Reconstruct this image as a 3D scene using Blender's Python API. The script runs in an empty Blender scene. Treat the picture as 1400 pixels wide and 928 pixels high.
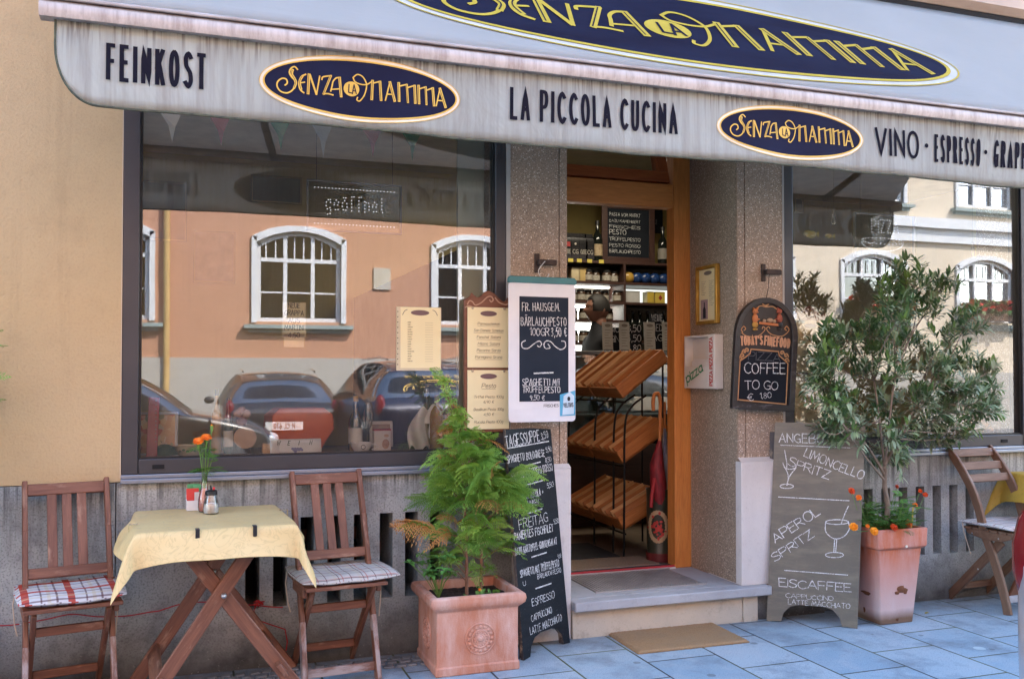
import bpy, math, random
from mathutils import Vector, Matrix, Euler, noise
from math import sin, cos, pi, radians, sqrt, atan2
random.seed(11)
SC = bpy.context.scene
COL = SC.collection
V = Vector

# ------------------------------------------------------------------ camera, sky, sun, exposure
F_PX, PPX, PPY, YAW, PITCH, CAMH, CAMD = 1272.0, 700.0, 486.0, radians(19.24), math.atan(26 / 1272.0), 1.3, 4.2942
cam_d = bpy.data.cameras.new('camera'); cam = bpy.data.objects.new('camera', cam_d); COL.objects.link(cam)
cam.location = (0, -CAMD, CAMH)
cam.rotation_euler = (pi / 2 + PITCH, 0, -YAW)
cam_d.sensor_width = 36; cam_d.lens = 36 * F_PX / 1400; cam_d.shift_y = (PPY - 464) / 1400
cam_d.clip_start = 0.05; cam_d.clip_end = 500
SC.camera = cam
FW = V((sin(YAW) * cos(PITCH), cos(YAW) * cos(PITCH), sin(PITCH))); RT = V((cos(YAW), -sin(YAW), 0)); UP = RT.cross(FW)

SUN_EL, SUN_AZ = radians(46), radians(38)          # azimuth from +Y (behind the shop) towards +X
w = bpy.data.worlds.new('World'); SC.world = w; w.use_nodes = True
wt = w.node_tree; bg = wt.nodes['Background']
sky = wt.nodes.new('ShaderNodeTexSky'); sky.sky_type = 'NISHITA'; sky.sun_disc = False
sky.sun_elevation = SUN_EL; sky.sun_rotation = SUN_AZ; sky.air_density = 1.0; sky.dust_density = 1.0
wt.links.new(sky.outputs[0], bg.inputs[0]); bg.inputs[1].default_value = 0.15
sd = bpy.data.lights.new('sun', 'SUN'); sd.energy = 2.0; sd.angle = radians(0.5); sd.color = (1.0, 0.96, 0.90)
so = bpy.data.objects.new('sun', sd); COL.objects.link(so)
sdir = V((sin(SUN_AZ) * cos(SUN_EL), cos(SUN_AZ) * cos(SUN_EL), sin(SUN_EL)))
so.rotation_euler = sdir.to_track_quat('Z', 'Y').to_euler(); so.location = (0, 0, 20)
SC.view_settings.view_transform = 'Standard'; SC.view_settings.look = 'None'
SC.view_settings.exposure = 3.35; SC.view_settings.gamma = 1.0
SC.cycles.max_bounces = 10; SC.cycles.diffuse_bounces = 5; SC.cycles.glossy_bounces = 4
SC.cycles.transmission_bounces = 6; SC.cycles.transparent_max_bounces = 12
SC.cycles.sample_clamp_indirect = 6.0; SC.cycles.caustics_reflective = False; SC.cycles.caustics_refractive = False
SC.cycles.use_denoising = True

def ray(x, y):
    return FW + RT * ((x - PPX) / F_PX) - UP * ((y - PPY) / F_PX)
def P(x, y, Y=0.0):
    d = ray(x, y); o = V(cam.location); return o + d * ((Y - o.y) / d.y)
def G(x, y, z=0.0):
    d = ray(x, y); o = V(cam.location); return o + d * ((z - o.z) / d.z)

# ------------------------------------------------------------------ mesh builder
class MB:
    def __init__(s):
        s.v = []; s.f = []; s.m = []; s.g = []; s.mi = 0; s.T = None
    def add(s, vs, fs, gs=None):
        b = len(s.v)
        for i, p in enumerate(vs):
            p = V(p)
            if s.T is not None: p = s.T @ p
            s.v.append(p[:])
            s.g.append(gs[i][:] if gs is not None else p[:])
        for f in fs: s.f.append([i + b for i in f])
        s.m += [s.mi] * len(fs)
    def obox(s, M, sx, sy, sz, taper=1.0):
        vs = []; gs = []
        o = V((random.uniform(0, 9), random.uniform(0, 9), random.uniform(0, 9)))
        k = max(range(3), key=lambda i: (sx, sy, sz)[i])
        for z in (-.5, .5):
            for y in (-.5, .5):
                for x in (-.5, .5):
                    t = taper if z > 0 else 1
                    l = V((x * sx * t, y * sy * t, z * sz)); vs.append(M @ l)
                    l = V((l[k], l[(k + 1) % 3], l[(k + 2) % 3])); gs.append(l + o)
        s.add(vs, [[0, 2, 3, 1], [4, 5, 7, 6], [0, 1, 5, 4], [2, 6, 7, 3], [0, 4, 6, 2], [1, 3, 7, 5]], gs)
    def cbox(s, c, sx, sy, sz, rot=(0, 0, 0), taper=1.0):
        s.obox(Matrix.Translation(V(c)) @ Euler(rot).to_matrix().to_4x4(), sx, sy, sz, taper)
    def box(s, x0, y0, z0, x1, y1, z1):            # grain and stains follow position
        vs = [(x, y, z) for z in (z0, z1) for y in (y0, y1) for x in (x0, x1)]
        s.add(vs, [[0, 2, 3, 1], [4, 5, 7, 6], [0, 1, 5, 4], [2, 6, 7, 3], [0, 4, 6, 2], [1, 3, 7, 5]])
    def bar(s, p, q, w, t, side=(1, 0, 0)):        # w along side, t across
        p = V(p); q = V(q); d = (q - p); L = d.length; d.normalize()
        a = V(side); a = (a - d * a.dot(d)).normalized(); b = d.cross(a)
        M = Matrix((d, a, b)).transposed().to_4x4(); M.translation = (p + q) / 2
        s.obox(M, L, w, t)
    def tube(s, pts, r, n=8, cap=True, flat=None):
        pts = [V(p) for p in pts]; N = len(pts)
        rs = r if isinstance(r, (list, tuple)) else [r] * N
        ref = V((0, 0, 1)) if abs((pts[-1] - pts[0]).normalized().z) < .9 else V((1, 0, 0))
        vs = []; gs = []; acc = 0; o = random.uniform(0, 9)
        for i, p in enumerate(pts):
            t = (pts[min(i + 1, N - 1)] - pts[max(i - 1, 0)])
            t = t.normalized() if t.length > 1e-9 else V((0, 0, 1))
            a = ref - t * ref.dot(t)
            if a.length < 1e-4: a = V((0, 1, 0)) - t * t.y
            a.normalize(); b = t.cross(a); ref = a
            if i: acc += (p - pts[i - 1]).length
            for k in range(n):
                an = 2 * pi * k / n
                vs.append(p + (a * cos(an) + b * sin(an)) * rs[i]); gs.append(V((acc + o, rs[i] * cos(an), rs[i] * sin(an))))
        fs = [[i * n + k, i * n + (k + 1) % n, (i + 1) * n + (k + 1) % n, (i + 1) * n + k] for i in range(N - 1) for k in range(n)]
        if cap: fs += [list(range(n))[::-1], [(N - 1) * n + k for k in range(n)]]
        s.add(vs, fs, gs)
    def lathe(s, prof, n=24, c=(0, 0, 0), M=None):
        c = V(c); vs = []
        for r, z in prof:
            for k in range(n):
                a = 2 * pi * k / n; p = V((r * cos(a), r * sin(a), z))
                vs.append((M @ p if M else p) + c)
        fs = [[i * n + k, i * n + (k + 1) % n, (i + 1) * n + (k + 1) % n, (i + 1) * n + k] for i in range(len(prof) - 1) for k in range(n)]
        if prof[0][0] > 1e-6: fs.append(list(range(n))[::-1])
        if prof[-1][0] > 1e-6: fs.append([(len(prof) - 1) * n + k for k in range(n)])
        s.add(vs, fs)
    def sqlathe(s, prof, c=(0, 0, 0), rot=0, asp=1.0):   # square section, prof (half, z)
        vs = []
        for r, z in prof:
            for k in range(4):
                a = (-1, 1, 1, -1)[k] * r; b = (-1, -1, 1, 1)[k] * r * asp
                vs.append(V((a * cos(rot) - b * sin(rot) + c[0], a * sin(rot) + b * cos(rot) + c[1], z + c[2])))
        fs = [[i * 4 + k, i * 4 + (k + 1) % 4, (i + 1) * 4 + (k + 1) % 4, (i + 1) * 4 + k] for i in range(len(prof) - 1) for k in range(4)]
        fs += [[3, 2, 1, 0], [(len(prof) - 1) * 4 + k for k in range(4)]]
        s.add(vs, fs)
    def prism(s, poly, d0, d1, fn):                 # fn(u, v, d) -> point
        n = len(poly)
        vs = [fn(u, v, d0) for u, v in poly] + [fn(u, v, d1) for u, v in poly]
        s.add(vs, [list(range(n)), [n + i for i in range(n)][::-1]] + [[i, i + n, (i + 1) % n + n, (i + 1) % n] for i in range(n)])
    def sheet(s, fn, nu, nv, g=None):
        vs = [fn(i / nu, j / nv) for j in range(nv + 1) for i in range(nu + 1)]
        gs = [V(g(i / nu, j / nv)) for j in range(nv + 1) for i in range(nu + 1)] if g else None
        s.add(vs, [[j * (nu + 1) + i, j * (nu + 1) + i + 1, (j + 1) * (nu + 1) + i + 1, (j + 1) * (nu + 1) + i] for j in range(nv) for i in range(nu)], gs)
    def ell(s, c, rx, ry, rz, n=14, M=None):
        c = V(c); vs = []; m = max(4, n // 2)
        for j in range(m + 1):
            t = pi * j / m
            for k in range(n):
                a = 2 * pi * k / n; p = V((rx * sin(t) * cos(a), ry * sin(t) * sin(a), rz * cos(t)))
                vs.append((M @ p if M else p) + c)
        s.add(vs, [[j * n + k, (j + 1) * n + k, (j + 1) * n + (k + 1) % n, j * n + (k + 1) % n] for j in range(m) for k in range(n)])
    def quad(s, a, b, c, d): s.add([a, b, c, d], [[0, 1, 2, 3]])
    def build(s, name, mats, parent=None, smooth=None, bevel=0, segs=2, solid=0):
        me = bpy.data.meshes.new(name); me.from_pydata(s.v, [], s.f)
        mats = mats if isinstance(mats, (list, tuple)) else [mats]
        for m in mats: me.materials.append(m)
        if len(mats) > 1: me.polygons.foreach_set('material_index', s.m)
        at = me.attributes.new('gc', 'FLOAT_VECTOR', 'POINT')
        at.data.foreach_set('vector', [c for p in s.g for c in p])
        me.update()
        if smooth is not None:
            me.shade_smooth()
            if smooth < 180: me.set_sharp_from_angle(angle=radians(smooth))
        o = bpy.data.objects.new(name, me); COL.objects.link(o)
        if parent is not None: o.parent = parent
        if solid:
            md = o.modifiers.new('solid', 'SOLIDIFY'); md.thickness = solid; md.offset = 0
        if bevel:
            md = o.modifiers.new('bevel', 'BEVEL'); md.width = bevel; md.segments = segs; md.limit_method = 'ANGLE'; md.angle_limit = radians(40)
            if smooth is None:
                me.shade_smooth(); me.set_sharp_from_angle(angle=radians(35))
        return o

def tag(o, label=None, cat=None, group=None, kind=None):
    if label: o['label'] = label
    if cat: o['category'] = cat
    if group: o['group'] = group
    if kind: o['kind'] = kind
    return o
def thing(name, label, cat, loc=(0, 0, 0), rz=0, group=None):
    o = bpy.data.objects.new(name, None); COL.objects.link(o)
    o.location = loc; o.rotation_euler = (0, 0, rz); o.empty_display_size = .1
    return tag(o, label, cat, group)
def dup(root, loc, rz, label, group=None):
    r = root.copy(); COL.objects.link(r); r.location = loc; r.rotation_euler = (0, 0, rz); r['label'] = label
    if group: r['group'] = group
    for ch in list(root.children):
        c = ch.copy(); COL.objects.link(c); c.parent = r
        for gg in list(ch.children):
            d = gg.copy(); COL.objects.link(d); d.parent = c
    return r

# ------------------------------------------------------------------ materials
class NT:
    def __init__(s, name):
        s.mat = bpy.data.materials.new(name); s.mat.use_nodes = True; s.t = s.mat.node_tree
        s.t.nodes.clear(); s.out = s.t.nodes.new('ShaderNodeOutputMaterial')
    def n(s, typ, ins=None, **pr):
        nd = s.t.nodes.new('ShaderNode' + typ)
        for k, v in pr.items(): setattr(nd, k, v)
        for k, v in (ins or {}).items():
            so = nd.inputs[k]
            if hasattr(v, 'is_linked') or hasattr(v, 'node'): s.t.links.new(v, so)
            else:
                if so.type == 'RGBA' and len(v) == 3: v = (*v, 1)
                so.default_value = v
        return nd
    def gc(s, sc=(1, 1, 1), rot=(0, 0, 0)):
        a = s.n('Attribute', attribute_name='gc')
        return s.n('Mapping', {'Vector': a.outputs['Vector'], 'Scale': sc, 'Rotation': rot}).outputs[0]
    def noise(s, vec, scale, detail=4, rough=.55, dist=0):
        return s.n('TexNoise', {'Vector': vec, 'Scale': scale, 'Detail': detail, 'Roughness': rough, 'Distortion': dist}).outputs[0]
    def ramp(s, fac, stops):
        r = s.n('ValToRGB', {'Fac': fac}); cr = r.color_ramp
        while len(cr.elements) < len(stops): cr.elements.new(.5)
        for e, (p, c) in zip(cr.elements, stops):
            e.position = p; e.color = (*c, 1) if not isinstance(c, (int, float)) else (c, c, c, 1)
        return r.outputs[0]
    def mix(s, fac, a, b, bt='MIX'):
        m = s.n('Mix', {}, data_type='RGBA', blend_type=bt)
        for idx, v in ((0, fac), (6, a), (7, b)):
            so = m.inputs[idx]
            if hasattr(v, 'node'): s.t.links.new(v, so)
            else: so.default_value = v if idx == 0 else ((*v, 1) if len(v) == 3 else v)
        return m.outputs[2]
    def math(s, op, a, b=0.0, c=0.0):
        m = s.n('Math', {}, operation=op)
        for i, v in enumerate((a, b, c)):
            if hasattr(v, 'node'): s.t.links.new(v, m.inputs[i])
            else: m.inputs[i].default_value = v
        return m.outputs[0]
    def xyz(s, vec): return s.n('SeparateXYZ', {'Vector': vec}).outputs
    def bump(s, h, st=.3, d=.01): return s.n('Bump', {'Height': h, 'Strength': st, 'Distance': d}).outputs[0]
    def bsdf(s, col, rough=.6, metal=0.0, nrm=None, **kw):
        ins = {'Base Color': col, 'Roughness': rough, 'Metallic': metal}
        if nrm is not None: ins['Normal'] = nrm
        for k, v in kw.items(): ins[k.replace('_', ' ')] = v
        b = s.n('BsdfPrincipled', ins)
        s.t.links.new(b.outputs[0], s.out.inputs[0]); s.b = b
        return b
    def done(s): return s.mat

MATS = {}
def mat(name, a, b=None, sc=6, st=(1, 1, 1), rough=.6, metal=0.0, bump=0.0, bsc=60, r2=None, lo=.35, hi=.65, spec=.5, **kw):
    """two-tone noise material following each piece's own grain coordinates"""
    if name in MATS: return MATS[name]
    t = NT(name); v = t.gc(st)
    b = b or tuple(c * .82 for c in a)
    n1 = t.noise(v, sc, 5); c = t.ramp(n1, [(lo, a), (hi, b)])
    nr = None
    n2 = t.noise(v, bsc, 3)
    if bump: nr = t.bump(n2, bump, .004)
    rr = t.ramp(n1, [(.3, rough), (.7, r2 if r2 is not None else min(1, rough + .08))])
    t.bsdf(c, rr, metal, nr, Specular_IOR_Level=spec, **kw)
    MATS[name] = t.done(); return t.mat
def wood(name, a, b, worn=None, rough=.5, ring=30, wornamt=.6):
    if name in MATS: return MATS[name]
    t = NT(name); v = t.gc((1.2, 14, 14)); v2 = t.gc((3, 9, 9))
    n1 = t.noise(v, 3.5, 6, .6, .6); n2 = t.noise(t.gc((4, 60, 60)), 4, 3)
    c = t.ramp(n1, [(.3, a), (.5, tuple((x + y) / 2 for x, y in zip(a, b))), (.68, b)])
    c = t.mix(t.ramp(n2, [(.45, 0.0), (.8, .5)]), c, tuple(x * .55 for x in b))
    if worn:
        n3 = t.noise(v2, 2.2, 5, .65)
        c = t.mix(t.ramp(n3, [(wornamt, 0.0), (wornamt + .16, .75)]), c, worn)
    t.bsdf(c, t.ramp(n1, [(.3, rough), (.7, rough + .12)]), 0, t.bump(n2, .25, .002))
    MATS[name] = t.done(); return t.mat
def flat(name, c, rough=.6, metal=0.0, em=0.0):
    if name in MATS: return MATS[name]
    t = NT(name); n1 = t.noise(t.gc(), 25, 3)
    col = t.ramp(n1, [(.35, c), (.65, tuple(x * .9 for x in c))])
    if em: t.bsdf(col, rough, metal, Emission_Color=(*c, 1), Emission_Strength=em)
    else: t.bsdf(col, rough, metal)
    MATS[name] = t.done(); return t.mat

# ------------------------------------------------------------------ stroke lettering
GL = {}
def _g(ch, d): GL[ch] = [(s[0] == '~', [tuple(float(q) for q in p.split(',')) for p in s.lstrip('~').split()]) for s in d.split('|')]
for _l in '''A 0,0 1.7,6 3.4,0|.6,2 2.8,2
B 0,0 0,6|~0,6 2.3,5.7 2.7,4.6 2.1,3.3 0,3.1|~0,3.1 2.6,2.8 3.1,1.6 2.4,.2 0,0
C ~3.1,5.2 1.9,6 .5,5 0,3 .5,1 1.9,0 3.2,.8
D 0,0 0,6|~0,6 2.2,5.5 3.1,3 2.2,.5 0,0
E 2.6,6 0,6 0,0 2.7,0|0,3.2 2.2,3.2
F 2.6,6 0,6 0,0|0,3.2 2.1,3.2
G ~3.1,5.2 1.9,6 .5,5 0,3 .5,1 1.9,0 3,.6|1.8,2.6 3.1,2.6 3.1,.2
H 0,0 0,6|3,0 3,6|0,3.1 3,3.1
I 0,0 0,6
J ~2,6 2,1.5 1.4,0 .3,.3 0,1.2
K 0,0 0,6|2.8,6 0,2.8|.9,3.7 3,0
L 0,6 0,0 2.5,0
M 0,0 .5,6 2,1.6 3.5,6 4,0
N 0,0 0,6 3,0 3,6
O ~1.7,6 .5,5.2 0,3 .5,.8 1.7,0 2.9,.8 3.4,3 2.9,5.2 1.7,6
P 0,0 0,6|~0,6 2.3,5.8 2.9,4.4 2.2,3 0,2.8
Q ~1.7,6 .5,5.2 0,3 .5,.8 1.7,0 2.9,.8 3.4,3 2.9,5.2 1.7,6|2.2,1.4 3.5,-.4
R 0,0 0,6|~0,6 2.3,5.8 2.8,4.5 2.1,3.2 0,3|1.4,3 3.1,0
S ~2.8,5.3 1.6,6 .3,5.3 .4,3.9 1.5,3.1 2.6,2.3 2.8,.9 1.5,0 0,.7
T 0,6 3,6|1.5,6 1.5,0
U ~0,6 0,1.6 .6,.3 1.5,0 2.4,.3 3,1.6 3,6
V 0,6 1.6,0 3.2,6
W 0,6 1.1,0 2.2,4.6 3.3,0 4.4,6
X 0,0 3,6|0,6 3,0
Y 0,6 1.5,3 3,6|1.5,3 1.5,0
Z 0,6 2.9,6 0,0 3,0
a ~2.2,3 1.6,4 .5,3.6 0,2 .5,.4 1.5,.2 2.2,1.4|2.2,4 2.2,.2 2.5,0
b 0,6 0,0|~0,2.6 1,4 2.2,3.2 2.3,1.2 1.2,0 0,1
c ~2,3.4 1,4 0,2.4 .3,.6 1.2,0 2.1,.6
d 2.2,6 2.2,0|~2.2,3 1.2,4 .1,2.9 .2,.8 1.1,0 2.2,1
e ~0,2.1 2.1,2.3 1.8,3.6 1,4 .1,2.9 .2,.8 1.1,0 2.1,.7
f ~1.7,5.6 1,6 .6,5 .6,0|0,3.8 1.5,3.8
g ~2.1,3 1.2,4 .1,2.9 .2,1 1.1,.3 2.1,1.2|~2.1,4 2.1,-.8 1.2,-1.8 .1,-1.2
h 0,6 0,0|~0,2.4 1,4 2,3 2,0
i 0,3.9 0,0|0,5.2 0,5.5
j .6,4 .6,-1 0,-1.7|.6,5.2 .6,5.5
k 0,6 0,0|1.8,4 0,1.9|.7,2.5 2,0
l 0,6 0,.4 .4,0
m 0,4 0,0|~0,2.6 .8,4 1.5,3 1.5,0|~1.5,2.6 2.3,4 3,3 3,0
n 0,4 0,0|~0,2.4 1,4 2,3 2,0
o ~1.1,4 .1,3 .1,1 1.1,0 2.1,1 2.1,3 1.1,4
p 0,4 0,-2|~0,2.6 1,4 2.2,3.2 2.3,1.2 1.2,0 0,1
q 2.2,4 2.2,-2|~2.2,3 1.2,4 .1,2.9 .2,.8 1.1,0 2.2,1
r 0,4 0,0|~0,2.4 .8,3.8 1.6,3.8
s ~1.8,3.5 1,4 .2,3.3 .5,2.4 1.4,1.8 1.8,.9 1,0 0,.5
t .6,5.4 .6,.6 1.3,0|0,3.9 1.4,3.9
u ~0,4 0,1 .9,0 2,1.4|2,4 2,0
v 0,4 1,0 2,4
w 0,4 .8,0 1.5,3 2.2,0 3,4
x 0,0 2,4|0,4 2,0
y 0,4 1,.2|2,4 .4,-2
z 0,4 1.9,4 0,0 2,0
0 ~1.3,6 .3,5 0,3 .3,1 1.3,0 2.3,1 2.6,3 2.3,5 1.3,6
1 0,4.8 1,6 1,0
2 ~.1,4.8 1,6 2.3,5.2 2,3.6 0,0|0,0 2.6,0
3 ~.2,5.4 1.4,6 2.3,4.8 1,3.2 2.5,1.8 1.4,0 0,.6
4 1.9,0 1.9,6 0,1.9 2.6,1.9
5 2.3,6 .4,6 .2,3.4|~.2,3.4 1.6,3.8 2.4,2 1.4,0 0,.5
6 ~2,5.8 .6,4.4 0,2 .9,0 2.2,.8 2.2,2.4 1.2,3.2 .2,2.2
7 0,6 2.5,6 .8,0
8 ~1.3,3.2 .3,4.6 1.3,6 2.3,4.6 1.3,3.2 .1,1.6 1.3,0 2.5,1.6 1.3,3.2
9 ~2.3,4 1.2,2.8 .2,3.8 .8,5.8 2.2,5 2.3,3 1.4,0
. 0,0 0,.45
, .3,.5 0,-1
' 0,6 0,4.8
- 0,2.8 1.6,2.8
+ 0,2.8 2,2.8|1,1.8 1,3.8
: 0,1 0,1.4|0,3.4 0,3.8
/ 0,0 2,6
! 0,1.8 0,6|0,0 0,.4
€ ~2.7,5.3 1.7,6 .7,4.6 .6,1.6 1.6,0 2.7,.7|0,3.6 2,3.6|0,2.5 1.9,2.5'''.split('\n'):
    _g(_l[0], _l[2:])
GL['·'] = [(False, [(.3, 2.8), (.9, 2.8)])]
GL['Ä'] = GL['A'] + [(False, [(.9, 6.8), (.9, 7.3)]), (False, [(2.5, 6.8), (2.5, 7.3)])]
GL['Ü'] = GL['U'] + [(False, [(.9, 6.8), (.9, 7.3)]), (False, [(2.1, 6.8), (2.1, 7.3)])]
GL['ö'] = GL['o'] + [(False, [(.6, 5), (.6, 5.4)]), (False, [(1.6, 5), (1.6, 5.4)])]
GL['ä'] = GL['a'] + [(False, [(.6, 5), (.6, 5.4)]), (False, [(1.6, 5), (1.6, 5.4)])]

def catmull(p, k=5):
    if len(p) < 3: return list(p)
    cl = p[0] == p[-1]; out = []
    for i in range(len(p) - 1):
        a = p[i - 1] if i else (p[-2] if cl else p[0]); b = p[i]; c = p[i + 1]
        d = p[i + 2] if i + 2 < len(p) else (p[1] if cl else p[-1])
        for j in range(k):
            t = j / k
            out.append(tuple(.5 * (2 * b[q] + (c[q] - a[q]) * t + (2 * a[q] - 5 * b[q] + 4 * c[q] - d[q]) * t * t + (3 * b[q] - a[q] - 3 * c[q] + d[q]) * t ** 3) for q in range(len(b))))
    out.append(p[-1]); return out
def ribbon(mb, pts, w, surf, cap=True):
    """flat stroke of width w (number or list) along 2-D pts laid on surf(u,v)"""
    n = len(pts); ws = w if isinstance(w, (list, tuple)) else [w] * n
    L = []; R = []
    for i in range(n):
        x, y = pts[i][0], pts[i][1]
        dirs = []
        if i: dirs.append(V((x - pts[i - 1][0], y - pts[i - 1][1])))
        if i < n - 1: dirs.append(V((pts[i + 1][0] - x, pts[i + 1][1] - y)))
        dirs = [d.normalized() for d in dirs if d.length > 1e-9] or [V((1, 0))]
        if i == 0 and pts[0][:2] == pts[-1][:2] and n > 2: dirs.append(V((x - pts[-2][0], y - pts[-2][1])).normalized())
        if i == n - 1 and pts[0][:2] == pts[-1][:2] and n > 2: dirs.append(V((pts[1][0] - x, pts[1][1] - y)).normalized())
        t = sum(dirs, V((0, 0)))
        t = t.normalized() if t.length > 1e-6 else dirs[0]
        k = 1 / max(.45, abs(t.dot(dirs[0])))
        e = V((0, 0))
        if cap and i == 0: e = -t * ws[i] * .35
        if cap and i == n - 1: e = t * ws[i] * .35
        nx = V((-t.y, t.x)) * ws[i] * .5 * k
        L.append(surf(x + nx.x + e.x, y + nx.y + e.y)); R.append(surf(x - nx.x + e.x, y - nx.y + e.y))
    mb.add(L + R, [[i, n + i, n + i + 1, i + 1] for i in range(n - 1)])
def text(mb, s, x, y, h, surf, w=.09, sx=.85, sp=1.1, rot=0.0, slant=0.0, jit=0.0, fit=None, align='l', rng=random, sub=0):
    k = h / 6
    def width(sx_):
        tot = 0
        for c in s:
            if c == ' ': tot += 1.3 * sx_ + 1.0; continue
            g = GL.get(c)
            if not g: continue
            tot += max(p[0] for _, st in g for p in st) * sx_ + sp
        return (tot - sp) * k
    if fit:
        a, b = width(0), width(1); sx = max(.2, (fit - a) / max(1e-6, b - a))
    W = width(sx); cx = 0
    if align == 'c': cx = -W / 2
    if align == 'r': cx = -W
    cr, sr = cos(rot), sin(rot)
    for c in s:
        if c == ' ': cx += (1.3 * sx + 1.0) * k; continue
        g = GL.get(c)
        if not g: continue
        jy = rng.uniform(-jit, jit) * h; js = 1 + rng.uniform(-jit, jit); ja = rng.uniform(-jit, jit)
        for sm, st in g:
            pts = catmull(st, 4) if sm else st
            q = []
            for px, py in pts:
                u = cx + px * sx * k * js + (slant + ja) * py * k; v_ = py * k * js + jy
                q.append((x + u * cr - v_ * sr, y + u * sr + v_ * cr))
            q = subdiv(q, sub) if sub else (subdiv(q, h * .18) if jit else q)
            ribbon(mb, q, [w * h * rng.uniform(1 - 5 * jit, 1 + 6 * jit) for _ in q] if jit else w * h, surf)
        cx += (max(p[0] for _, st in g for p in st) * sx + sp) * k
    return W
def plane_surf(o, ux, uy, off=.0015):
    o = V(o); ux = V(ux).normalized(); uy = V(uy).normalized(); nn = ux.cross(uy).normalized()
    return lambda u, v: o + ux * u + uy * v + nn * off
def facing(o, off=.0015):                         # a surface facing the street: u to +X, v up
    return plane_surf(o, (1, 0, 0), (0, 0, 1), off)

LOGO = [  # (smooth, width px, points px) measured over an oval 1211 wide
 (1, 9, '275,150 258,132 238,142 228,168 240,195 258,218 262,248 245,280 215,296 180,285 160,255 163,225 188,205 212,212 216,236 204,247'),
 (1, 15, '247,152 242,178 256,204 266,232 256,264'),
 (1, 10, '322,180 297,195 283,235 291,275 312,296'), (1, 14, '303,192 291,214 288,240 296,272'), (0, 8, '288,234 316,229'),
 (0, 17, '341,181 336,300'), (0, 12, '346,181 384,304'), (0, 9, '403,190 385,306'),
 (1, 9, '416,212 420,196 440,190 472,186'), (0, 14, '468,188 426,302'), (1, 9, '424,302 450,300 482,308'),
 (0, 17, '520,198 530,316'), (1, 9, '524,198 500,200 482,222 476,250 468,284'), (0, 8, '476,272 528,268'),
 (1, 8, '600,196 625,176 655,188 676,222 681,255 668,308 642,344 624,338 628,322'), (1, 8, '600,196 612,222 645,238 680,240 705,226 718,214'),
 (0, 17, '717,216 713,334'), (0, 9, '716,232 762,220'), (0, 17, '762,222 769,340'),
 (0, 9, '822,225 795,342'), (0, 17, '822,225 852,346'), (0, 8, '806,302 842,304'),
 (0, 17, '876,230 879,346'), (0, 9, '880,250 926,238'), (0, 14, '926,240 934,354'), (0, 9, '934,258 976,244'), (0, 17, '975,246 980,358'),
 (0, 17, '1000,246 1004,360'), (0, 9, '1004,266 1046,252'), (0, 14, '1045,254 1051,366'), (0, 9, '1050,274 1092,258'), (0, 17, '1090,260 1100,372'),
 (0, 9, '1136,262 1114,374'), (0, 17, '1136,262 1174,382'), (0, 8, '1120,338 1164,342')]
def ell_pts(cx, cy, a, b, n=64): return [(cx + a * cos(2 * pi * i / n), cy + b * sin(2 * pi * i / n)) for i in range(n)]
def ring(mb, cx, cy, a, b, da, db, surf, n=72):
    o = ell_pts(cx, cy, a, b, n); i_ = ell_pts(cx, cy, a - da, b - db, n)
    mb.add([surf(*p) for p in o] + [surf(*p) for p in i_], [[k, (k + 1) % n, n + (k + 1) % n, n + k] for k in range(n)])
def disc(mb, cx, cy, a, b, surf, n=48, rings=1):
    """filled oval following the surface"""
    vs = [surf(cx, cy)]; fs = []
    for r in range(1, rings + 1):
        vs += [surf(*p) for p in ell_pts(cx, cy, a * r / rings, b * r / rings, n)]
    for k in range(n): fs.append([0, 1 + k, 1 + (k + 1) % n])
    for r in range(rings - 1):
        for k in range(n): fs.append([1 + r * n + k, 1 + (r + 1) * n + k, 1 + (r + 1) * n + (k + 1) % n, 1 + r * n + (k + 1) % n])
    mb.add(vs, fs)
def subdiv(pts, d):
    out = [pts[0]]
    for a, b in zip(pts, pts[1:]):
        m = max(1, int(math.hypot(b[0] - a[0], b[1] - a[1]) / d))
        out += [(a[0] + (b[0] - a[0]) * i / m, a[1] + (b[1] - a[1]) * i / m) for i in range(1, m + 1)]
    return out
def logo(cx, cy, a, b, surf, mats, parent, flatcol=False):
    """oval shop emblem: navy field, gold rims, gold letters. surf(u,v,off). mats: navy, gold, cream"""
    s0 = lambda o: (lambda u, v: surf(u, v, o))
    m = MB(); disc(m, cx, cy, a, b, s0(.0010), 72, 6); m.mi = 2
    ring(m, cx, cy, a, b, a * .007, a * .007, s0(.0028)); m.mi = 3
    disc(m, cx, cy, a * .955, b - a * .045, s0(.0022), 72, 6); m.mi = 2
    ring(m, cx, cy, a * .966, b - a * .034, a * .016, a * .016, s0(.0034))
    ob = m.build('emblem', [mats[2], mats[2], mats[1], mats[0]], parent)
    m = MB(); kx = a / 605; ky = b / 207
    cv = lambda x, y: (cx + (x - 663) * kx, cy - (y - 272 - .103 * (x - 663)) * ky)
    dx, dy = cv(591, 268); disc(m, dx, dy, 47 * kx, 47 * ky, s0(.0040), 28)
    for sm, wd, ps in LOGO:
        pts = [cv(*[float(q) for q in p.split(',')]) for p in ps.split()]
        pts = catmull(pts, 5) if sm else subdiv(pts, .12 * a)
        ribbon(m, pts, wd * .92 * kx, s0(.0044))
    m.mi = 1
    for sm, wd, ps in LOGO:
        if wd < 14: continue
        pts = [cv(*[float(q) for q in p.split(',')]) for p in ps.split()]
        pts = catmull(pts, 5) if sm else subdiv(pts, .12 * a)
        ribbon(m, [(x - kx * 1.5, y) for x, y in pts], 2.6 * kx, s0(.0054), cap=False)
    for ps in ('576,240 574,290 598,296', '606,242 620,300', '606,242 596,300', '598,280 616,282'):
        ribbon(m, [cv(*[float(q) for q in p.split(',')]) for p in ps.split()], 6 * kx, s0(.0056))
    m.build('lettering', [mats[1], mats[0]], parent)
    return ob
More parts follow.
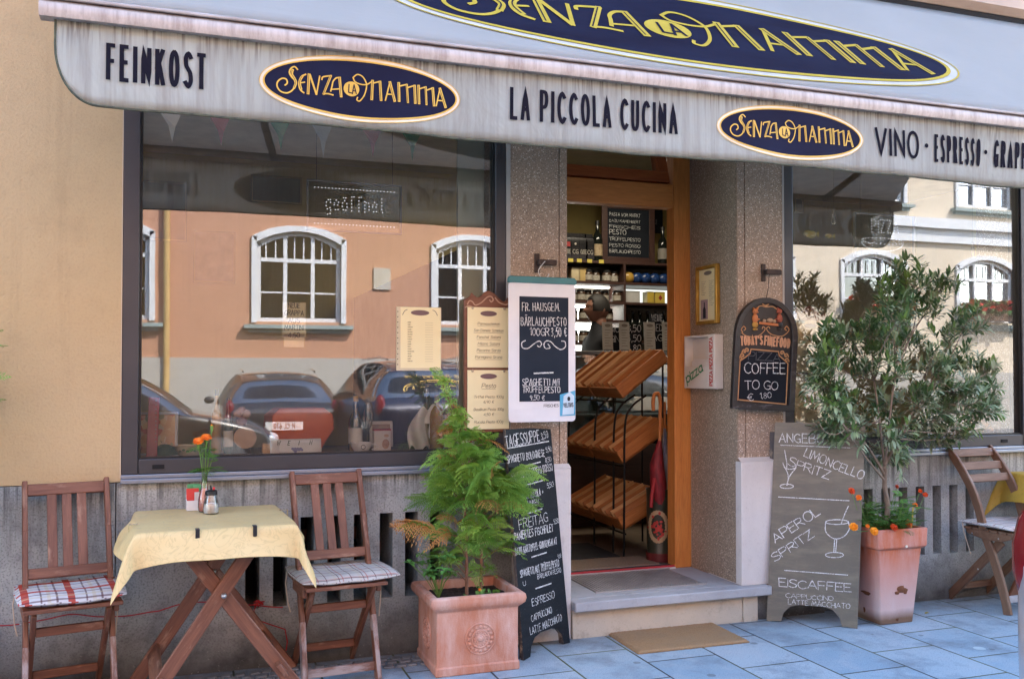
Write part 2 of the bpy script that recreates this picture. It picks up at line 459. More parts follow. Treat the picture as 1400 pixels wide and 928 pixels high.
# ------------------------------------------------------------------ surface materials
def m_pavement():
    t = NT('pavement_slabs'); a = t.n('Attribute', attribute_name='gc').outputs['Vector']
    x, y, z = t.xyz(a)[:3]
    v = t.n('CombineXYZ', {'X': t.math('ADD', y, 10.17), 'Y': t.math('ADD', x, -3.395 + 0.355 * 40)}).outputs[0]
    br = t.n('TexBrick', {'Vector': v, 'Color1': (0, 0, 0), 'Color2': (1, 1, 1), 'Mortar': (.5, .5, .5), 'Scale': 1.0, 'Mortar Size': .0052, 'Mortar Smooth': .25,
                          'Bias': 0.0, 'Brick Width': .43, 'Row Height': .355}, offset=.5)
    n1 = t.noise(a, 1.7, 4); n2 = t.noise(a, 230, 2, .7); n3 = t.noise(a, 9, 5, .6); n4 = t.noise(a, 80, 2, .5)
    slab = t.ramp(br.outputs['Color'], [(0, (.215, .305, .375)), (.5, (.29, .375, .43)), (1, (.365, .42, .45))])
    c = t.mix(.38, slab, t.ramp(n1, [(.35, (.24, .35, .425)), (.65, (.37, .43, .46))]))
    c = t.mix(t.ramp(n3, [(.45, 0.0), (.75, .5)]), c, (.44, .45, .46)); c = t.mix(t.ramp(t.noise(a, 3.1, 6, .7), [(.50, 0.0), (.68, .75)]), c, (.15, .175, .195)); vg = t.n('TexVoronoi', {'Vector': a, 'Scale': 4.2}); c = t.mix(t.math('MULTIPLY', t.math('LESS_THAN', vg.outputs['Distance'], .085), .6), c, (.10, .11, .12))
    c = t.mix(t.ramp(n2, [(.56, 0.0), (.66, .8)]), c, (.06, .09, .13))
    c = t.mix(t.ramp(n4, [(.62, 0.0), (.72, .4)]), c, (.09, .11, .14))
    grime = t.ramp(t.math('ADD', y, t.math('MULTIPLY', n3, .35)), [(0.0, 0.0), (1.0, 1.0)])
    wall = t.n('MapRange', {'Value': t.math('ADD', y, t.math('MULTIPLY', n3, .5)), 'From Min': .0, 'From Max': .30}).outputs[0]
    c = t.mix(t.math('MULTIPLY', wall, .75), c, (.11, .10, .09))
    moss = t.mix(t.ramp(n1, [(.45, 0.0), (.6, 1.0)]), (.035, .037, .04), (.09, .10, .035))
    c = t.mix(br.outputs['Fac'], c, moss)
    h = t.math('SUBTRACT', t.math('MULTIPLY', n2, .15), br.outputs['Fac'])
    t.bsdf(c, t.ramp(n3, [(.3, .55), (.7, .8)]), 0, t.bump(h, .6, .006), Specular_IOR_Level=.35); return t.done()
def m_plaster(name, a, b, grit=.4, dirt=None, lo=.3, hi=.7, bsc=90):
    t = NT(name); v = t.gc(); n1 = t.noise(v, .9, 5, .6); n2 = t.noise(v, bsc, 4, .6); n3 = t.noise(v, 5, 6, .65)
    c = t.ramp(n1, [(lo, a), (hi, b)]); c = t.mix(t.ramp(n3, [(.5, 0.0), (.8, .3)]), c, tuple(q * .6 for q in a)); c = t.mix(t.ramp(t.noise(t.gc((11, 11, .7)), 1, 5, .7), [(.56, 0.0), (.8, .35)]), c, tuple(q * .62 for q in a))
    c = t.mix(t.ramp(n2, [(.5, 0.0), (.75, .22)]), c, tuple(q * .55 for q in a)); t.bsdf(c, .85, 0, t.bump(t.math('ADD', n2, t.math('MULTIPLY', n3, .6)), grit, .006), Specular_IOR_Level=.2); return t.done()
def m_concrete():
    t = NT('grey_plinth_render'); a = t.n('Attribute', attribute_name='gc').outputs['Vector']; z = t.xyz(a)[2]
    n1 = t.noise(a, 1.6, 5, .6); n2 = t.noise(a, 120, 3, .6); n3 = t.noise(a, 7, 6, .7)
    st = t.noise(t.gc((26, 26, 1.1)), 1.0, 5, .7); n5 = t.noise(a, 2.3, 4, .6)
    c = t.ramp(n1, [(.3, (.44, .455, .43)), (.55, (.345, .36, .34)), (.72, (.255, .27, .262))])
    c = t.mix(t.ramp(n3, [(.48, 0.0), (.74, .8)]), c, (.15, .145, .145))
    top = t.n('MapRange', {'Value': z, 'From Min': .50, 'From Max': .82}).outputs[0]
    s = t.math('MULTIPLY', t.math('MULTIPLY', t.ramp(st, [(.46, 0.0), (.60, 1.0)]), top), t.ramp(n5, [(.36, 0.0), (.54, 1.0)]))
    c = t.mix(t.math('MULTIPLY', s, .85), c, (.035, .034, .036))
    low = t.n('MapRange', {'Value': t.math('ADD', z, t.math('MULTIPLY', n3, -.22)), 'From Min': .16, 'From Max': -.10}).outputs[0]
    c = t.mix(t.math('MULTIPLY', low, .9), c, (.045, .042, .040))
    lite = t.noise(t.gc((60, 60, 60)), 1, 2)
    c = t.mix(t.ramp(lite, [(.66, 0.0), (.72, .5)]), c, (.5, .49, .47)); c = t.mix(t.ramp(n2, [(.50, 0.0), (.66, .6)]), c, (.10, .10, .095))
    t.bsdf(c, .85, 0, t.bump(t.math('ADD', n2, n3), .5, .005), Specular_IOR_Level=.25); return t.done()
def m_granite(name, base, base2, speck, dens=.62, scale=95):
    t = NT(name); v = t.gc(); n1 = t.noise(v, 2.2, 5)
    vo = t.n('TexVoronoi', {'Vector': v, 'Scale': scale, 'Randomness': 1.0}); vc = t.xyz(vo.outputs['Color'])[0]
    vo2 = t.n('TexVoronoi', {'Vector': v, 'Scale': scale * 2.1, 'Randomness': 1.0}); vc2 = t.xyz(vo2.outputs['Color'])[1]
    c = t.ramp(n1, [(.3, base), (.7, base2)])
    small = t.math('LESS_THAN', vo.outputs['Distance'], .36)
    c = t.mix(t.math('MULTIPLY', t.ramp(vc, [(dens, 0.0), (dens + .22, .9)]), small), c, speck)
    c = t.mix(t.ramp(vc2, [(.70, 0.0), (.95, .5)]), c, tuple(q * .25 for q in base))
    c = t.mix(t.ramp(vc2, [(.0, .45), (.18, 0.0)]), c, tuple(min(1, q * 2.4) for q in base))
    t.bsdf(c, .6, 0, t.bump(vc, .35, .003), Specular_IOR_Level=.4); return t.done()
def m_stone(name, a, b, dark, st=(1, 1, 1)):
    t = NT(name); v = t.gc(st); n1 = t.noise(v, 3.2, 6, .65); n2 = t.noise(v, 150, 3, .6); n3 = t.noise(v, 11, 5, .7)
    c = t.ramp(n1, [(.32, a), (.68, b)]); c = t.mix(t.ramp(n3, [(.55, 0.0), (.78, .7)]), c, dark)
    c = t.mix(t.ramp(n2, [(.58, 0.0), (.75, .35)]), c, dark)
    t.bsdf(c, .7, 0, t.bump(n2, .3, .003), Specular_IOR_Level=.35); return t.done()
def m_valance():
    t = NT('awning_cloth_streaked'); a = t.n('Attribute', attribute_name='gc').outputs['Vector']; x, y, z = t.xyz(a)[:3]
    st = t.noise(t.gc((38, 38, .6)), 1.0, 6, .7); st2 = t.noise(t.gc((95, 95, 1.4)), 1.0, 3, .6); n1 = t.noise(a, 1.9, 4); n3 = t.noise(t.gc((14, 14, 5)), 1, 4)
    c = t.ramp(n1, [(.3, (.67, .71, .675)), (.7, (.73, .77, .735))])
    c = t.mix(t.ramp(st, [(.42, 0.0), (.76, .5)]), c, (.36, .325, .29))
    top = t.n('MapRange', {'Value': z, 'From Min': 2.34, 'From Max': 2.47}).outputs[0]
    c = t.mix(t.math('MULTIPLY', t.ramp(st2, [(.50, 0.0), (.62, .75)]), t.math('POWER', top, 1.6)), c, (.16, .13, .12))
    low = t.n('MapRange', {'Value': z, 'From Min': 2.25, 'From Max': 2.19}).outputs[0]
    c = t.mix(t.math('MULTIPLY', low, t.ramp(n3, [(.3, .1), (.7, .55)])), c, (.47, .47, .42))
    b = t.bsdf(c, .8, 0, t.bump(t.noise(t.gc((6, 6, 3)), 1, 4, .6, .5), .8, .03), Specular_IOR_Level=.2)
    tr = t.n('BsdfTranslucent', {'Color': c}); mx = t.n('MixShader', {0: .6, 1: b.outputs[0], 2: tr.outputs[0]})
    t.t.links.new(mx.outputs[0], t.out.inputs[0]); return t.done()
def m_awning():
    t = NT('awning_cloth'); v = t.gc(); n1 = t.noise(v, 2.1, 5); n3 = t.noise(t.gc((3, 9, 9)), 3, 6, .7); n2 = t.noise(v, 300, 2)
    c = t.ramp(n1, [(.3, (.40, .425, .42)), (.7, (.46, .48, .475))]); c = t.mix(t.ramp(n3, [(.55, 0.0), (.8, .35)]), c, (.33, .325, .31))
    b = t.bsdf(c, .75, 0, t.bump(t.math('ADD', n3, t.math('MULTIPLY', n2, .1)), .4, .01), Specular_IOR_Level=.2)
    tr = t.n('BsdfTranslucent', {'Color': (.80, .76, .68, 1)}); mx = t.n('MixShader', {0: .5, 1: b.outputs[0], 2: tr.outputs[0]})  # pale warm tint stands in for sunlight glowing through the cloth
    t.t.links.new(mx.outputs[0], t.out.inputs[0]); return t.done()
def m_glass(name, refl=.16, tint=(.86, .90, .86), rough=0.0, body=None, veil=0.0):
    t = NT(name); n = t.noise(t.gc((1, 1, 1)), 1.3, 2)
    bm = t.bump(n, .012, .02)
    g = t.n('BsdfGlossy', {'Color': (1, 1, 1), 'Roughness': rough, 'Normal': bm}); tr = t.n('BsdfTransparent', {'Color': tint})
    fr = t.n('Fresnel', {'IOR': 1.5}); f = t.math('ADD', t.math('MULTIPLY', fr.outputs[0], .9), refl - .036) if body is None else t.math('MULTIPLY', fr.outputs[0], body)
    mx = t.n('MixShader', {0: f, 1: tr.outputs[0], 2: g.outputs[0]})
    if veil: mx = t.n('MixShader', {0: t.math('MULTIPLY', t.ramp(t.noise(t.gc((1.5, 1.5, .5)), 2.2, 5, .6), [(.3, .4), (.7, 1.0)]), veil), 1: mx.outputs[0], 2: t.n('BsdfDiffuse', {'Color': (.8, .8, .78)}).outputs[0]})
    t.t.links.new(mx.outputs[0], t.out.inputs[0]); return t.done()

M_YELLOW = m_plaster('yellow_plaster', (.50, .365, .20), (.545, .405, .23), .5)
M_CONC = m_concrete()
M_PILLAR = m_granite('speckled_terrazzo', (.32, .235, .17), (.375, .28, .205), (.82, .72, .60), .60, 120)
M_PLBLOCK = m_stone('pale_granite', (.66, .62, .58), (.55, .515, .485), (.33, .31, .29), (1, 1, .6))
M_STEP = m_stone('step_stone', (.42, .43, .44), (.33, .335, .345), (.19, .19, .19))
M_RISER = m_stone('cream_stained_render', (.55, .47, .36), (.42, .37, .30), (.20, .17, .13))
M_ANTH = mat('anthracite_metal', (.052, .050, .055), (.044, .042, .047), sc=3, rough=.38, bump=.04, bsc=200, metal=.25)
M_ANTHD = mat('dark_anthracite', (.014, .014, .016), (.010, .010, .012), sc=3, rough=.4, metal=.25)
M_SILL = mat('aluminium_sill', (.30, .32, .36), (.24, .26, .30), sc=8, rough=.35, metal=.6, st=(.4, 4, 4))
M_BLACK = flat('black_void', (.006, .006, .006), .9)
M_OAK = wood('orange_door_wood', (.66, .27, .065), (.54, .19, .042), rough=.38)
M_GLASS = m_glass('window_glass', .16, (.955, .97, .95), veil=.045)
M_NAVY = mat('navy_print', (.008, .008, .026), (.012, .014, .040), sc=4, rough=.7, spec=.12)
M_GOLD = mat('gold_print', (.70, .46, .075), (.62, .37, .05), sc=9, rough=.55)
M_CREAM = mat('cream_print', (.80, .74, .60), (.74, .68, .54), sc=9, rough=.6)
M_YELP = mat('yellow_print', (.40, .31, .045), (.35, .27, .035), sc=9, rough=.7, spec=.1)
M_INK = mat('dark_ink', (.010, .010, .016), (.014, .014, .022), sc=8, rough=.7)

# ------------------------------------------------------------------ ground
m = MB(); m.box(-60, -60, -.9, 60, 60, -.16); tag(m.build('ground', mat('earth', (.12, .10, .08))), 'bare earth under the street', kind='structure')
m = MB()
m.add([(-40, -2.25, 0), (40, -2.25, 0), (40, 3, 0), (-40, 3, 0), (-40, -2.25, -.12), (40, -2.25, -.12)], [[0, 1, 2, 3], [4, 5, 1, 0]])
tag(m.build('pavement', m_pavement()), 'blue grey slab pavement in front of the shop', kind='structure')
m = MB(); m.add([(-40, -13.2, -.12), (40, -13.2, -.12), (40, -2.3, -.12), (-40, -2.3, -.12)], [[0, 1, 2, 3]])
tag(m.build('road', mat('asphalt', (.055, .055, .058), (.04, .04, .043), sc=30, rough=.9, bump=.4, bsc=200)), kind='structure')
m = MB(); m.box(-40, -13.2, -.119, 40, -11.7, 0)
tag(m.build('far_pavement', mat('concrete_slabs', (.24, .235, .23), (.19, .185, .18), sc=4, rough=.9)), kind='structure')
m = MB(); m.box(-40, -2.37, -.119, 40, -2.251, .003)
tag(m.build('kerb', m_stone('kerb_granite', (.36, .355, .35), (.29, .285, .28), (.16, .16, .16))), kind='structure')
# small cobbles in the dirt along the wall
m = MB(); rs = random.Random(4)
for i in range(46):
    for j in range(3):
        x0 = -1.2 + i * .057 + (j % 2) * .028; y0 = -.075 - j * .052
        if x0 > 1.45: continue
        m.cbox((x0 + rs.uniform(-.004, .004), y0 + rs.uniform(-.004, .004), .000 + rs.uniform(0, .003)), .048 + rs.uniform(-.006, .004), .044 + rs.uniform(-.006, .003), .014, (rs.uniform(-.05, .05), rs.uniform(-.05, .05), rs.uniform(-.15, .15)))
tag(m.build('cobble_strip', m_stone('cobble_stone', (.20, .20, .20), (.13, .125, .12), (.06, .055, .05)), bevel=.006), kind='structure')

# ------------------------------------------------------------------ the shop building
B = thing('shop_building', 'yellow plastered shop house with grey plinth, granite pillars and dark framed shop windows', 'building', (0, 0, 0))
WT, WB = 2.75, .84          # window head, plinth top
LX0, LX1, RX0, RX1 = -.264, 1.468, 3.073, 4.83
m = MB()
m.box(-9, 0, WB + .004, LX0, .45, WT); m.box(-9, 0, WT, 14, .45, 8.4); m.box(RX1 + .25, 0, WB + .004, 14, .45, WT)
m.box(-9, .45, 0, -8.6, 7, 8.4); m.box(13.6, .45, 0, 14, 7, 8.4); m.box(-8.6, 6.6, 0, 13.6, 7, 8.4); m.box(-8.6, .45, 8.1, 13.6, 6.6, 8.4)
m.build('wall', M_YELLOW, B)
m = MB()
def plinth(x0, x1, slots):
    if not slots: m.box(x0, 0, -.1, x1, .3, WB); return
    za, zb, sw = .265, .657, .062
    m.box(x0, 0, -.1, x1, .3, za); m.box(x0, 0, zb, x1, .3, WB)
    cur = x0
    for s in slots: m.box(cur, 0, za, s, .3, zb); cur = s + sw
    m.box(cur, 0, za, x1, .3, zb)
plinth(-9, -.285, None); plinth(-.281, 1.495, [.248 + .12 * k for k in range(8)])
plinth(3.055, 9, [3.225 + .1215 * k for k in range(10)] + [5.2 + .12 * k for k in range(10)])
m.build('plinth', M_CONC, B)
m = MB(); m.box(-.3, .301, .2, 1.49, .33, .75); m.box(3.06, .301, .2, 9, .33, .75); m.build('vent_backing', M_BLACK, B)
# a few bricks glimpsed in the vents
m = MB(); rs = random.Random(3)
for k in range(60):
    x = rs.choice((rs.uniform(.25, 1.1), rs.uniform(3.2, 4.4))); z = .27 + .075 * rs.randint(0, 4)
    m.box(x, .288, z, x + .11, .2995, z + .06)
m.build('brick_lining', mat('old_brick', (.20, .085, .05), (.11, .05, .035), sc=20, rough=.9), B)
# pillars
for x0, x1, gx in ((1.491, 1.79, 1.748), (2.777, 3.060, 2.822)):
    m = MB(); m.box(x0, 0, .80, gx - .003, .56, WT - .002); m.box(gx + .003, 0, .80, x1, .56, WT - .002); m.box(gx - .003, .006, .80, gx + .003, .5, WT - .002)
    m.box(x0, .02, .1, x1, .56, .80)
    p = m.build('pillar', M_PILLAR, B)
    q = MB(); lx0, lx1 = (1.497, 1.797) if x0 < 2 else (2.771, 3.058)
    q.box(lx0, -.035, -.02 if x0 < 2 else .186, lx1, .019, .838); q.add([(lx0, -.035, .8381), (lx1, -.035, .8381), (lx1, -.0005, .858), (lx0, -.0005, .858)], [[0, 1, 2, 3]])
    if x0 > 2: q.box(lx0, .019, .186, x0 - .0015, .30, .19)
    q.build('plinth_block', M_PLBLOCK, p, bevel=.006)
m = MB(); m.box(3.0602, -.002, .86, 3.0725, .05, WT - .003); m.box(1.469, -.002, .86, 1.4905, .05, WT - .003); m.build('joint_filler', mat('filler', (.42, .40, .37)), B)
m = MB(); m.box(2.7735, .010, .191, 2.7765, .484, WT - .012); m.build('reveal_panel', m_granite('dark_terrazzo', (.26, .205, .15), (.31, .245, .18), (.60, .51, .41), .66, 120), B)
# entrance step
m = MB(); m.box(1.7975, -.085, .137, 2.925, .0, .1855); m.box(1.7905, .0005, .137, 2.7765, .62, .1855)
st = m.build('entrance_step', M_STEP, B, bevel=.006)
m = MB(); m.box(1.798, -.045, -.02, 2.77, .5, .1365); m.box(2.772, -.05, -.02, 2.86, .0, .1365); m.build('riser', M_RISER, st, bevel=.004)
m = MB(); m.box(2.862, -.028, -.02, 3.3, .0, .1365); m.build('side_stone', M_CONC, st)
m = MB()
for k in range(34): m.box(1.985 + k * .0185, .075, .1856, 1.985 + k * .0185 + .011, .465, .1905)
m.box(1.975, .065, .1857, 2.62, .0745, .192); m.box(1.975, .4655, .1857, 2.62, .474, .192)
m.build('grate', mat('worn_grate', (.36, .345, .33), (.26, .245, .235), rough=.6, metal=.2), st)
m = MB(); m.box(1.979, .0748, .1858, 2.615, .4653, .1866); m.build('grate_pit', mat('grate_pit', (.10, .095, .09)), st)
# windows
def shop_window(x0, x1, gx0, gx1, zb0, zb1, top, mullions=()):
    f = MB()
    f.box(x0, .0, zb0, gx0, .10, top); f.box(gx1, .0, zb0, x1, .10, top)
    f.box(gx0 + .0005, .0015, zb0, gx1 - .0005, .099, zb1); f.box(gx0 + .0005, .0015, top - .06, gx1 - .0005, .099, top)
    for a in mullions: f.box(a - .006, .012, zb1 + .001, a + .006, .09, top - .061)
    fo = f.build('window', M_ANTH, B, bevel=.004)
    g = MB(); g.box(gx0 + .001, .012, zb1 + .0005, gx0 + .009, .03, top - .061); g.box(gx1 - .009, .012, zb1 + .0005, gx1 - .001, .03, top - .061); g.box(gx0 + .0095, .013, zb1 + .0005, gx1 - .0095, .029, zb1 + .008)
    g.build('gasket', M_ANTHD, fo)
    g = MB(); g.add([(gx0, .035, zb1), (gx1, .035, zb1), (gx1, .035, top - .06), (gx0, .035, top - .06)], [[0, 1, 2, 3]]); g.build('pane', M_GLASS, fo)
    s = MB(); s.box(x0, -.03, zb0 - .036, x1, .05, zb0 - .018); s.box(x0, -.004, zb0 - .0175, x1, .05, zb0 - .0005)
    s.build('sill', M_SILL, fo, bevel=.003)
    s = MB(); cx = x0 + .125 if x0 < 1 else x1 - .235
    s.box(cx, -.003, zb0 + .022, cx + .048, .001, zb0 + .040); s.build('drain_cap', M_BLACK, fo)
    return fo
shop_window(LX0, LX1, -.196, 1.414, .873, .938, WT)
shop_window(RX0, RX1, 3.130, 4.768, .873, .940, WT)
m = MB(); m.box(LX0 - .004, -.001, .86, LX0 - .0005, .02, WT); m.build('corner_bead', mat('pale_bead', (.62, .50, .36)), B)
m = MB(); m.box(RX1 + .001, -.001, .845, RX1 + .249, .40, WT - .003); m.build('end_pillar', M_PILLAR, B)
# door frame with fanlight tilted inwards
f = MB(); f.obox(Matrix.Translation((2.719, .53, 1.46)), .108, .09, 2.55); f.obox(Matrix.Translation((1.845, .53, 1.46)), .11, .09, 2.55)
f.obox(Matrix.Translation((2.282, .53, 2.337)), .764, .08, .137); f.obox(Matrix.Translation((2.282, .53, 2.70)), .764, .08, .09)
df = f.build('door_frame', M_OAK, B, bevel=.005)
f = MB(); TM = Matrix.Translation((2.282, .535, 2.412)) @ Euler((radians(-17), 0, 0)).to_matrix().to_4x4()
for c, s in (((0, 0, .036), (.745, .055, .07)), ((-.335, 0, .19), (.075, .054, .236)), ((.335, 0, .19), (.075, .054, .236))): f.obox(TM @ Matrix.Translation(c), *s)
fl = f.build('fanlight', wood('red_fanlight_wood', (.46, .14, .04), (.34, .09, .028), rough=.4), df, bevel=.004)
f = MB(); f.add([TM @ V(p) for p in ((-.3, 0, .07), (.3, 0, .07), (.3, 0, .30), (-.3, 0, .30))], [[0, 1, 2, 3]]); f.build('pane', m_glass('fanlight_glass', .07), fl)
f = MB(); f.box(1.90, .49, .1858, 2.664, .56, .196); th = f.build('threshold', mat('threshold_dark', (.05, .045, .04), rough=.5), df)
f = MB(); f.box(1.90, .475, .1858, 2.664, .4885, .193); f.build('white_strip', mat('white_strip', (.68, .66, .64)), th)
f = MB(); f.box(1.90, .4888, .1859, 2.664, .4898, .205); f.build('red_strip', mat('red_strip', (.42, .03, .04)), th)
f = MB(); f.box(2.7735, .488, .19, 2.7768, .50, WT - .01); f.build('pale_seal', mat('pale_bead', (.6, .5, .4)), df)
# a pale reveal inside the left window
m = MB(); m.box(1.262, .14, .88, 1.40, .16, WT); m.build('inner_reveal', mat('pale_green_reveal', (.50, .54, .42), (.46, .50, .38)), B)
# room behind
m = MB(); m.box(1.43, .165, .9305, 1.488, .455, 2.0); m.box(1.43, .63, .182, 1.488, 4.195, 2.0); m.build('added_light_screen', mat('dark_light_screen', (.05, .035, .025), (.035, .025, .018)), B)  # unseen half-height screen added to keep lamp light off the left room
M_OLIVE = m_plaster('olive_yellow_wall', (.62, .50, .20), (.56, .44, .17), .1)
m = MB(); m.box(-2.0, 4.2, .18, 7.5, 4.3, 3.2); m.box(-2.1, .46, .18, -2.0, 4.3, 3.2); m.box(7.5, .46, .18, 7.6, 4.3, 3.2); m.build('room_wall', M_OLIVE, B)
m = MB(); m.box(-2.1, .46, 3.2, 7.6, 4.3, 3.3); m.build('room_ceiling', mat('ceiling_paint', (.70, .66, .52)), B)
m = MB(); m.box(-2.1, .625, .05, 7.6, 4.3, .18); m.build('room_floor', mat('brown_floor_tiles', (.16, .11, .075), (.12, .085, .06), sc=3, rough=.45), B)
m = MB(); m.box(-.26, .105, .905, 1.47, .62, .93); m.box(3.07, .105, .905, 4.83, .62, .93); m.build('display_board', mat('display_board', (.09, .075, .06), (.06, .05, .04), rough=.5), B)

# ------------------------------------------------------------------ awning
AY, AX0, AX1 = -.953, -.414, 4.72
A = thing('shop_awning', 'long white cloth awning with lettered valance over the shop front', 'awning', (0, 0, 0))
def val_y(u, v):
    hang = max(0, 2.47 - v)
    return AY + .006 * sin(u * 7.3 + .6) * hang / .28 + .005 * sin(u * 17 + 2 * v) * hang / .28 + .010 * sin(u * 2.1) * hang / .28
def val_bottom(u):
    e = min(u - AX0, AX1 - u); r = .13
    base = 2.187 + .004 * sin(u * 3)
    if e < r: base += .155 * (1 - sqrt(max(0, 1 - ((r - e) / r) ** 2.0))) * 1.25
    return min(base, 2.44)
us = sorted(set([AX0 + .13 * (i / 14) ** 1.6 for i in range(15)] + [AX1 - .13 * (i / 14) ** 1.6 for i in range(15)] + [AX0 + .13 + (AX1 - AX0 - .26) * i / 150 for i in range(151)]))
m = MB(); nv = 8; vs = []
for u in us:
    b = val_bottom(u); inset = .012 * (1 - min(1, max(0, (2.45 - b) / .26)))
    for j in range(nv + 1):
        v = 2.463 + (b - 2.463) * j / nv; vs.append((u, val_y(u, v), v))
m.add(vs, [[i * (nv + 1) + j, i * (nv + 1) + j + 1, (i + 1) * (nv + 1) + j + 1, (i + 1) * (nv + 1) + j] for i in range(len(us) - 1) for j in range(nv)])
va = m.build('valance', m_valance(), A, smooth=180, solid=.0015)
m = MB(); hem = [V((AX0, val_y(AX0, 2.46), 2.463))] + [V((u, val_y(u, val_bottom(u)), val_bottom(u))) for u in us] + [V((AX1, val_y(AX1, 2.46), 2.463))]
m.tube(hem, .0042, 6); m.build('piping', mat('dark_piping', (.035, .04, .03), (.09, .10, .06), sc=14, st=(2, 1, 1), rough=.8), va, smooth=60)
vsurf = lambda u, v, o=.0025: V((u, val_y(u, v) - .0009 - o, v))
M_VINK = mat('valance_ink', (.008, .008, .016), (.013, .012, .020), sc=30, rough=.8, spec=.08)
for s, x0, x1, z0 in (('FEINKOST', -.262, .056, 2.274), ('LA PICCOLA CUCINA', 1.156, 1.878, 2.275), ('VINO', 2.862, 3.11, 2.27), ('ESPRESSO', 3.195, 3.457, 2.266), ('GRAPPA', 3.552, 3.79, 2.270), ('CATERING', 3.92, 4.28, 2.272)):
    m = MB(); text(m, s, x0 + .008, z0 + .006, .112, lambda u, v: vsurf(u, v, .004), w=.125, fit=x1 - x0 - .016, sp=1.35, sub=.03); m.build('lettering', M_VINK, va)
for x in (3.152, 3.505, 3.855):
    m = MB(); disc(m, x, 2.335, .010, .010, lambda u, v: vsurf(u, v, .004), 16); m.build('printed_dot', M_VINK, va)
M_CLOTHP = mat('white_print', (.42, .42, .40))
logo(.596, 2.331, .366, .117, vsurf, (M_NAVY, M_GOLD, M_CREAM), va)
logo(2.433, 2.330, .372, .114, vsurf, (M_NAVY, M_GOLD, M_CREAM), va)
logo(4.49, 2.330, .17, .09, vsurf, (M_NAVY, M_GOLD, M_CREAM), va)
# cloth slope
S0 = V((0, AY - .012, 2.532)); SE = V((0, 1, 1)).normalized(); SN = V((0, -1, 1)).normalized(); SL = 1.19
def slope(u, t, o=0.0):
    sag = -.020 * sin(pi * min(1, max(0, t / SL))) + .004 * sin(u * 5.1 + t * 3) * sin(pi * min(1, max(0, t / SL)))
    return V((u, 0, 0)) + S0 + SE * t + SN * (sag + o)
m = MB(); X0, X1 = -.44, 4.74
m.sheet(lambda a, b: slope(X0 + (X1 - X0) * a, SL * b), 80, 14)
cl = m.build('canopy', m_awning(), A, smooth=180, solid=.002)
M_NAVY2 = mat('faded_navy_print', (.006, .006, .018), (.011, .014, .034), sc=2.2, rough=.8, spec=.05, st=(.6, 2, 2))
logo(2.185, .455, 1.455, .405, lambda u, t, o: slope(u, t, o * 1.3 + .0018), (M_NAVY2, M_YELP, M_CLOTHP), cl)
# front rail
m = MB(); prof = [(-.040, .0), (-.046, .018), (-.044, .040), (-.034, .058), (-.018, .066), (.01, .066), (.02, .05), (.02, .01), (.012, 0)]
m.prism(prof, -.46, 4.77, lambda u, v, d: V((d, AY + u + .012, 2.459 + v)))
def m_rail():
    t = NT('rail_paint'); a = t.n('Attribute', attribute_name='gc').outputs['Vector']; z = t.xyz(a)[2]
    n1 = t.noise(t.gc((30, 30, 2)), 1, 5, .7); n2 = t.noise(t.gc((9, 9, 9)), 1, 4)
    c = t.ramp(n1, [(.4, (.50, .45, .41)), (.68, (.30, .25, .22))]); up = t.n('MapRange', {'Value': z, 'From Min': 2.502, 'From Max': 2.512}).outputs[0]
    c = t.mix(t.math('MULTIPLY', up, t.ramp(n2, [(.3, .75), (.6, 1.0)])), c, (.05, .03, .022))
    t.bsdf(c, .5, .1); return t.done()
fr = m.build('front_rail', m_rail(), A, smooth=40)
m = MB(); m.box(-.455, AY - .0335, 2.5155, 4.765, AY - .012, 2.528); m.build('keder', mat('keder_cloth', (.45, .42, .40), (.30, .26, .24), sc=8), fr, bevel=.004)
m = MB(); m.tube([(-.42, AY - .018, 2.4625), (4.72, AY - .018, 2.4625)], .0035, 6); m.build('seam', mat('rust_seam', (.05, .028, .02), (.16, .12, .10), sc=40), fr)
# cassette on the wall, folding arms
m = MB(); m.prism([(-.13, 0), (-.17, .035), (-.17, .10), (-.13, .15), (-.001, .16), (-.001, 0)], -.5, 4.85, lambda u, v, d: V((d, u, 3.405 + v)))
cs = m.build('cassette', mat('cassette_paint', (.50, .38, .28), (.40, .30, .22), sc=4, rough=.5), A, smooth=35)
m = MB(); m.box(-.48, -.125, 3.372, 4.83, -.06, 3.404); m.build('slot', M_BLACK, cs)
for x, e in ((.55, -.25), (1.7, .35), (3.0, -.3), (4.0, .4)):
    p = V((x, -.08, 3.25)); q = V((x + e, -.55, 2.82)); r_ = V((x + .1 * (1 if e > 0 else -1), AY + .03, 2.49))
    m = MB(); m.bar(p, q, .05, .03, (1, 0, 0)); m.bar(q, r_, .04, .026, (1, 0, 0)); m.ell(q, .035, .035, .035, 10)
    m.build('arm', mat('awning_arm', (.10, .09, .085), rough=.4, metal=.6), A, bevel=.004)
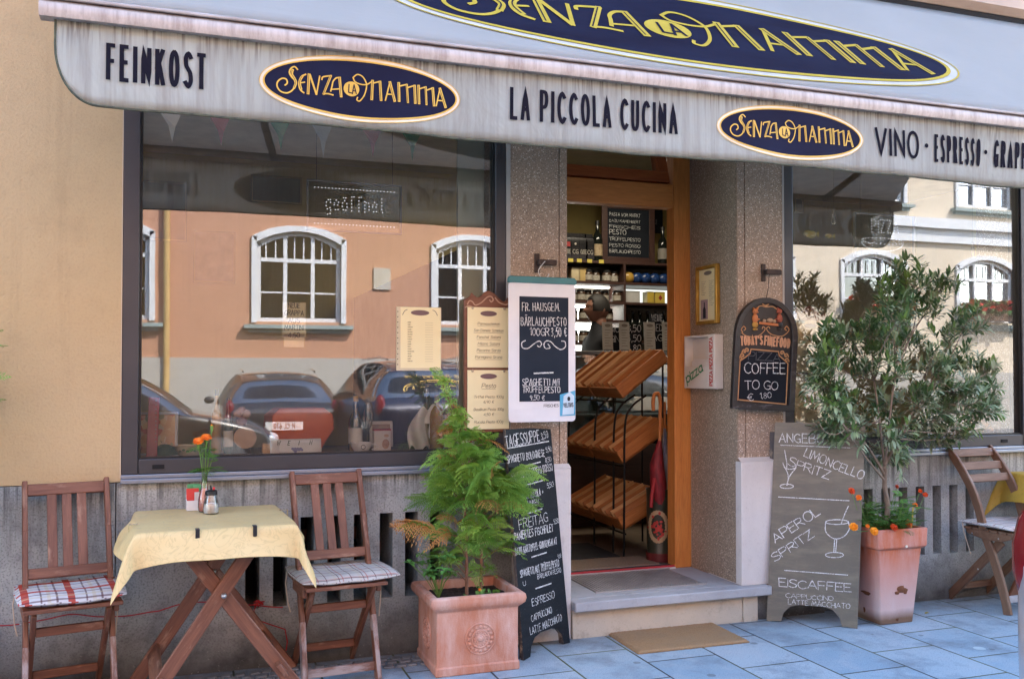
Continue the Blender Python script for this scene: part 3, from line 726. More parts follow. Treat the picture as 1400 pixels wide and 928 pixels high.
# ------------------------------------------------------------------ houses across the street (seen in the shop windows)
M_SALMON = m_plaster('salmon_roughcast', (.50, .26, .16), (.54, .29, .185), .9, bsc=28)
M_CREAMW = m_plaster('cream_roughcast', (.66, .55, .42), (.70, .60, .47), .7, bsc=28)
M_WHITE = mat('white_window_paint', (.72, .72, .72), (.66, .66, .67), rough=.45)
M_DPANE = m_glass('far_window_glass', .10, (.12, .13, .14))
M_ROOM = flat('dark_room', (.02, .022, .024), .9)
FY = -13.0
def arch_pts(x0, x1, z0, z1, rise, n=10):
    pts = [(x0, z0), (x1, z0)]
    for i in range(n + 1):
        t = i / n; x = x1 + (x0 - x1) * t; pts.append((x, z1 - rise + rise * (1 - (2 * t - 1) ** 2)))
    return pts
def far_house(name, label, hx0, hx1, wmat, plmat, plz, wins, top=9.6, fy=FY):
    h = thing(name, label, 'building', ((hx0 + hx1) / 2, fy, 0))
    ox = (hx0 + hx1) / 2
    m = MB()
    cols = sorted(wins, key=lambda w_: w_[0]); m.T = Matrix.Translation((-ox, 0, 0))
    rows = sorted(set((w_[2], w_[3]) for w_ in wins)); z = plz
    for (za, zb) in rows:
        m.box(hx0, -.4, z, hx1, 0, za); cur = hx0
        for w_ in [q for q in cols if (q[2], q[3]) == (za, zb)]:
            m.box(cur, -.4, za, w_[0], 0, zb); cur = w_[1]
            if w_[4]:                                       # spandrels over a segmental arch
                ap = arch_pts(w_[0], w_[1], za, zb, w_[4])[2:]
                for (xa, zc), (xb, zd) in zip(ap, ap[1:]):
                    m.add([(xa, 0, zc), (xb, 0, zd), (xb, 0, zb), (xa, 0, zb), (xa, -.4, zc), (xb, -.4, zd)], [[0, 3, 2, 1], [0, 1, 5, 4]])
        m.box(cur, -.4, za, hx1, 0, zb); z = zb
    m.box(hx0, -.4, z, hx1, 0, top); m.box(hx0, -8, 0, hx0 + .4, -.4, top); m.box(hx1 - .4, -8, 0, hx1, -.4, top); m.box(hx0 + .4, -8, top - .3, hx1 - .4, -.4, top - .05)
    m.build('wall', wmat, h)
    m = MB(); m.T = Matrix.Translation((-ox, 0, 0)); m.box(hx0 + .002, -.4, -.1, hx1 - .002, .05, plz - .002); m.build('plinth', plmat, h)
    m = MB(); m.T = Matrix.Translation((-ox, 0, 0)); m.box(hx0 - .1, -.3, top + .001, hx1 + .1, .35, top + .3); m.build('cornice', wmat, h)
    for (xa, xb, za, zb, rise) in wins:
        f = MB(); f.T = Matrix.Translation((-ox, 0, 0)); W2 = xb - xa; t = .075
        ap = arch_pts(xa, xb, za, zb, rise or .001)[2:]; ai = arch_pts(xa + t, xb - t, za, zb - t, rise or .001)[2:]
        def arcbar(o_, i_, y0, y1):
            n = len(o_)
            f.add([(x, y1, z_) for x, z_ in o_] + [(x, y1, z_) for x, z_ in i_], [[k, k + 1, n + k + 1, n + k] for k in range(n - 1)])
        arcbar(ap, ai, 0, -.06)
        # outer moulding round the arch
        om = [(x + (-.09 if x < (xa + xb) / 2 else .09), z_ + .10) for x, z_ in ap]; n = len(om)
        f.add([(x, .05, z_) for x, z_ in om] + [(x, .05, z_) for x, z_ in ap] + [(x, 0, z_) for x, z_ in om] + [(x, -.06, z_) for x, z_ in ap],
              [[k, k + 1, n + k + 1, n + k] for k in range(n - 1)] + [[2 * n + k, 2 * n + k + 1, k + 1, k] for k in range(n - 1)] + [[n + k, n + k + 1, 3 * n + k + 1, 3 * n + k] for k in range(n - 1)])
        spz = zb - (rise or 0)
        for x in (xa - .09, xb): f.box(x, -.05, za - .02, x + .09, .05, spz + .10)
        for x in (xa + .0, xb - t): f.box(x, -.12, za, x + t, -.06, spz)
        f.box(xa + t, -.12, za, xb - t, -.06, za + t)
        tr = za + (zb - za) * .66
        f.box(xa + t, -.115, tr, xb - t, -.05, tr + .07)
        for k in (1, 2):
            x = xa + W2 * k / 3; f.box(x - .035, -.119, za + t, x + .035, -.055, zb - .06 - (rise or 0) * .1)
        for k in range(3): f.box(xa + W2 * k / 3 + .03, -.11, za + (tr - za) * .48, xa + W2 * (k + 1) / 3 - .03, -.08, za + (tr - za) * .48 + .03)
        for k in range(9):
            if k % 3 == 0: continue
            f.box(xa + W2 * k / 9 - .012, -.10, tr + .07, xa + W2 * k / 9 + .012, -.085, spz + (rise or 0) * .5)
        fo = f.build('window', M_WHITE, h)
        g = MB(); g.T = Matrix.Translation((-ox, 0, 0)); pp = arch_pts(xa, xb, za, zb, rise or .001); g.add([(x, -.13, z_) for x, z_ in pp], [list(range(len(pp)))]); g.build('pane', M_DPANE, fo)
        g = MB(); g.T = Matrix.Translation((-ox, 0, 0)); g.box(xa - .1, -.9, za - .2, xb + .1, -.85, zb + .1); g.build('room', M_ROOM, fo)
        g = MB(); g.T = Matrix.Translation((-ox, 0, 0))
        for (ca, cb) in ((xa, xa + W2 * .30), (xb - W2 * .30, xb)):
            g.sheet(lambda a, b, ca=ca, cb=cb: V((ca + (cb - ca) * a, -.22 + .025 * sin(a * 34), za + (zb - za) * b)), 40, 1)
        g.build('curtain', mat('net_curtain', (.22, .25, .24), (.15, .17, .165), sc=3), fo)
        s = MB(); s.T = Matrix.Translation((-ox, 0, 0)); s.box(xa - .22, -.05, za - .13, xb + .22, .16, za - .06); s.box(xa - .14, -.04, za - .20, xb + .14, .08, za - .1305)
        s.build('sill', mat('copper_green_sill', (.30, .36, .34), (.24, .29, .28), sc=4), fo)
    return h
M_FPL = m_stone('pale_plinth', (.46, .43, .38), (.40, .37, .33), (.28, .26, .23), (.4, .4, 2))
sw = [(x, x + 1.52, 2.26, 3.92, .22) for x in (-9.0, -5.6, -2.15, 1.17, 4.50, 7.9)] + [(x, x + 1.52, 5.9, 7.7, 0) for x in (-9.0, -5.6, -2.15, 1.17, 4.50, 7.9)]
sh = far_house('salmon_house', 'salmon roughcast house across the street reflected in the left shop window', -24, 10.2, M_SALMON, M_FPL, 1.60, sw)
m = MB(); m.T = Matrix.Translation((6.9, 0, 0)); m.tube([(-.35 , .09, 0), (-.35, .09, 10.8)], .055, 10); m.build('drain_pipe', mat('ochre_pipe', (.55, .36, .14), (.45, .28, .10)), sh, smooth=60)
m = MB(); m.T = Matrix.Translation((6.9, 0, 0)); m.box(3.3, .001, 2.9, 3.62, .035, 3.3); m.build('house_plaque', mat('house_plaque', (.55, .50, .42), (.4, .36, .3)), sh)
cw = [(x, x + 1.7, 2.55, 4.05, .25) for x in (10.9, 14.0, 17.3, 20.6, 23.9)] + [(x, x + 1.7, 5.3, 7.0, 0) for x in (10.9, 14.0, 17.3, 20.6, 23.9)]
ch_ = far_house('cream_house', 'cream roughcast house with red geraniums across the street reflected in the right shop window', 10.3, 34, M_CREAMW, M_FPL, 1.35, cw)
m = MB(); m.T = Matrix.Translation((-22.15, 0, 0)); m.box(10.32, 0, 4.72, 33.9, .22, 4.95); m.box(10.32, 0, 4.4, 33.9, .10, 4.7195); m.build('string_course', M_WHITE, ch_)
# geranium boxes on the cream house
gm_leaf = mat('geranium_leaf', (.07, .16, .03), (.04, .10, .02), rough=.6); gm_red = mat('geranium_red', (.62, .03, .015), (.5, .02, .01), rough=.5)
M_BOXB = mat('brown_flower_box', (.18, .10, .06), (.13, .07, .04))
for n_, x in enumerate((14.0, 17.3)):
    t = thing('geranium_box', ('red geraniums in a window box with wide orange blooms reflected at the right window edge' if n_ else 'red geraniums in a window box reflected behind the olive tree leaves'), 'flower box', (x + .85, FY + .28, 2.6), 0, 'geranium boxes across the street')
    m = MB(); m.box(-.8, -.1, -.02, .8, .1, .16); m.build('trough', M_BOXB, t)
    m = MB(); r_ = MB(); rs = random.Random(9 + n_)
    for k in range(420):
        p = V((rs.uniform(-.85, .85), rs.gauss(.04, .1), rs.uniform(.12, .45))); M4 = Euler((rs.uniform(-1, 1), rs.uniform(-1, 1), rs.uniform(0, 6))).to_matrix()
        b = r_ if rs.random() < .36 and p.z > .2 else m; s_ = .05
        b.add([p + M4 @ V(q) for q in ((-s_, -s_, 0), (s_, -s_, 0), (s_, s_, 0), (-s_, s_, 0))], [[0, 1, 2, 3]])
    m.build('foliage', gm_leaf, t); r_.build('blossoms', gm_red, t)

# ------------------------------------------------------------------ cars
M_TYRE = mat('tyre_rubber', (.02, .02, .02), rough=.85); M_RIM = mat('alloy_rim', (.45, .46, .48), rough=.3, metal=.9)
M_CGLASS = m_glass('car_glass', .0, (.05, .06, .07), .0, .3); M_RLAMP = flat('red_tail_lamp', (.16, .008, .012), .15)
M_WLAMP = flat('clear_lamp', (.6, .62, .65), .08, .3); M_PLATE = flat('number_plate', (.75, .76, .74), .4); M_CPL = flat('black_plastic', (.025, .025, .027), .6); M_CHR = flat('chrome', (.7, .7, .72), .12, 1.0)
def paint(name, c, met=.3):
    t = NT(name); fl = t.noise(t.gc(), 900, 2)
    t.bsdf(t.ramp(fl, [(.3, c), (.7, tuple(min(1, q * 1.18) for q in c))]), .3, met, Coat_Weight=1.0, Coat_Roughness=.03); return t.done()
def car(name, label, loc, rz, pm, L=4.1, Wd=1.76, roof=1.46, hatch=True, plate=''):
    """length along +x, nose at +L/2; tail at -L/2"""
    t = thing(name, label, 'car', loc, rz, 'parked cars')
    k = roof / 1.46; h2 = Wd / 2
    #  x, bottom, belt, roof, half width bottom, belt, roof
    st = [(-L / 2, .42, .80, .82, .62, .66, .60), (-L / 2 + .05, .30, .93, .95, .76, .78, .66), (-L / 2 + .16, .24, .98, 1.02, .83, .84, .64), (-L / 2 + .42, .22, 1.0, 1.33, .87, .87, .60), (-L / 2 + .66, .2, 1.0, 1.42, .88, .88, .60),
          (-L / 2 + 1.2, .2, .98, 1.46, .88, .88, .61), (-L / 2 + 1.9, .2, .96, 1.46, .88, .88, .61), (-L / 2 + 2.35, .2, .95, 1.42, .88, .88, .60), (-L / 2 + 2.75, .2, .94, 1.22, .88, .875, .62), (-L / 2 + 3.05, .2, .93, .97, .88, .87, .66),
          (-L / 2 + 3.5, .22, .86, .90, .87, .84, .60), (L / 2 - .18, .26, .74, .78, .80, .76, .50), (L / 2 - .05, .32, .62, .66, .68, .66, .42), (L / 2, .40, .52, .55, .52, .52, .36)]
    m = MB(); rings = []
    for (x, zb, zl, zr, wb, wl, wr) in st:
        zl *= k; zr *= k; q = h2 / .88
        half = [(0, zb), (wb * .8 * q, zb), (wb * q, zb + .10), (max(wb, wl) * q * 1.0, (zb + zl) * .55), (wl * q * .985, zl), ((wl * .35 + wr * .65) * q, zl + (zr - zl) * .70), (wr * q * .93, zr - .035 * min(1, (zr - zl) * 5)), (wr * q * .62, zr), (0, zr + .012)]
        rings.append([(x, -y, z) for y, z in half[::-1]][:-1] + [(x, y, z) for y, z in half])
    n = len(rings[0])
    for r in rings: m.v += r; m.g += r
    gl = MB(); nf = len(rings)
    # ring order: index 0 = roof centre (-y side) ... ; side glass = faces between belt (idx 4 of half) and idx 6
    half_n = 9
    def is_side(j): return j in (2, 3, n - 4, n - 5)
    for i in range(nf - 1):
        for j in range(n - 1):
            f = [i * n + j, (i + 1) * n + j, (i + 1) * n + j + 1, i * n + j + 1]; z0 = st[i]; mid = (st[i][0] + st[i + 1][0]) / 2 + L / 2
            side = is_side(j) and .42 < mid < 2.75
            back = .16 < mid < .42 and (j <= 3 or j >= n - 5)
            front = 2.35 < mid < 3.05 and (j <= 3 or j >= n - 5)
            (m.f.append(f), m.m.append(0)) if not (side or back or front) else (m.f.append(f), m.m.append(1))
    m.f.append(list(range(n))); m.m.append(0); m.f.append([(nf - 1) * n + j for j in range(n)][::-1]); m.m.append(0)
    body = m.build('body', [pm, M_CGLASS], t, smooth=180)
    me = body.data; cr = me.attributes.new('crease_edge', 'FLOAT', 'EDGE'); em = {}
    for p in me.polygons:
        for ek in p.edge_keys: em.setdefault(ek, set()).add(p.material_index)
    for e in me.edges:
        if len(em.get(tuple(sorted(e.vertices)), ())) > 1: cr.data[e.index].value = .9
        elif e.vertices[0] % n == e.vertices[1] % n and (e.vertices[0] % n) in (2, n - 3, 4, n - 5): cr.data[e.index].value = .45
    md = body.modifiers.new('sub', 'SUBSURF'); md.levels = 2; md.render_levels = 2
    # wheels
    for x in (-L / 2 + .72, L / 2 - .78):
        for s in (-1, 1):
            M4 = Matrix.Rotation(pi / 2, 3, 'X'); c = V((x, s * (h2 - .11), .31))
            w_ = MB(); w_.lathe([(.2, -.1), (.29, -.1), (.31, -.07), (.31, .07), (.29, .1), (.2, .1)], 28, c, M4); wo = w_.build('wheel', M_TYRE, t, smooth=40)
            w_ = MB(); w_.lathe([(.0, .06), (.05, .085), (.17, .07), (.205, .105), (.205, -.105), (.17, -.07), (.05, -.085), (0, -.06)], 28, c, M4); w_.build('rim', M_RIM, wo, smooth=40)
            a = MB(); a.lathe([(.36, -.025), (.375, 0), (.36, .025)], 28, V((x, s * (h2 - .008), .31)), M4); a.build('wheel_arch', M_CPL, t, smooth=60)
    for s in (-1, 1):
        m = MB(); m.ell((-L / 2 + .115, s * .735 * h2 / .88, .90 * k), .075, .075, .16 * k, 14); m.build('tail_lamp', M_RLAMP, t, smooth=180)
        m = MB(); m.ell((L / 2 - .16, s * .58 * h2 / .88, .64 * k), .13, .17, .08, 12); m.build('headlight', M_WLAMP, t, smooth=180)
        m = MB(); m.ell((-L / 2 + 2.72, s * (h2 + .075), 1.0 * k), .05, .085, .06, 10); m.build('mirror', M_CPL, t, smooth=180)
        m = MB(); m.tube([(-L / 2 + .75, s * .52 * h2 / .88, 1.46 * k), (-L / 2 + 1.2, s * .53 * h2 / .88, 1.50 * k), (-L / 2 + 2.2, s * .53 * h2 / .88, 1.475 * k)], .016, 6); m.build('roof_rail', M_CHR, t, smooth=60)
        for xd in (.9, 1.85):
            m = MB(); m.cbox((-L / 2 + xd + .3, s * (h2 + .002), .84 * k), .16, .022, .03); m.build('door_handle', pm, t, bevel=.005)
    m = MB(); m.cbox((-L / 2 - .005, 0, .40), .06, 1.35 * h2 / .88, .16); m.build('bumper', M_CPL, t, bevel=.02)
    m = MB(); m.cbox((-L / 2 - .012, 0, .70 * k), .03, .52, .115); pl = m.build('number_plate', M_PLATE, t)
    if plate:
        m = MB(); text(m, plate, 0, .665 * k, .075, lambda u, v: V((-L / 2 - .029, -u, v)), w=.15, sx=.7, sp=1.4, align='c'); m.build('lettering', M_INK, pl)
    m = MB(); m.tube([(-L / 2 + .175, .0, 1.03 * k), (-L / 2 + .21, -.18, 1.08 * k), (-L / 2 + .23, -.36, 1.09 * k)], .009, 5); m.build('wiper', M_CPL, t)
    return t
car('parked_car', 'black estate car parked with its rear window and number plate towards the shop', (1.30, -11.2, -.12), radians(-90), paint('black_paint', (.012, .013, .016)), plate='M CL 670')
vn = car('parked_car', 'dark blue shop car with gold oval lettering on its rear window', (3.05, -9.3, -.12), radians(-92), paint('dark_blue_paint', (.010, .011, .030)), L=4.3, Wd=1.98, roof=1.62)
m = MB(); sf = lambda u, v, o=0: V((-2.15 + .165 + max(0, (v - 1.10)) * .62 - .012 - o, -u, v))
ring(m, 0, 1.23, .50, .125, .016, .012, sf, 48); ring(m, 0, 1.23, .46, .10, .008, .006, sf, 48)
text(m, 'SENZA MAMMA', 0, 1.195, .075, sf, w=.14, fit=.78, align='c'); text(m, 'ESPRESSO', 0, 1.07, .04, sf, w=.14, fit=.3, align='c'); text(m, 'Feinkost · Partyservice · Weine', 0, 1.375, .045, sf, w=.12, fit=.9, align='c')
m.build('lettering', M_GOLD, vn)
car('parked_car', 'black hatchback parked lengthways with bright window trim reflected at the left', (-.95, -8.05, -.12), radians(-1), paint('brown_black_paint', (.02, .017, .015)))
car('parked_car', 'light beige car parked across the street reflected behind the olive tree', (9.3, -9.8, -.12), radians(4), paint('beige_paint', (.45, .36, .27)))
car('parked_car', 'silver car parked at the kerb, only its rear corner in view at the right edge', (4.118, -3.20, -.12), radians(0), paint('silver_paint', (.50, .50, .54), .6), L=4.2, Wd=1.84, roof=1.52)
# ------------------------------------------------------------------ wooden furniture on the pavement
M_TEAK = wood('red_brown_teak', (.225, .086, .042), (.125, .044, .022), (.42, .26, .17), .48, wornamt=.57)
M_TEAKW = wood('worn_teak', (.22, .10, .06), (.16, .065, .038), (.40, .33, .30), .6, wornamt=.42)
M_BROWN = wood('grey_brown_wood', (.21, .115, .066), (.135, .068, .038), (.33, .25, .19), .55, wornamt=.58)
M_BOLT = mat('bolt_steel', (.45, .44, .42), rough=.35, metal=.9)
def m_check(name, base, red, sx=1.0, heavy=True):
    t = NT(name); a = t.n('Attribute', attribute_name='gc').outputs['Vector']; x, y, z = t.xyz(a)[:3]
    def lines(co, period, off, wd):
        f = t.math('FRACT', t.math('ADD', t.math('DIVIDE', co, period), off)); return t.math('LESS_THAN', f, wd)
    n1 = t.noise(a, 40, 3); wv = t.noise(a, 500, 2)
    c = t.ramp(n1, [(.3, base), (.7, tuple(q * .88 for q in base))])
    cream = (.55, .45, .26); dark = (.10, .035, .04)
    if heavy:
        for co, o in ((x, .13), (y, .52)):
            c = t.mix(t.math('MULTIPLY', lines(co, .155, o, .16), .92), c, red)
            c = t.mix(t.math('MULTIPLY', lines(co, .155, o + .26, .05), .75), c, dark)
            c = t.mix(t.math('MULTIPLY', lines(co, .155, o + .60, .04), .7), c, dark)
            c = t.mix(t.math('MULTIPLY', lines(co, .155, o + .45, .08), .45), c, cream)
    else:
        for co, o in ((x, .1), (y, .3)):
            c = t.mix(t.math('MULTIPLY', lines(co, .052, o, .07), .75), c, dark)
            c = t.mix(t.math('MULTIPLY', lines(co, .104, o + .3, .05), .55), c, red)
            c = t.mix(t.math('MULTIPLY', lines(co, .104, o + .62, .12), .25), c, cream)
    t.bsdf(c, .9, 0, t.bump(wv, .3, .002), Specular_IOR_Level=.15); return t.done()
M_CH1 = m_check('red_check_cotton', (.62, .60, .58), (.45, .045, .02))
M_CH2 = m_check('fine_check_cotton', (.55, .52, .47), (.40, .06, .03), heavy=False)
M_CH3 = m_check('pale_grid_cotton', (.62, .57, .53), (.38, .10, .08), heavy=False)

def folding_chair(name, label, loc, rz, group, m1=M_TEAK, mleg=M_TEAKW):
    """front is -y. posts run from the front feet up to the back rest"""
    t = thing(name, label, 'chair', loc, rz, group)
    w = .155
    def postpt(s, k):                                         # front foot -> top
        return V((s * (w + .0 - .003 * k), -.335 + .305 * k - .02 * sin(pi * k), .862 * k))
    for s in (-1, 1):
        m = MB(); ks = [0, .28, .55, .78, 1.0]
        for a, b in zip(ks, ks[1:]): m.bar(postpt(s, a), postpt(s, b) + (postpt(s, b) - postpt(s, a)).normalized() * .003, .020, .042, (1, 0, 0))
        m.build('back_post', [m1], t, bevel=.004)
        m = MB(); m.bar((s * (w - .024), -.345, .405), (s * (w - .024), .0, .012), .019, .040); m.build('rear_leg', m1, t, bevel=.004)
        m = MB(); M4 = Matrix.Rotation(pi / 2, 3, 'Y'); m.lathe([(.0, -.006), (.006, -.005), (.007, 0), (.006, .005), (0, .006)], 10, V((s * (w + .012), -.205, .335)), M4); m.build('bolt', M_BOLT, t, smooth=60)
        m = MB(); m.cbox((s * (w + .003), -.235, .395), .022, .20, .045); m.build('seat_rail', m1, t, bevel=.006)
        m = MB(); m.bar((s * (w + .003), -.335, 0), postpt(s, .30) + V((0, -.001, 0)), .0215, .0435); m.build('worn_leg_end', mleg, t, bevel=.004)
    tp = postpt(0, .965); bt = postpt(0, .60)
    dv = (tp - bt).normalized()
    m = MB(); m.bar(tp + V((-w + .008, 0, 0)), tp + V((w - .008, 0, 0)), .018, .048, (0, 1, -.35)); m.build('top_rail', m1, t, bevel=.004)
    m = MB(); m.bar(bt + V((-w + .008, 0, 0)), bt + V((w - .008, 0, 0)), .018, .042, (0, 1, -.35)); m.build('lower_rail', m1, t, bevel=.004)
    for x in (-.055, 0, .055):
        m = MB(); m.bar(bt + V((x, 0, 0)) + dv * .018, tp + V((x, 0, 0)) - dv * .02, .036, .010); m.build('back_slat', m1, t, bevel=.002)
    m = MB()
    for k in range(7): m.cbox((0, -.395 + k * .053, .422), .345, .044, .016)
    m.build('seat', m1, t, bevel=.003)
    m = MB(); m.bar((-w + .034, -.262, .31), (w - .034, -.262, .31), .018, .034, (0, 1, 0)); m.build('stretcher', m1, t, bevel=.003)
    m = MB(); m.bar((-w + .034, -.075, .095), (w - .034, -.075, .095), .018, .034, (0, 1, 0)); m.build('stretcher', m1, t, bevel=.003)
    m = MB(); m.bar((-w + .01, -.318, .055), (w - .01, -.318, .055), .016, .036, (0, 1, 0)); m.build('foot_rail', mleg, t, bevel=.003)
    return t
def cushion(label, loc, rz, mt, w=.40, d=.375, h=.042, group='seat cushions', tilt=0.0, ties=True):
    t = thing('seat_cushion', label, 'cushion', loc, rz, group)
    m = MB(); n = 22; rs = random.Random(int(w * 1000))
    def top(a, b, sgn):
        x = (a - .5) * 2; y = (b - .5) * 2
        r = (1 - abs(x) ** 5) * (1 - abs(y) ** 5); r = max(0, r) ** .45
        q = 1 - .28 * math.exp(-((x * 2.4) ** 2 + (y * 2.4) ** 2) * 1.3) if sgn > 0 else 1
        ex = 1 - .05 * y * y; ey = 1 - .045 * x * x
        wob = .004 * noise.noise(V((x * 2.5, y * 2.5, w * 30 + h * 99)))
        return V((x * w / 2 * ex, y * d / 2 * ey + tilt * 0, (h * .5 + sgn * h * .5 * r * q) + wob + .006 * x * x - .012 * (y < -.6) * (abs(y) - .6)))
    m.sheet(lambda a, b: top(a, b, 1), n, n); m.sheet(lambda a, b: top(b, a, -1), n, n)
    m.build('pad', mt, t, smooth=180)
    m = MB(); m.tube([top(k / 40, 0, -1) if k <= 40 else top(1, (k - 40) / 40, -1) for k in range(81)], .0028, 5); m.tube([top(0, k / 40, -1) if k <= 40 else top((k - 40) / 40, 1, -1) for k in range(81)], .0028, 5); m.build('piping', mt, t, smooth=60)
    if ties:
        for s in (-1, 1):
            m = MB(); b = V((s * w * .47, d * .40, .015)); m.tube([b, b + V((s * .012, -.02, -.05)), b + V((s * .006, -.045, -.13)), b + V((s * -.004, -.05, -.20 - .03 * s))], .0028, 5)
            m.build('tie', mat('cream_tie', (.62, .50, .36)), t, smooth=60)
    return t
G_CH = 'red brown folding chairs at the small table'
c1 = (-.475, -.02); c2 = (.590, -.005)
R1, R2 = radians(11), radians(6)
folding_chair('folding_chair', 'red brown folding chair left of the small table by the yellow wall', (*c1, 0), R1, G_CH)
folding_chair('folding_chair', 'red brown folding chair with three back slats between the table and the conifer planter', (*c2, 0), R2, G_CH)
def rel(c, r, x, y, z): return (c[0] + x * cos(r) - y * sin(r), c[1] + x * sin(r) + y * cos(r), z)
cushion('flat pillow with bold red and cream checks on the chair by the yellow wall', rel(c1, R1, .0, -.24, .431), R1, M_CH1, .385, .37)
cushion('thin pillow with fine dark and red grid lines on the chair beside the conifer planter', rel(c2, R2, .02, -.24, .431), R2, M_CH2, .43, .37, .036)

# table
TC = V((.098, -.345)); TR = radians(3); TZ = .722
G_T = None
def xtable(label, loc, rz, hw=.285, hd=.30):
    t = thing('folding_table', label, 'table', loc, rz, 'wooden cafe tables')
    m = MB()
    for k in range(7): m.cbox((-hw + .04 + k * (2 * hw - .08) / 6, 0, TZ - .011), .078, 2 * hd, .022)
    m.build('table_top', M_TEAK, t, bevel=.004)
    for yy, off in ((-hd + .07, 0), (hd - .06, .0)):
        m = MB(); m.bar((-.30, yy, .0), (.17, yy, TZ - .025), .056, .021, (0, 0, 1)); m.build('leg', M_TEAK, t, bevel=.004)
        m = MB(); m.bar((.36, yy + .023, .0), (-.15, yy + .023, TZ - .025), .056, .021, (0, 0, 1)); m.build('leg', M_TEAK, t, bevel=.004)
        m = MB(); m.lathe([(0, .026), (.006, .024), (.010, .018), (.011, .010), (0, .009)], 14, V((.026, yy - .002, .463)), Matrix.Rotation(pi / 2, 3, 'X')); m.build('bolt', M_BOLT, t, smooth=40)
    for x, z in ((-.21, .155), (.245, .16)):
        m = MB(); m.bar((x, -hd + .03, z), (x, hd - .02, z), .062, .018, (.55 if x < 0 else -.55, 0, .8)); m.build('foot_bar', M_TEAK, t, bevel=.004)
    return t
xtable('small wooden folding table with crossed legs under the yellow cloth between two chairs', (TC.x, TC.y, 0), TR)
def m_cloth(name, a, b):
    t = NT(name); v = t.gc((1, 1, 1)); w1 = t.noise(v, 13, 2, .5, 2.5); n2 = t.noise(v, 700, 2); n1 = t.noise(v, 5, 3)
    vein = t.ramp(w1, [(.46, 0.0), (.50, 1.0), (.54, 0.0)])
    c = t.mix(t.math('MULTIPLY', vein, .45), t.ramp(n1, [(.3, a), (.7, b)]), tuple(q * .72 for q in b))
    b_ = t.bsdf(c, t.ramp(vein, [(0, .48), (1, .36)]), 0, t.bump(n2, .15, .001), Specular_IOR_Level=.3)
    tr = t.n('BsdfTranslucent', {'Color': c}); mx = t.n('MixShader', {0: .22, 1: b_.outputs[0], 2: tr.outputs[0]}); t.t.links.new(mx.outputs[0], t.out.inputs[0]); return t.done()
M_TCLOTH = m_cloth('yellow_damask', (.82, .64, .315), (.77, .57, .26))
M_TCLOTH2 = m_cloth('golden_damask', (.62, .42, .08), (.56, .36, .06))
def tablecloth(label, loc, rz, mt, hw=.285, hd=.30, ov=.135, seed=1):
    m = MB(); n = 64
    def pt(a, b):
        x = (a - .5) * 2 * (hw + ov); y = (b - .5) * 2 * (hd + ov)
        ax = max(0, abs(x) - hw); ay = max(0, abs(y) - hd); sx = 1 if x > 0 else -1; sy = 1 if y > 0 else -1
        tx = min(1, abs(x) / hw); ty = min(1, abs(y) / hd)
        px, py, z = x, y, 0.0
        if ax > 0 and ay == 0:
            fl = .42 * (1 - ty ** 2) + .12; px = sx * (hw + .006 + ax * fl); z = -ax * (.74 + .20 * ty ** 3)
        elif ay > 0 and ax == 0:
            fl = .42 * (1 - tx ** 2) + .12; py = sy * (hd + .006 + ay * fl); z = -ay * (.74 + .20 * tx ** 3)
        elif ax > 0 and ay > 0:
            dd = sqrt(ax * ax + ay * ay); an = atan2(ay, ax)
            rr = .12 + .40 * sin(2 * an); px = sx * (hw + .006 + dd * cos(an) * rr); py = sy * (hd + .006 + dd * sin(an) * rr)
            z = -dd * (.94 + .30 * sin(2 * an))
        k = max(0, -z)
        wob = .022 * noise.noise(V((x * 6 + seed, y * 6, 1.3))) * min(1, k / .05)
        px += wob * (1 if ax > 0 else .2); py += wob * (1 if ay > 0 else .2) * .8
        z += .0022 * noise.noise(V((x * 9, y * 9, seed))) + (.0016 * math.exp(-((x - .09) / .004) ** 2) + .0016 * math.exp(-((y + .06) / .004) ** 2)) * (ax == 0 and ay == 0)
        if ax > 0 or ay > 0: z += .004 * max(0, 1 - (ax + ay) / .012) * 0
        return V((px, py, z + TZ + .0035))
    m.sheet(pt, n, n, lambda a, b: V(((a - .5) * .8, (b - .5) * .8, seed)))
    o = m.build('tablecloth', mt, None, smooth=180, solid=.0016)
    tag(o, label, 'tablecloth', 'yellow tablecloths'); o.location = loc; o.rotation_euler = (0, 0, rz)
    md = o.modifiers.new('s', 'SUBSURF'); md.levels = 1; md.render_levels = 1
    return o
tablecloth('pale yellow damask cloth with pointed corners hanging over the small table by the wall', (TC.x, TC.y, .0), TR, M_TCLOTH)
def T(x, y, z=TZ + .005): return V((TC.x + x * cos(TR) - y * sin(TR), TC.y + x * sin(TR) + y * cos(TR), z))
M_CLIP = mat('dark_clip_steel', (.06, .06, .065), rough=.3, metal=.8); M_CLIPC = m_glass('clear_clip', .1, (.95, .92, .8))
def clip(label, p, rz, mt):
    m = MB()
    for c, s in (((0, -.003, .004), (.015, .030, .003)), ((0, -.0195, -.014), (.015, .003, .037)), ((0, .0115, .0045), (.010, .006, .002)), ((0, -.016, -.033), (.012, .008, .004))): m.cbox(c, *s)
    o = m.build('cloth_clip', mt, None, bevel=.0008); tag(o, label, 'clip', 'table cloth clips'); o.location = p; o.rotation_euler = (0, 0, rz); return o
clip('dark clip on the front cloth edge nearer the chair by the yellow wall', T(-.075, -.305), TR, M_CLIP)
clip('dark clip on the front cloth edge nearer the conifer planter', T(.130, -.305), TR, M_CLIP)
clip('clear plastic clip on the side edge of the yellow cloth facing the yellow wall', T(-.290, -.10), TR - pi / 2, M_CLIPC)
clip('clear plastic clip on the side edge of the yellow cloth facing the other chair', T(.290, .07), TR + pi / 2, M_CLIPC)
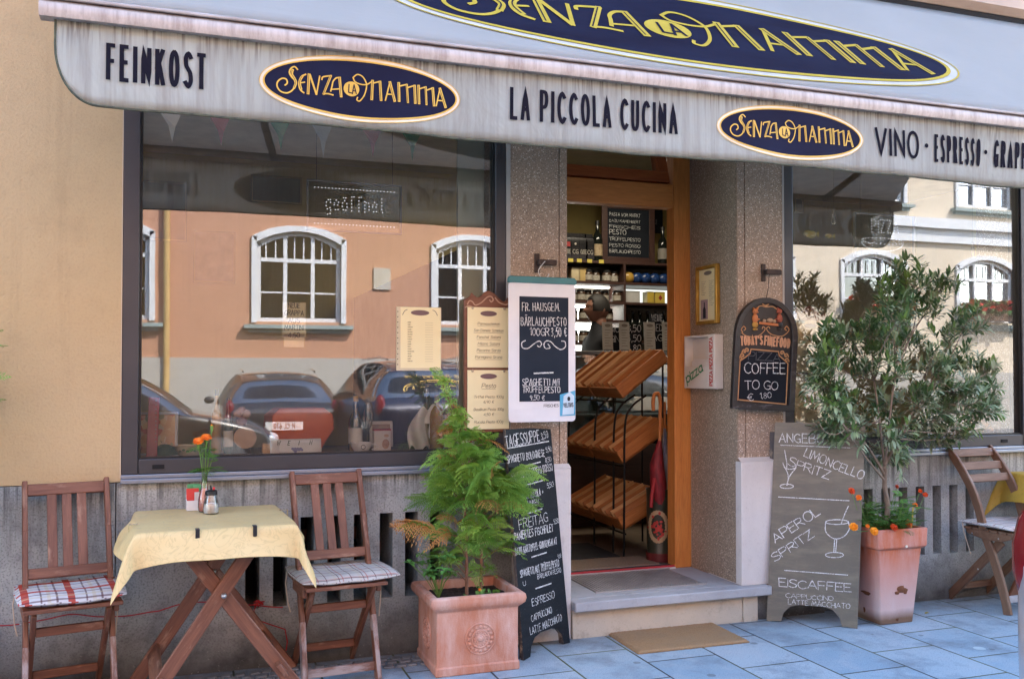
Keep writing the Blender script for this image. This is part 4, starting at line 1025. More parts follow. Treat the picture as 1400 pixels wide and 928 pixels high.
# things on the table
M_CLEAR = NT('clear_table_glass')
_b = M_CLEAR.bsdf((1, 1, 1), .02, 0, None, Transmission_Weight=1.0, IOR=1.3); M_CLEAR = M_CLEAR.done()
def thin_glass(name, tint, refl=.08): return m_glass(name, refl, tint)
M_TGLASS = thin_glass('thin_clear_glass', (.93, .95, .94), .10)
M_PINKG = thin_glass('pink_glass', (.85, .55, .52), .10)
vz = T(-.018, .17)
t = thing('bud_vase', 'slim glass bottle vase with a pink body holding orange marigolds on the table', 'vase', vz)
m = MB(); m.lathe([(.021, 0), (.024, .004), (.026, .02), (.025, .05), (.018, .085), (.0125, .105), (.0115, .15), (.0135, .165)], 24); m.build('glass', M_TGLASS, t, smooth=60)
m = MB(); m.lathe([(.018, .003), (.0225, .02), (.0215, .05), (.0155, .085), (.0100, .098)], 20); m.build('pink_sleeve', mat('pink_water', (.60, .22, .20), (.50, .14, .13), rough=.2), t, smooth=60)
M_MSTEM = mat('marigold_stem', (.16, .30, .06), (.11, .22, .04), rough=.6); M_MLEAF = mat('marigold_leaf', (.10, .24, .035), (.06, .16, .025), rough=.6)
M_MARI = mat('marigold_orange', (.85, .23, .008), (.72, .13, .004), sc=40, rough=.6); M_MARIY = mat('marigold_yellow', (.86, .36, .01), (.80, .25, .008), sc=40, rough=.6); M_MARIR = mat('marigold_red_orange', (.70, .09, .006), (.55, .05, .004), sc=40, rough=.6)
def pom(mb, c, r, rng, up=V((0, 0, 1)), n=70, flatn=.75):
    q = up.to_track_quat('Z', 'Y').to_matrix(); c = V(c)
    for k in range(n):
        u = rng.uniform(.02, 1) ** .6; ph = 2.399963 * k + rng.uniform(-.2, .2); th = u * 1.75
        d = V((sin(th) * cos(ph), sin(th) * sin(ph), cos(th) * flatn)); tn = V((-sin(ph), cos(ph), 0)); o = d * r * .62; e = d * r * rng.uniform(.95, 1.12)
        wv = r * .24; kx = d.cross(tn) * r * .08 * rng.uniform(-1, 1)
        mb.add([c + q @ p for p in (o - tn * wv * .6, e - tn * wv + kx, e * 1.06, e + tn * wv - kx, o + tn * wv * .6)], [[0, 1, 2, 3, 4]])
    mb.ell(c, r * .7, r * .7, r * .6, 8)
def leaflet(mb, base, d, L, wd, up, rng=random):
    d = d.normalized(); sd = d.cross(up); sd = sd.normalized() if sd.length > 1e-5 else V((1, 0, 0)); nn = sd.cross(d)
    b = base; mid = b + d * L * .5 + nn * L * .05; tip = b + d * L - nn * L * .08
    mb.add([b, mid - sd * wd * .5 + nn * wd * .15, tip, mid + sd * wd * .5 + nn * wd * .15, mid], [[0, 1, 4], [1, 2, 4], [0, 4, 3], [4, 2, 3]])
def pinnate(mb, base, d, L, rng, n=6, wd=.006):
    d = d.normalized(); sd = d.cross(V((0, 0, 1))); sd = sd.normalized() if sd.length > 1e-4 else V((1, 0, 0)); nn = sd.cross(d)
    pts = [base + d * L * k / 8 + V((0, 0, -1)) * L * .22 * (k / 8) ** 2 for k in range(9)]
    mb.tube(pts, .0009, 4, cap=False)
    for k in range(2, 9):
        for s in (-1, 1):
            ll = L * .42 * sin(pi * min(.93, k / 9.2)) + .006
            leaflet(mb, pts[k], sd * s + d * .8, ll, wd, nn)
    leaflet(mb, pts[-1], d, L * .25, wd, nn)
rs = random.Random(5); st_ = MB(); lf = MB()
heads = [(-.026, -.02, .292, 'M'), (.006, -.004, .305, 'M'), (.028, .01, .358, 'B')]
hm = []
for x, y, z, k in heads:
    st_.tube([(0, 0, .03), (x * .25, y * .25, .15), (x * .7, y * .7, .24), (x, y, z)], .0022, 6)
    h_ = MB()
    if k == 'M':
        st_.tube([(x * .96, y, z - .035), (x, y, z - .012), (x, y, z)], [.002, .008, .009], 7); pom(h_, (x, y, z + .004), .021, rs, V((x * 5, -.5, 1)).normalized(), 60, .55)
    else:
        st_.tube([(x * .96, y, z - .03), (x, y, z - .016), (x, y, z)], [.002, .006, .007], 7); pom(h_, (x, y, z), .008, rs, V((0, 0, 1)), 18)
    h_.build('flower_head', M_MARI if k == 'M' else M_MARIY, t)
for x, y, z in ((.018, .01, .26), (-.01, .012, .25), (.035, -.01, .235)): st_.tube([(0, 0, .04), (x * .3, y * .3, .15), (x, y, z)], .0016, 5)
for k in range(26):
    a = rs.uniform(0, 6.28); z = rs.choice((.165, .17, .175, .2, .23, .25, .27)); pinnate(lf, V((rs.uniform(-.008, .02), rs.uniform(-.01, .01), z)), V((cos(a), sin(a), rs.uniform(-.1, .6))), rs.uniform(.04, .075), rs, wd=.0055)
st_.build('stem', M_MSTEM, t, smooth=60); lf.build('leaf', M_MLEAF, t)
sp = T(.004, .095)
t = thing('sugar_shaker', 'small glass sugar shaker half full with a dark pouring lid', 'shaker', sp)
m = MB(); m.lathe([(.026, 0), (.031, .004), (.0315, .02), (.029, .045), (.023, .070), (.0215, .079)], 12); m.build('glass', M_TGLASS, t, smooth=30)
m = MB(); m.lathe([(.0245, .003), (.029, .006), (.0293, .02), (.0272, .040), (.012, .045), (0, .044)], 16); m.build('sugar', mat('sugar_white', (.80, .80, .79), bump=.4, bsc=600), t, smooth=50)
m = MB(); m.lathe([(.0225, .077), (.0245, .079), (.0245, .093), (.020, .097), (.0, .099)], 24); m.tube([(.0, -.002, .098), (-.003, -.004, .118)], [.004, .0028], 8); m.build('lid', M_CLIP, t, smooth=40)
m = MB(); m.ell((.010, -.004, .104), .005, .005, .007, 8); m.build('red_tip', mat('red_cap', (.60, .03, .03)), t, smooth=180)
t = thing('packet_holder', 'white holder of red and green sugar packets behind the bud vase', 'holder', T(-.045, .235), TR)
m = MB(); m.cbox((0, 0, .002), .082, .04, .004); m.cbox((0, .019, .032), .082, .003, .064); m.cbox((0, -.019, .021), .082, .003, .042)
for s in (-1, 1): m.cbox((s * .0405, 0, .025), .002, .036, .045)
m.build('tray', mat('white_card', (.75, .74, .72)), t, bevel=.001)
for k, (x, y, c, h) in enumerate(((-.012, .010, (.07, .30, .12), .105), (.012, .004, (.10, .36, .16), .10), (-.016, -.004, (.62, .05, .04), .088), (.016, -.010, (.60, .55, .50), .072))):
    m = MB(); m.cbox((x, y, h / 2 + .004), .05, .004, h, (radians(-5 + 2 * k), 0, 0)); m.build('packet', flat('packet_paper_' + 'abcd'[k], c, .5), t, bevel=.001)

# ------------------------------------------------------------------ the other table group at the right edge
def curved_chair(label, loc, rz):
    t = thing('slat_back_chair', label, 'chair', loc, rz)
    w = .165
    def post(k):                                              # from front foot up, S-curved
        return V((0, -.385 + .10 * k + .285 * k ** 1.5 + .035 * sin(2 * pi * k) * (k > .45) , .875 * k))
    for s in (-1, 1):
        m = MB(); N = 14; pr = [post(i / N) for i in range(N + 1)]; off = V((s * w, 0, 0)); vs = []; gs = []
        for i, p in enumerate(pr):
            d = (pr[min(i + 1, N)] - pr[max(i - 1, 0)]).normalized(); nn = V((0, -d.z, d.y)); ww = .024 if i < N else .017
            for a, b in ((-1, -1), (1, -1), (1, 1), (-1, 1)): q = p + off + V((a * .010, 0, 0)) + nn * b * ww; vs.append(q); gs.append(V((i * .07, a * .01, b * ww)) + V((s, s, s)))
        m.add(vs, [[i * 4 + k, i * 4 + (k + 1) % 4, (i + 1) * 4 + (k + 1) % 4, (i + 1) * 4 + k] for i in range(N) for k in range(4)] + [[3, 2, 1, 0], [N * 4 + k for k in range(4)]], gs)
        m.build('back_post', M_BROWN, t, bevel=.004)
        m = MB(); m.bar((s * (w - .024), -.33, .385), (s * (w - .024), .025, .01), .020, .048); m.build('rear_leg', M_BROWN, t, bevel=.004)
        m = MB(); poly = [(-.12, .43), (-.14, .405), (-.25, .385), (-.36, .39), (-.41, .41), (-.42, .43)]
        m.prism([(y, z) for y, z in poly], s * (w + .012), s * (w - .010), lambda u, v, d: V((d, u, v))); m.build('seat_rail', M_BROWN, t, bevel=.003)
        for y, z in ((-.17, .41), (-.34, .405), (-.205, .215)):
            m = MB(); m.ell((s * (w + (.013 if z > .3 else .011)), y, z), .003, .0055, .0055, 8); m.build('bolt', M_BOLT, t, smooth=180)
    for z in (.845, .775, .71):
        p = post(z / .875); m = MB(); m.bar(p + V((-w + .006, -.004, 0)), p + V((w - .006, -.004, 0)), .014, .046, (0, 1, -.3)); m.build('back_slat', M_BROWN, t, bevel=.003)
    m = MB()
    for k in range(6): m.cbox((0, -.415 + k * .056, .437), .35, .046, .014)
    m.build('seat', M_BROWN, t, bevel=.003)
    m = MB(); m.bar((-w + .034, -.03, .08), (w - .034, -.03, .08), .016, .036, (0, 1, 0)); m.build('stretcher', M_BROWN, t, bevel=.003)
    m = MB(); m.bar((-w, -.36, .075), (w, -.36, .075), .016, .036, (0, 1, 0)); m.build('foot_rail', mat('pale_worn_rail', (.46, .45, .46), (.36, .34, .33)), t, bevel=.003)
    return t
c3 = (4.34, -.005); R3 = radians(4)
curved_chair('grey brown folding chair with three horizontal back slats at the right edge of the photo', (*c3, 0), R3)
cushion('pale pillow with thin pink grid lines on the slat back chair at the right', rel(c3, R3, .01, -.25, .446), R3, M_CH3, .40, .36, .032, ties=True)
xtable('wooden folding table under the golden cloth beyond the slat back chair', (4.86, -.33, 0), radians(2))
tablecloth('golden yellow cloth corner showing behind the slat back chair', (4.86, -.33, .0), radians(2), M_TCLOTH2, seed=5, ov=.20)

# red string along the wall
m = MB(); pts = []
for i in range(61):
    x = -1.0 + i * .0235; pts.append((x, -.012 - .004 * sin(i), .285 + .006 * sin(i * .35) + (.03 * sin((i - 38) * .2) if i > 38 else 0) + (.012 * math.exp(-((x + .45) / .08) ** 2))))
m.tube(pts, .0026, 5)
m.tube([(.30, -.014, .29), (.285, -.016, .26), (.295, -.018, .22), (.36, -.016, .19), (.42, -.016, .165), (.43, -.016, .11), (.425, -.014, .07)], .0026, 5)
for k in range(6): m.tube([(.28 + .005 * k, -.02 + .004 * (k % 3), .285 + .012 * sin(k * 2.1)), (.305 + .008 * cos(k * 1.7), -.026, .297 + .01 * sin(k)), (.33 - .004 * k, -.016, .287 + .008 * cos(k * 2))], .003, 5)
tag(m.build('string', mat('red_string', (.50, .03, .03), (.38, .02, .025), rough=.8), smooth=60), 'thin red string knotted and trailing along the foot of the grey wall', 'string')
# ------------------------------------------------------------------ plants and their pots
def m_terra(name, a, b, lime, limeamt=.5, lowlime=False):
    t = NT(name); at = t.n('Attribute', attribute_name='gc').outputs['Vector']; z = t.xyz(at)[2]
    n1 = t.noise(at, 4, 5, .6); n2 = t.noise(at, 160, 3); n3 = t.noise(t.gc((9, 9, 2.2)), 1, 6, .7)
    c = t.ramp(n1, [(.3, a), (.7, b)]); c = t.mix(t.ramp(n3, [(.42, 0.0), (.75, limeamt)]), c, lime)
    if lowlime:
        lo = t.n('MapRange', {'Value': t.math('ADD', z, t.math('MULTIPLY', n3, .28)), 'From Min': .50, 'From Max': .20}).outputs[0]
        c = t.mix(t.math('MULTIPLY', lo, .92), c, lime)
        rim = t.n('MapRange', {'Value': t.math('ADD', z, t.math('MULTIPLY', n1, -.06)), 'From Min': .045, 'From Max': -.01}).outputs[0]
        c = t.mix(t.math('MULTIPLY', rim, .9), c, (.16, .085, .04))
    t.bsdf(c, .82, 0, t.bump(t.math('ADD', n2, n1), .35, .004), Specular_IOR_Level=.25); return t.done()
M_TERRA = m_terra('weathered_terracotta', (.54, .25, .16), (.40, .15, .085), (.66, .50, .43), .85)
M_TERRA2 = m_terra('limed_terracotta', (.56, .165, .075), (.46, .12, .05), (.66, .52, .50), .55, True)
M_SOIL = mat('dark_soil', (.035, .022, .015), (.015, .010, .008), sc=60, rough=.95, bump=1.0, bsc=130)
M_RUST = mat('rust_brown', (.20, .075, .03), (.10, .035, .015), sc=30, rough=.9)
def soil(mb, hx, hy, z, rng):
    mb.sheet(lambda a, b: V(((a - .5) * 2 * hx, (b - .5) * 2 * hy, z + .012 * noise.noise(V((a * 9, b * 9, 2))) + .006 * noise.noise(V((a * 25, b * 25, 7))))), 30, 30)
def terracotta_box(label, loc, group=None):
    t = thing('terracotta_planter', label, 'planter', loc, 0, group)
    m = MB(); hx, asp = .186, .90
    m.sqlathe([(.190, 0), (.192, .01), (.192, .035), (.186, .042), (.186, .275), (.200, .287), (.213, .300), (.217, .318), (.214, .334), (.205, .342), (.183, .342), (.180, .335), (.176, .30), (.176, .30)], (0, 0, 0), 0, asp)
    m.f.pop(); m.m.pop()
    m.build('pot', M_TERRA, t, bevel=.006, segs=3)
    for c, ax in (((.01, -.186 * asp - .001, .150), 'F'), ((-.187, .0, .150), 'L')):
        M4 = Matrix.Rotation(pi / 2, 3, 'X') if ax == 'F' else Matrix.Rotation(-pi / 2, 3, 'Y')
        m = MB(); m.lathe([(0, .010), (.010, .009), (.015, .003), (.020, .004), (.024, .002), (.034, .003), (.036, .006), (.040, .006), (.042, .002), (.062, .001), (.064, .005), (.068, .005), (.070, -.002)], 32, V(c), M4)
        for k in range(16):
            a = 2 * pi * k / 16; p = V((.052 * cos(a), .052 * sin(a), .003)); m.ell(V(c) + M4 @ p, *( (.0085, .004, .0085) if ax == 'F' else (.004, .0085, .0085)), 8)
            p = V((.029 * cos(a), .029 * sin(a), .003)); m.ell(V(c) + M4 @ p, *((.004, .003, .004) if ax == 'F' else (.003, .004, .004)), 6)
        m.build('rosette', M_TERRA, t, smooth=45)
    m = MB(); soil(m, .178, .178 * asp, .300, random); m.build('soil', M_SOIL, t, smooth=180)
    return t
PL = V((1.205, -.225, 0))
terracotta_box('pink terracotta box planter with rosettes and rolled rim holding the tall conifer', PL)
M_THU = mat('conifer_green', (.205, .385, .05), (.12, .275, .035), sc=9, rough=.55, lo=.3, hi=.7); M_THUL = mat('conifer_light', (.32, .50, .08), (.22, .40, .055), sc=9, rough=.55)
M_THUD = mat('conifer_dry', (.52, .26, .07), (.38, .16, .04), sc=12, rough=.7); M_BARK = mat('red_brown_bark', (.26, .13, .08), (.15, .075, .045), sc=30, st=(1, 4, 4), rough=.85, bump=.6, bsc=80)
def frond(mb, base, d, L, rng, droop=.35, wide=.55, nrm=None):
    """flat spray of scale leaves"""
    d = d.normalized(); side = d.cross(V((0, 0, 1))); side = side.normalized() if side.length > 1e-3 else V((1, 0, 0))
    tw = rng.uniform(-.9, .9); nn = side.cross(d); side = (side * cos(tw) + nn * sin(tw)).normalized(); nn = side.cross(d)
    N = max(6, int(L / .0105)); pts = []
    for k in range(N + 1):
        f = k / N; pts.append(base + d * L * f + V((0, 0, -1)) * L * droop * f * f + nn * .012 * sin(f * 4 + tw))
    mb.tube(pts, [.0014 * (1 - .6 * k / N) for k in range(N + 1)], 3, cap=False)
    def sliver(a, dv, ll, wd):
        dv = dv.normalized(); s = dv.cross(nn).normalized() * wd; up = nn * rng.uniform(-.25, .25) * ll
        b = a + dv * ll + up; m_ = a + dv * ll * .45 + up * .3
        mb.add([a, m_ - s, b, m_ + s], [[0, 1, 2, 3]])
    for k in range(1, N + 1):
        f = k / N; t = (pts[k] - pts[k - 1]).normalized(); ll = L * wide * (1 - f) ** .75 * min(1, f * 5 + .25) * rng.uniform(.75, 1.1) + .007
        for s in ((-1, 1) if k % 2 else (1, -1)):
            dv = (t * .75 + side * s * .8 + nn * rng.uniform(-.12, .12)).normalized(); a = pts[k]
            n2 = max(1, int(ll / .0105)); q = a
            for j in range(n2):
                q2 = q + dv * (ll / n2) - V((0, 0, 1)) * .002 * j
                sliver(q, q2 - q, (ll / n2) * 1.25, .0023)
                if j and n2 > 2:
                    for s2 in (-1, 1):
                        sl = .011 * (1 - j / n2) + .0055
                        sliver(q, dv + side * s2 * s * .0 + dv.cross(nn) * s2 * .95, sl, .0021)
                q = q2
    sliver(pts[-1], pts[-1] - pts[-2], .012, .0025)
def prof(h):
    ks = ((0, .45), (.12, .72), (.30, .95), (.45, .90), (.62, .58), (.74, .30), (.85, .17), (1.0, .10))
    for (a, p), (b, q) in zip(ks, ks[1:]):
        if h <= b: return p + (q - p) * (h - a) / (b - a)
    return .1
def conifer(label, loc, H, seed, spread=.26, lean=(-.15, 0), nb=46, group='conifers in terracotta planters', tips=()):
    rng = random.Random(seed); t = thing('conifer', label, 'conifer', loc, 0, group)
    trunks = [[V((.075, .02, 0)), V((.07, .02, H * .35)), V((.0, .01, H * .7)), V((lean[0] + .07, lean[1], H))], [V((-.005, -.02, 0)), V((-.012, -.03, H * .3)), V((-.03, -.02, H * .62)), V((-.04, 0, H * .8))]]
    m = MB()
    for tr in trunks: m.tube(catmull([p[:] for p in tr], 6), [.0085 * (1 - .8 * i / 18) for i in range(19)], 7)
    g = MB(); g2 = MB(); dry = MB()
    for tr_i, tr in enumerate(trunks):
        c = [V(p) for p in catmull([p[:] for p in tr], 10)]; n = len(c)
        for b in range(nb if tr_i == 0 else nb * 2 // 3):
            f = rng.uniform(.10, 1.0); p = c[min(n - 1, int(f * (n - 1)))]; a = rng.uniform(0, 2 * pi)
            hz = p.z / H; reach = spread * prof(hz) * rng.uniform(.5, 1.1)
            dv = V((cos(a), sin(a) * .8, rng.uniform(.25, .95))).normalized()
            e = p + dv * reach * .55; m.tube([p, (p + e) / 2 + V((0, 0, .008)), e], [.0026, .002, .0014], 4)
            for q in range(3 if reach > .1 else 2):
                bb = p + (e - p) * rng.uniform(.35, 1.0); d2 = (dv + V((rng.uniform(-.5, .5), rng.uniform(-.5, .5), rng.uniform(-.25, .35)))).normalized()
                frond(dry if rng.random() < .055 and f > .25 else (g2 if rng.random() < .35 else g), bb, d2, max(.055, reach * rng.uniform(.5, .85)), rng, rng.uniform(.2, .6), rng.uniform(.42, .62))
        for q in range(4): frond(g2, c[-1 - q], (c[-1] - c[-6]).normalized() + V((rng.uniform(-.5, .5), rng.uniform(-.4, .4), .2)), .10, rng, .2, .4)
    for p in tips:
        p = V(p) - V(loc); b = V((.03, 0, p.z - .10)); m.tube([b, p - (p - b).normalized() * .1], .0022, 4); frond(g, p - (p - b).normalized() * .17, p - b, .17, rng, .12, .40)
    m.build('trunk', M_BARK, t, smooth=60); g.build('foliage', M_THU, t); g2.build('light_foliage', M_THUL, t); dry.build('dry_foliage', M_THUD, t)
    return t
conifer('tall feathery green conifer with brown tips standing in the rosette planter', PL + V((.0, .01, .30)), 0.97, 21, .34, (-.19, 0), 76)
terracotta_box('pink terracotta planter beyond the left edge of the photo', (-1.035, -.27, 0)); 
conifer('feathery conifer whose sprig tips reach in at the left edge', (-1.035, -.27, .30), 1.85, 5, .345, (-.02, 0), 80, tips=[P(7, 462, -.22), P(12, 508, -.26), P(5, 535, -.3), P(1, 440, -.3)])
# leafy herb at the planter's left corner
t = thing('leafy_herb', 'low herb with lobed bright leaves in the near left corner of the rosette planter', 'plant', PL + V((-.135, -.01, .30)))
m = MB(); s_ = MB(); rs = random.Random(8)
for k in range(16):
    a = rs.uniform(2.2, 5.2); e = V((cos(a) * rs.uniform(.05, .14), sin(a) * rs.uniform(.03, .10), rs.uniform(.08, .20))); s_.tube([(0, 0, 0), e * .5 + V((0, 0, .02)), e], .0016, 4)
    for q in range(7):
        b = rs.uniform(0, 6.28); leaflet(m, e, V((cos(b), sin(b), rs.uniform(-.3, .5))), rs.uniform(.03, .055), .022, V((0, 0, 1)))
s_.build('stem', M_MSTEM, t); m.build('leaf', mat('herb_leaf', (.10, .27, .05), (.06, .18, .035)), t)
# fallen bits and seedlings on the soil
t = thing('marigold_seedling', 'tiny marigold with one orange bloom between the conifer stems', 'plant', PL + V((.02, -.12, .302)))
m = MB(); rs = random.Random(2)
for k in range(14): pinnate(m, V((rs.uniform(-.05, .1), rs.uniform(-.02, .02), 0)), V((rs.uniform(-1, 1), rs.uniform(-1, .2), rs.uniform(.2, 1))), .05, rs)
m.build('leaf', M_MLEAF, t); m = MB(); pom(m, (.0, -.01, .05), .010, rs, n=24); m.build('flower_head', M_MARI, t)

# square tapered pot with the olive tree
OP = V((3.51, -.245, 0)); OA = radians(0)
t = thing('tapered_pot', 'tall tapered square terracotta pot with white lime bloom and rusty scars', 'pot', OP)
m = MB(); m.sqlathe([(.100, 0), (.104, .006), (.137, .395), (.150, .398), (.157, .405), (.160, .495), (.157, .50), (.138, .50), (.134, .46)], (0, 0, 0), 0, .92); m.f.pop(); m.m.pop()
m.build('pot', M_TERRA2, t, bevel=.005, segs=3)
m = MB(); soil(m, .138, .126, .462, random); m.build('soil', M_SOIL, t, smooth=180)
rs = random.Random(6)
def scar(c, w, h, face):
    m = MB(); n = 18; ptsr = []
    for k in range(n):
        a = 2 * pi * k / n; r = .62 + .38 * noise.noise(V((cos(a) * 1.7, sin(a) * 1.7, w * 90 + c[2] * 7)));  ptsr.append((cos(a) * w * (r + .2), sin(a) * h * (r + .2)))
    def f(u, v, o):
        z = c[2] + v; hw = .104 + (.137 - .104) * z / .395 + .0012 + o
        return V((c[0] + u, -hw * .92, z)) if face == 'F' else V((-hw, c[1] + u, z))
    m.add([f(0, 0, .0025)] + [f(u * .55, v * .55, .002) for u, v in ptsr] + [f(u, v, .0) for u, v in ptsr], [[0, 1 + k, 1 + (k + 1) % n] for k in range(n)] + [[1 + k, 1 + n + k, 1 + n + (k + 1) % n, 1 + (k + 1) % n] for k in range(n)])
    m.build('rust_scar', M_RUST, t, smooth=180)
scar((.015, 0, .180), .034, .024, 'F'); scar((.045, 0, .172), .016, .018, 'F'); scar((-.008, 0, .165), .02, .010, 'F'); scar((0, .0, .15), .05, .012, 'L'); scar((.0, 0, .022), .012, .009, 'F'); scar((0, .02, .055), .010, .018, 'L')
m = MB(); m.lathe([(0, -.0), (.006, -.001), (.007, .003)], 12, V((.02, -.160 * .92, .41)), Matrix.Rotation(pi / 2, 3, 'X')); m.build('button', M_CREAM, t)
# marigolds in the pot
t = thing('marigold_clump', 'bushy marigolds with orange and yellow blooms around the olive stem', 'flowers', OP + V((0, 0, .465)))
m = MB(); s_ = MB(); rs = random.Random(14)
for k in range(60):
    a = rs.uniform(0, 2 * pi); r = rs.uniform(.03, .15); b = V((cos(a) * rs.uniform(.02, .11), sin(a) * rs.uniform(.02, .10), 0)); e = b + V((cos(a) * r * .8, sin(a) * r * .8, rs.uniform(.05, .19)))
    s_.tube([b, (b + e) / 2 + V((0, 0, .02)), e], .0016, 4)
    for q in range(5):
        c = b + (e - b) * rs.uniform(.3, 1); w_ = rs.uniform(0, 6.28); pinnate(m, c, V((cos(w_), sin(w_), rs.uniform(-.1, .8))), rs.uniform(.04, .075), rs, wd=.006)
fl = [(1164, 671, -.33, .017, 0), (1174, 680, -.36, .014, 1), (1167, 720, -.40, .020, 2), (1195, 726, -.42, .020, 2), (1222, 721, -.40, .019, 0), (1242, 715, -.38, .019, 1), (1251, 690, -.3, .013, 1), (1265, 676, -.26, .013, 0), (1258, 671, -.2, .011, 0), (1226, 665, -.15, .011, 0), (1186, 719, -.38, .010, 1)]
for x, y, Y, r, c in fl:
    p = P(x, y, Y) - (OP + V((0, 0, .465))); h_ = MB(); pom(h_, p, r, rs, V((rs.uniform(-.6, .3), -1, .7)).normalized(), 70, .8); h_.build('flower_head', (M_MARIR, M_MARI, M_MARIY)[c], t)
    s_.tube([V((p.x * .4, p.y * .35, .02)), V((p.x * .8, p.y * .8, p.z * .5)), p], .0016, 4)
s_.build('stem', M_MSTEM, t); m.build('leaf', M_MLEAF, t)
m = MB(); m.cbox((.10, -.09, .06), .008, .003, .15, (0, .1, 0)); tag(m.build('plant_label', mat('yellow_label', (.60, .45, .06))), 'thin yellow plant label stuck in the olive pot', 'label').location = OP + V((.01, 0, .465))
# olive tree
M_OLB = mat('olive_bark', (.28, .225, .17), (.18, .14, .105), sc=25, st=(1, 3, 3), rough=.85, bump=.5, bsc=70)
def m_leaf2(name, top, under):
    t = NT(name); n1 = t.noise(t.gc(), 7, 3); g = t.n('NewGeometry'); c = t.mix(g.outputs['Backfacing'], t.ramp(n1, [(.3, top), (.7, tuple(q * .62 for q in top))]), under)
    b = t.bsdf(c, .42, 0, None, Specular_IOR_Level=.5); tr = t.n('BsdfTranslucent', {'Color': tuple(q * 1.2 for q in top)}); mx = t.n('MixShader', {0: .15, 1: b.outputs[0], 2: tr.outputs[0]}); t.t.links.new(mx.outputs[0], t.out.inputs[0]); return t.done()
M_OLV = m_leaf2('olive_leaf', (.105, .19, .065), (.28, .36, .22)); M_OLV2 = m_leaf2('olive_leaf_young', (.19, .32, .08), (.32, .40, .22))
t = thing('olive_tree', 'bushy olive tree with narrow grey green leaves in the tapered pot', 'tree', OP + V((0, 0, .46)))
O0 = OP + V((0, 0, .46)); rng = random.Random(33)
tg = [(1240, 378), (1213, 398), (1284, 392), (1226, 430), (1262, 425), (1158, 458), (1138, 462), (1136, 500), (1190, 455), (1240, 472), (1300, 462), (1318, 440), (1142, 500), (1180, 505), (1225, 515), (1270, 500), (1312, 500), (1348, 512), (1342, 545), (1330, 570), (1296, 555), (1255, 555), (1210, 560), (1165, 560), (1138, 545), (1130, 525), (1146, 592), (1160, 600), (1190, 612), (1222, 600), (1252, 592), (1285, 600), (1310, 590), (1222, 625), (1205, 480), (1285, 520), (1140, 545), (1305, 535), (1232, 410), (1255, 395), (1180, 575), (1275, 575), (1150, 575), (1325, 555)]
wood_ = MB(); lv = MB(); lv2 = MB()
fork = P(1210, 640, -.245) - O0; fork.y = .0
wood_.tube(catmull([(.012, .01, -.02), (.03, .0, .12), (.012, 0, .24), tuple(fork)], 6), [.017, .0165, .016, .016, .0155, .015, .015, .0145, .014, .0135, .013, .013, .013, .0125, .012, .012, .012, .012, .012], 9)
limbs = []
for (x, y) in ((1140, 560), (1195, 520), (1225, 500), (1270, 530), (1165, 590)):
    p = P(x, y, -.245 + rng.uniform(-.12, .1)) - O0; b = fork + V((rng.uniform(-.01, .01), rng.uniform(-.01, .01), rng.uniform(-.04, .02))); mid = (b + p) / 2 + V((0, 0, .03)); pts = [V(q) for q in catmull([b[:], mid[:], p[:]], 6)]
    wood_.tube(pts, [.008 - .0035 * i / (len(pts) - 1) for i in range(len(pts))], 7); limbs += pts[4:]
def leaf_o(mb, b, d, L, up):
    d = d.normalized(); s = d.cross(up); s = s.normalized() if s.length > 1e-4 else V((1, 0, 0)); nn = s.cross(d); w_ = L * .118; q = .22
    a1 = b + d * L * .35 + nn * L * .03; a2 = b + d * L * .72 + nn * L * .01; tip = b + d * L - nn * L * .05
    mb.add([b, a1 - s * w_ + nn * w_ * q, a1, a1 + s * w_ + nn * w_ * q, a2 - s * w_ * .8 + nn * w_ * q, a2, a2 + s * w_ * .8 + nn * w_ * q, tip], [[0, 1, 2], [0, 2, 3], [1, 4, 5, 2], [2, 5, 6, 3], [4, 7, 5], [5, 7, 6]])
for (x, y) in tg:
    y += 8 if y < 470 else 0
    c = P(x, y, -.245 + rng.gauss(0, .11)) - O0
    b = min(limbs, key=lambda q: (q - c).length + .6 * max(0, q.z - c.z)); mid = (b + c) / 2 + V((rng.uniform(-.03, .03), rng.uniform(-.03, .03), -.01))
    wood_.tube(catmull([b[:], mid[:], c[:]], 5), [.0042, .004, .0038, .0036, .0034, .003, .0028, .0026, .0024, .0022, .002], 5)
    out = (c - V((.03, 0, .62))).normalized()
    for k in range(rng.randint(11, 14)):
        d = (out * .7 + V((rng.uniform(-1, 1), rng.uniform(-1, 1), rng.uniform(-.4, 1.0))) * .9 + V((0, 0, .35))).normalized(); L = rng.uniform(.055, .10); s0 = c + V((rng.uniform(-.06, .06), rng.uniform(-.07, .07), rng.uniform(-.06, .06)))
        nl = int(L / .0115); pr = [s0 + d * L * i / nl - V((0, 0, 1)) * L * .18 * (i / nl) ** 2 for i in range(nl + 1)]
        wood_.tube([c] + pr[::3] + [pr[-1]], .0013, 3, cap=False); pa = rng.uniform(0, 3.1); young = rng.random() < .28
        for i in range(1, nl + 1):
            tt = (pr[i] - pr[i - 1]).normalized(); a0 = tt.cross(V((.3, .2, 1))).normalized(); b0 = tt.cross(a0)
            for s in (0, pi):
                an = pa + (i % 2) * pi / 2 + s + rng.uniform(-.35, .35); rd = a0 * cos(an) + b0 * sin(an); dv = tt * rng.uniform(.45, .95) + rd * .8 - V((0, 0, .12))
                leaf_o(lv2 if young and i > nl * .4 else lv, pr[i], dv, rng.uniform(.046, .074), (V((0, 0, 1)) + rd * .3))
        for q in range(2): leaf_o(lv2 if young else lv, pr[-1], d + V((rng.uniform(-.4, .4), rng.uniform(-.4, .4), rng.uniform(-.3, .3))), .045, V((0, 0, 1)))
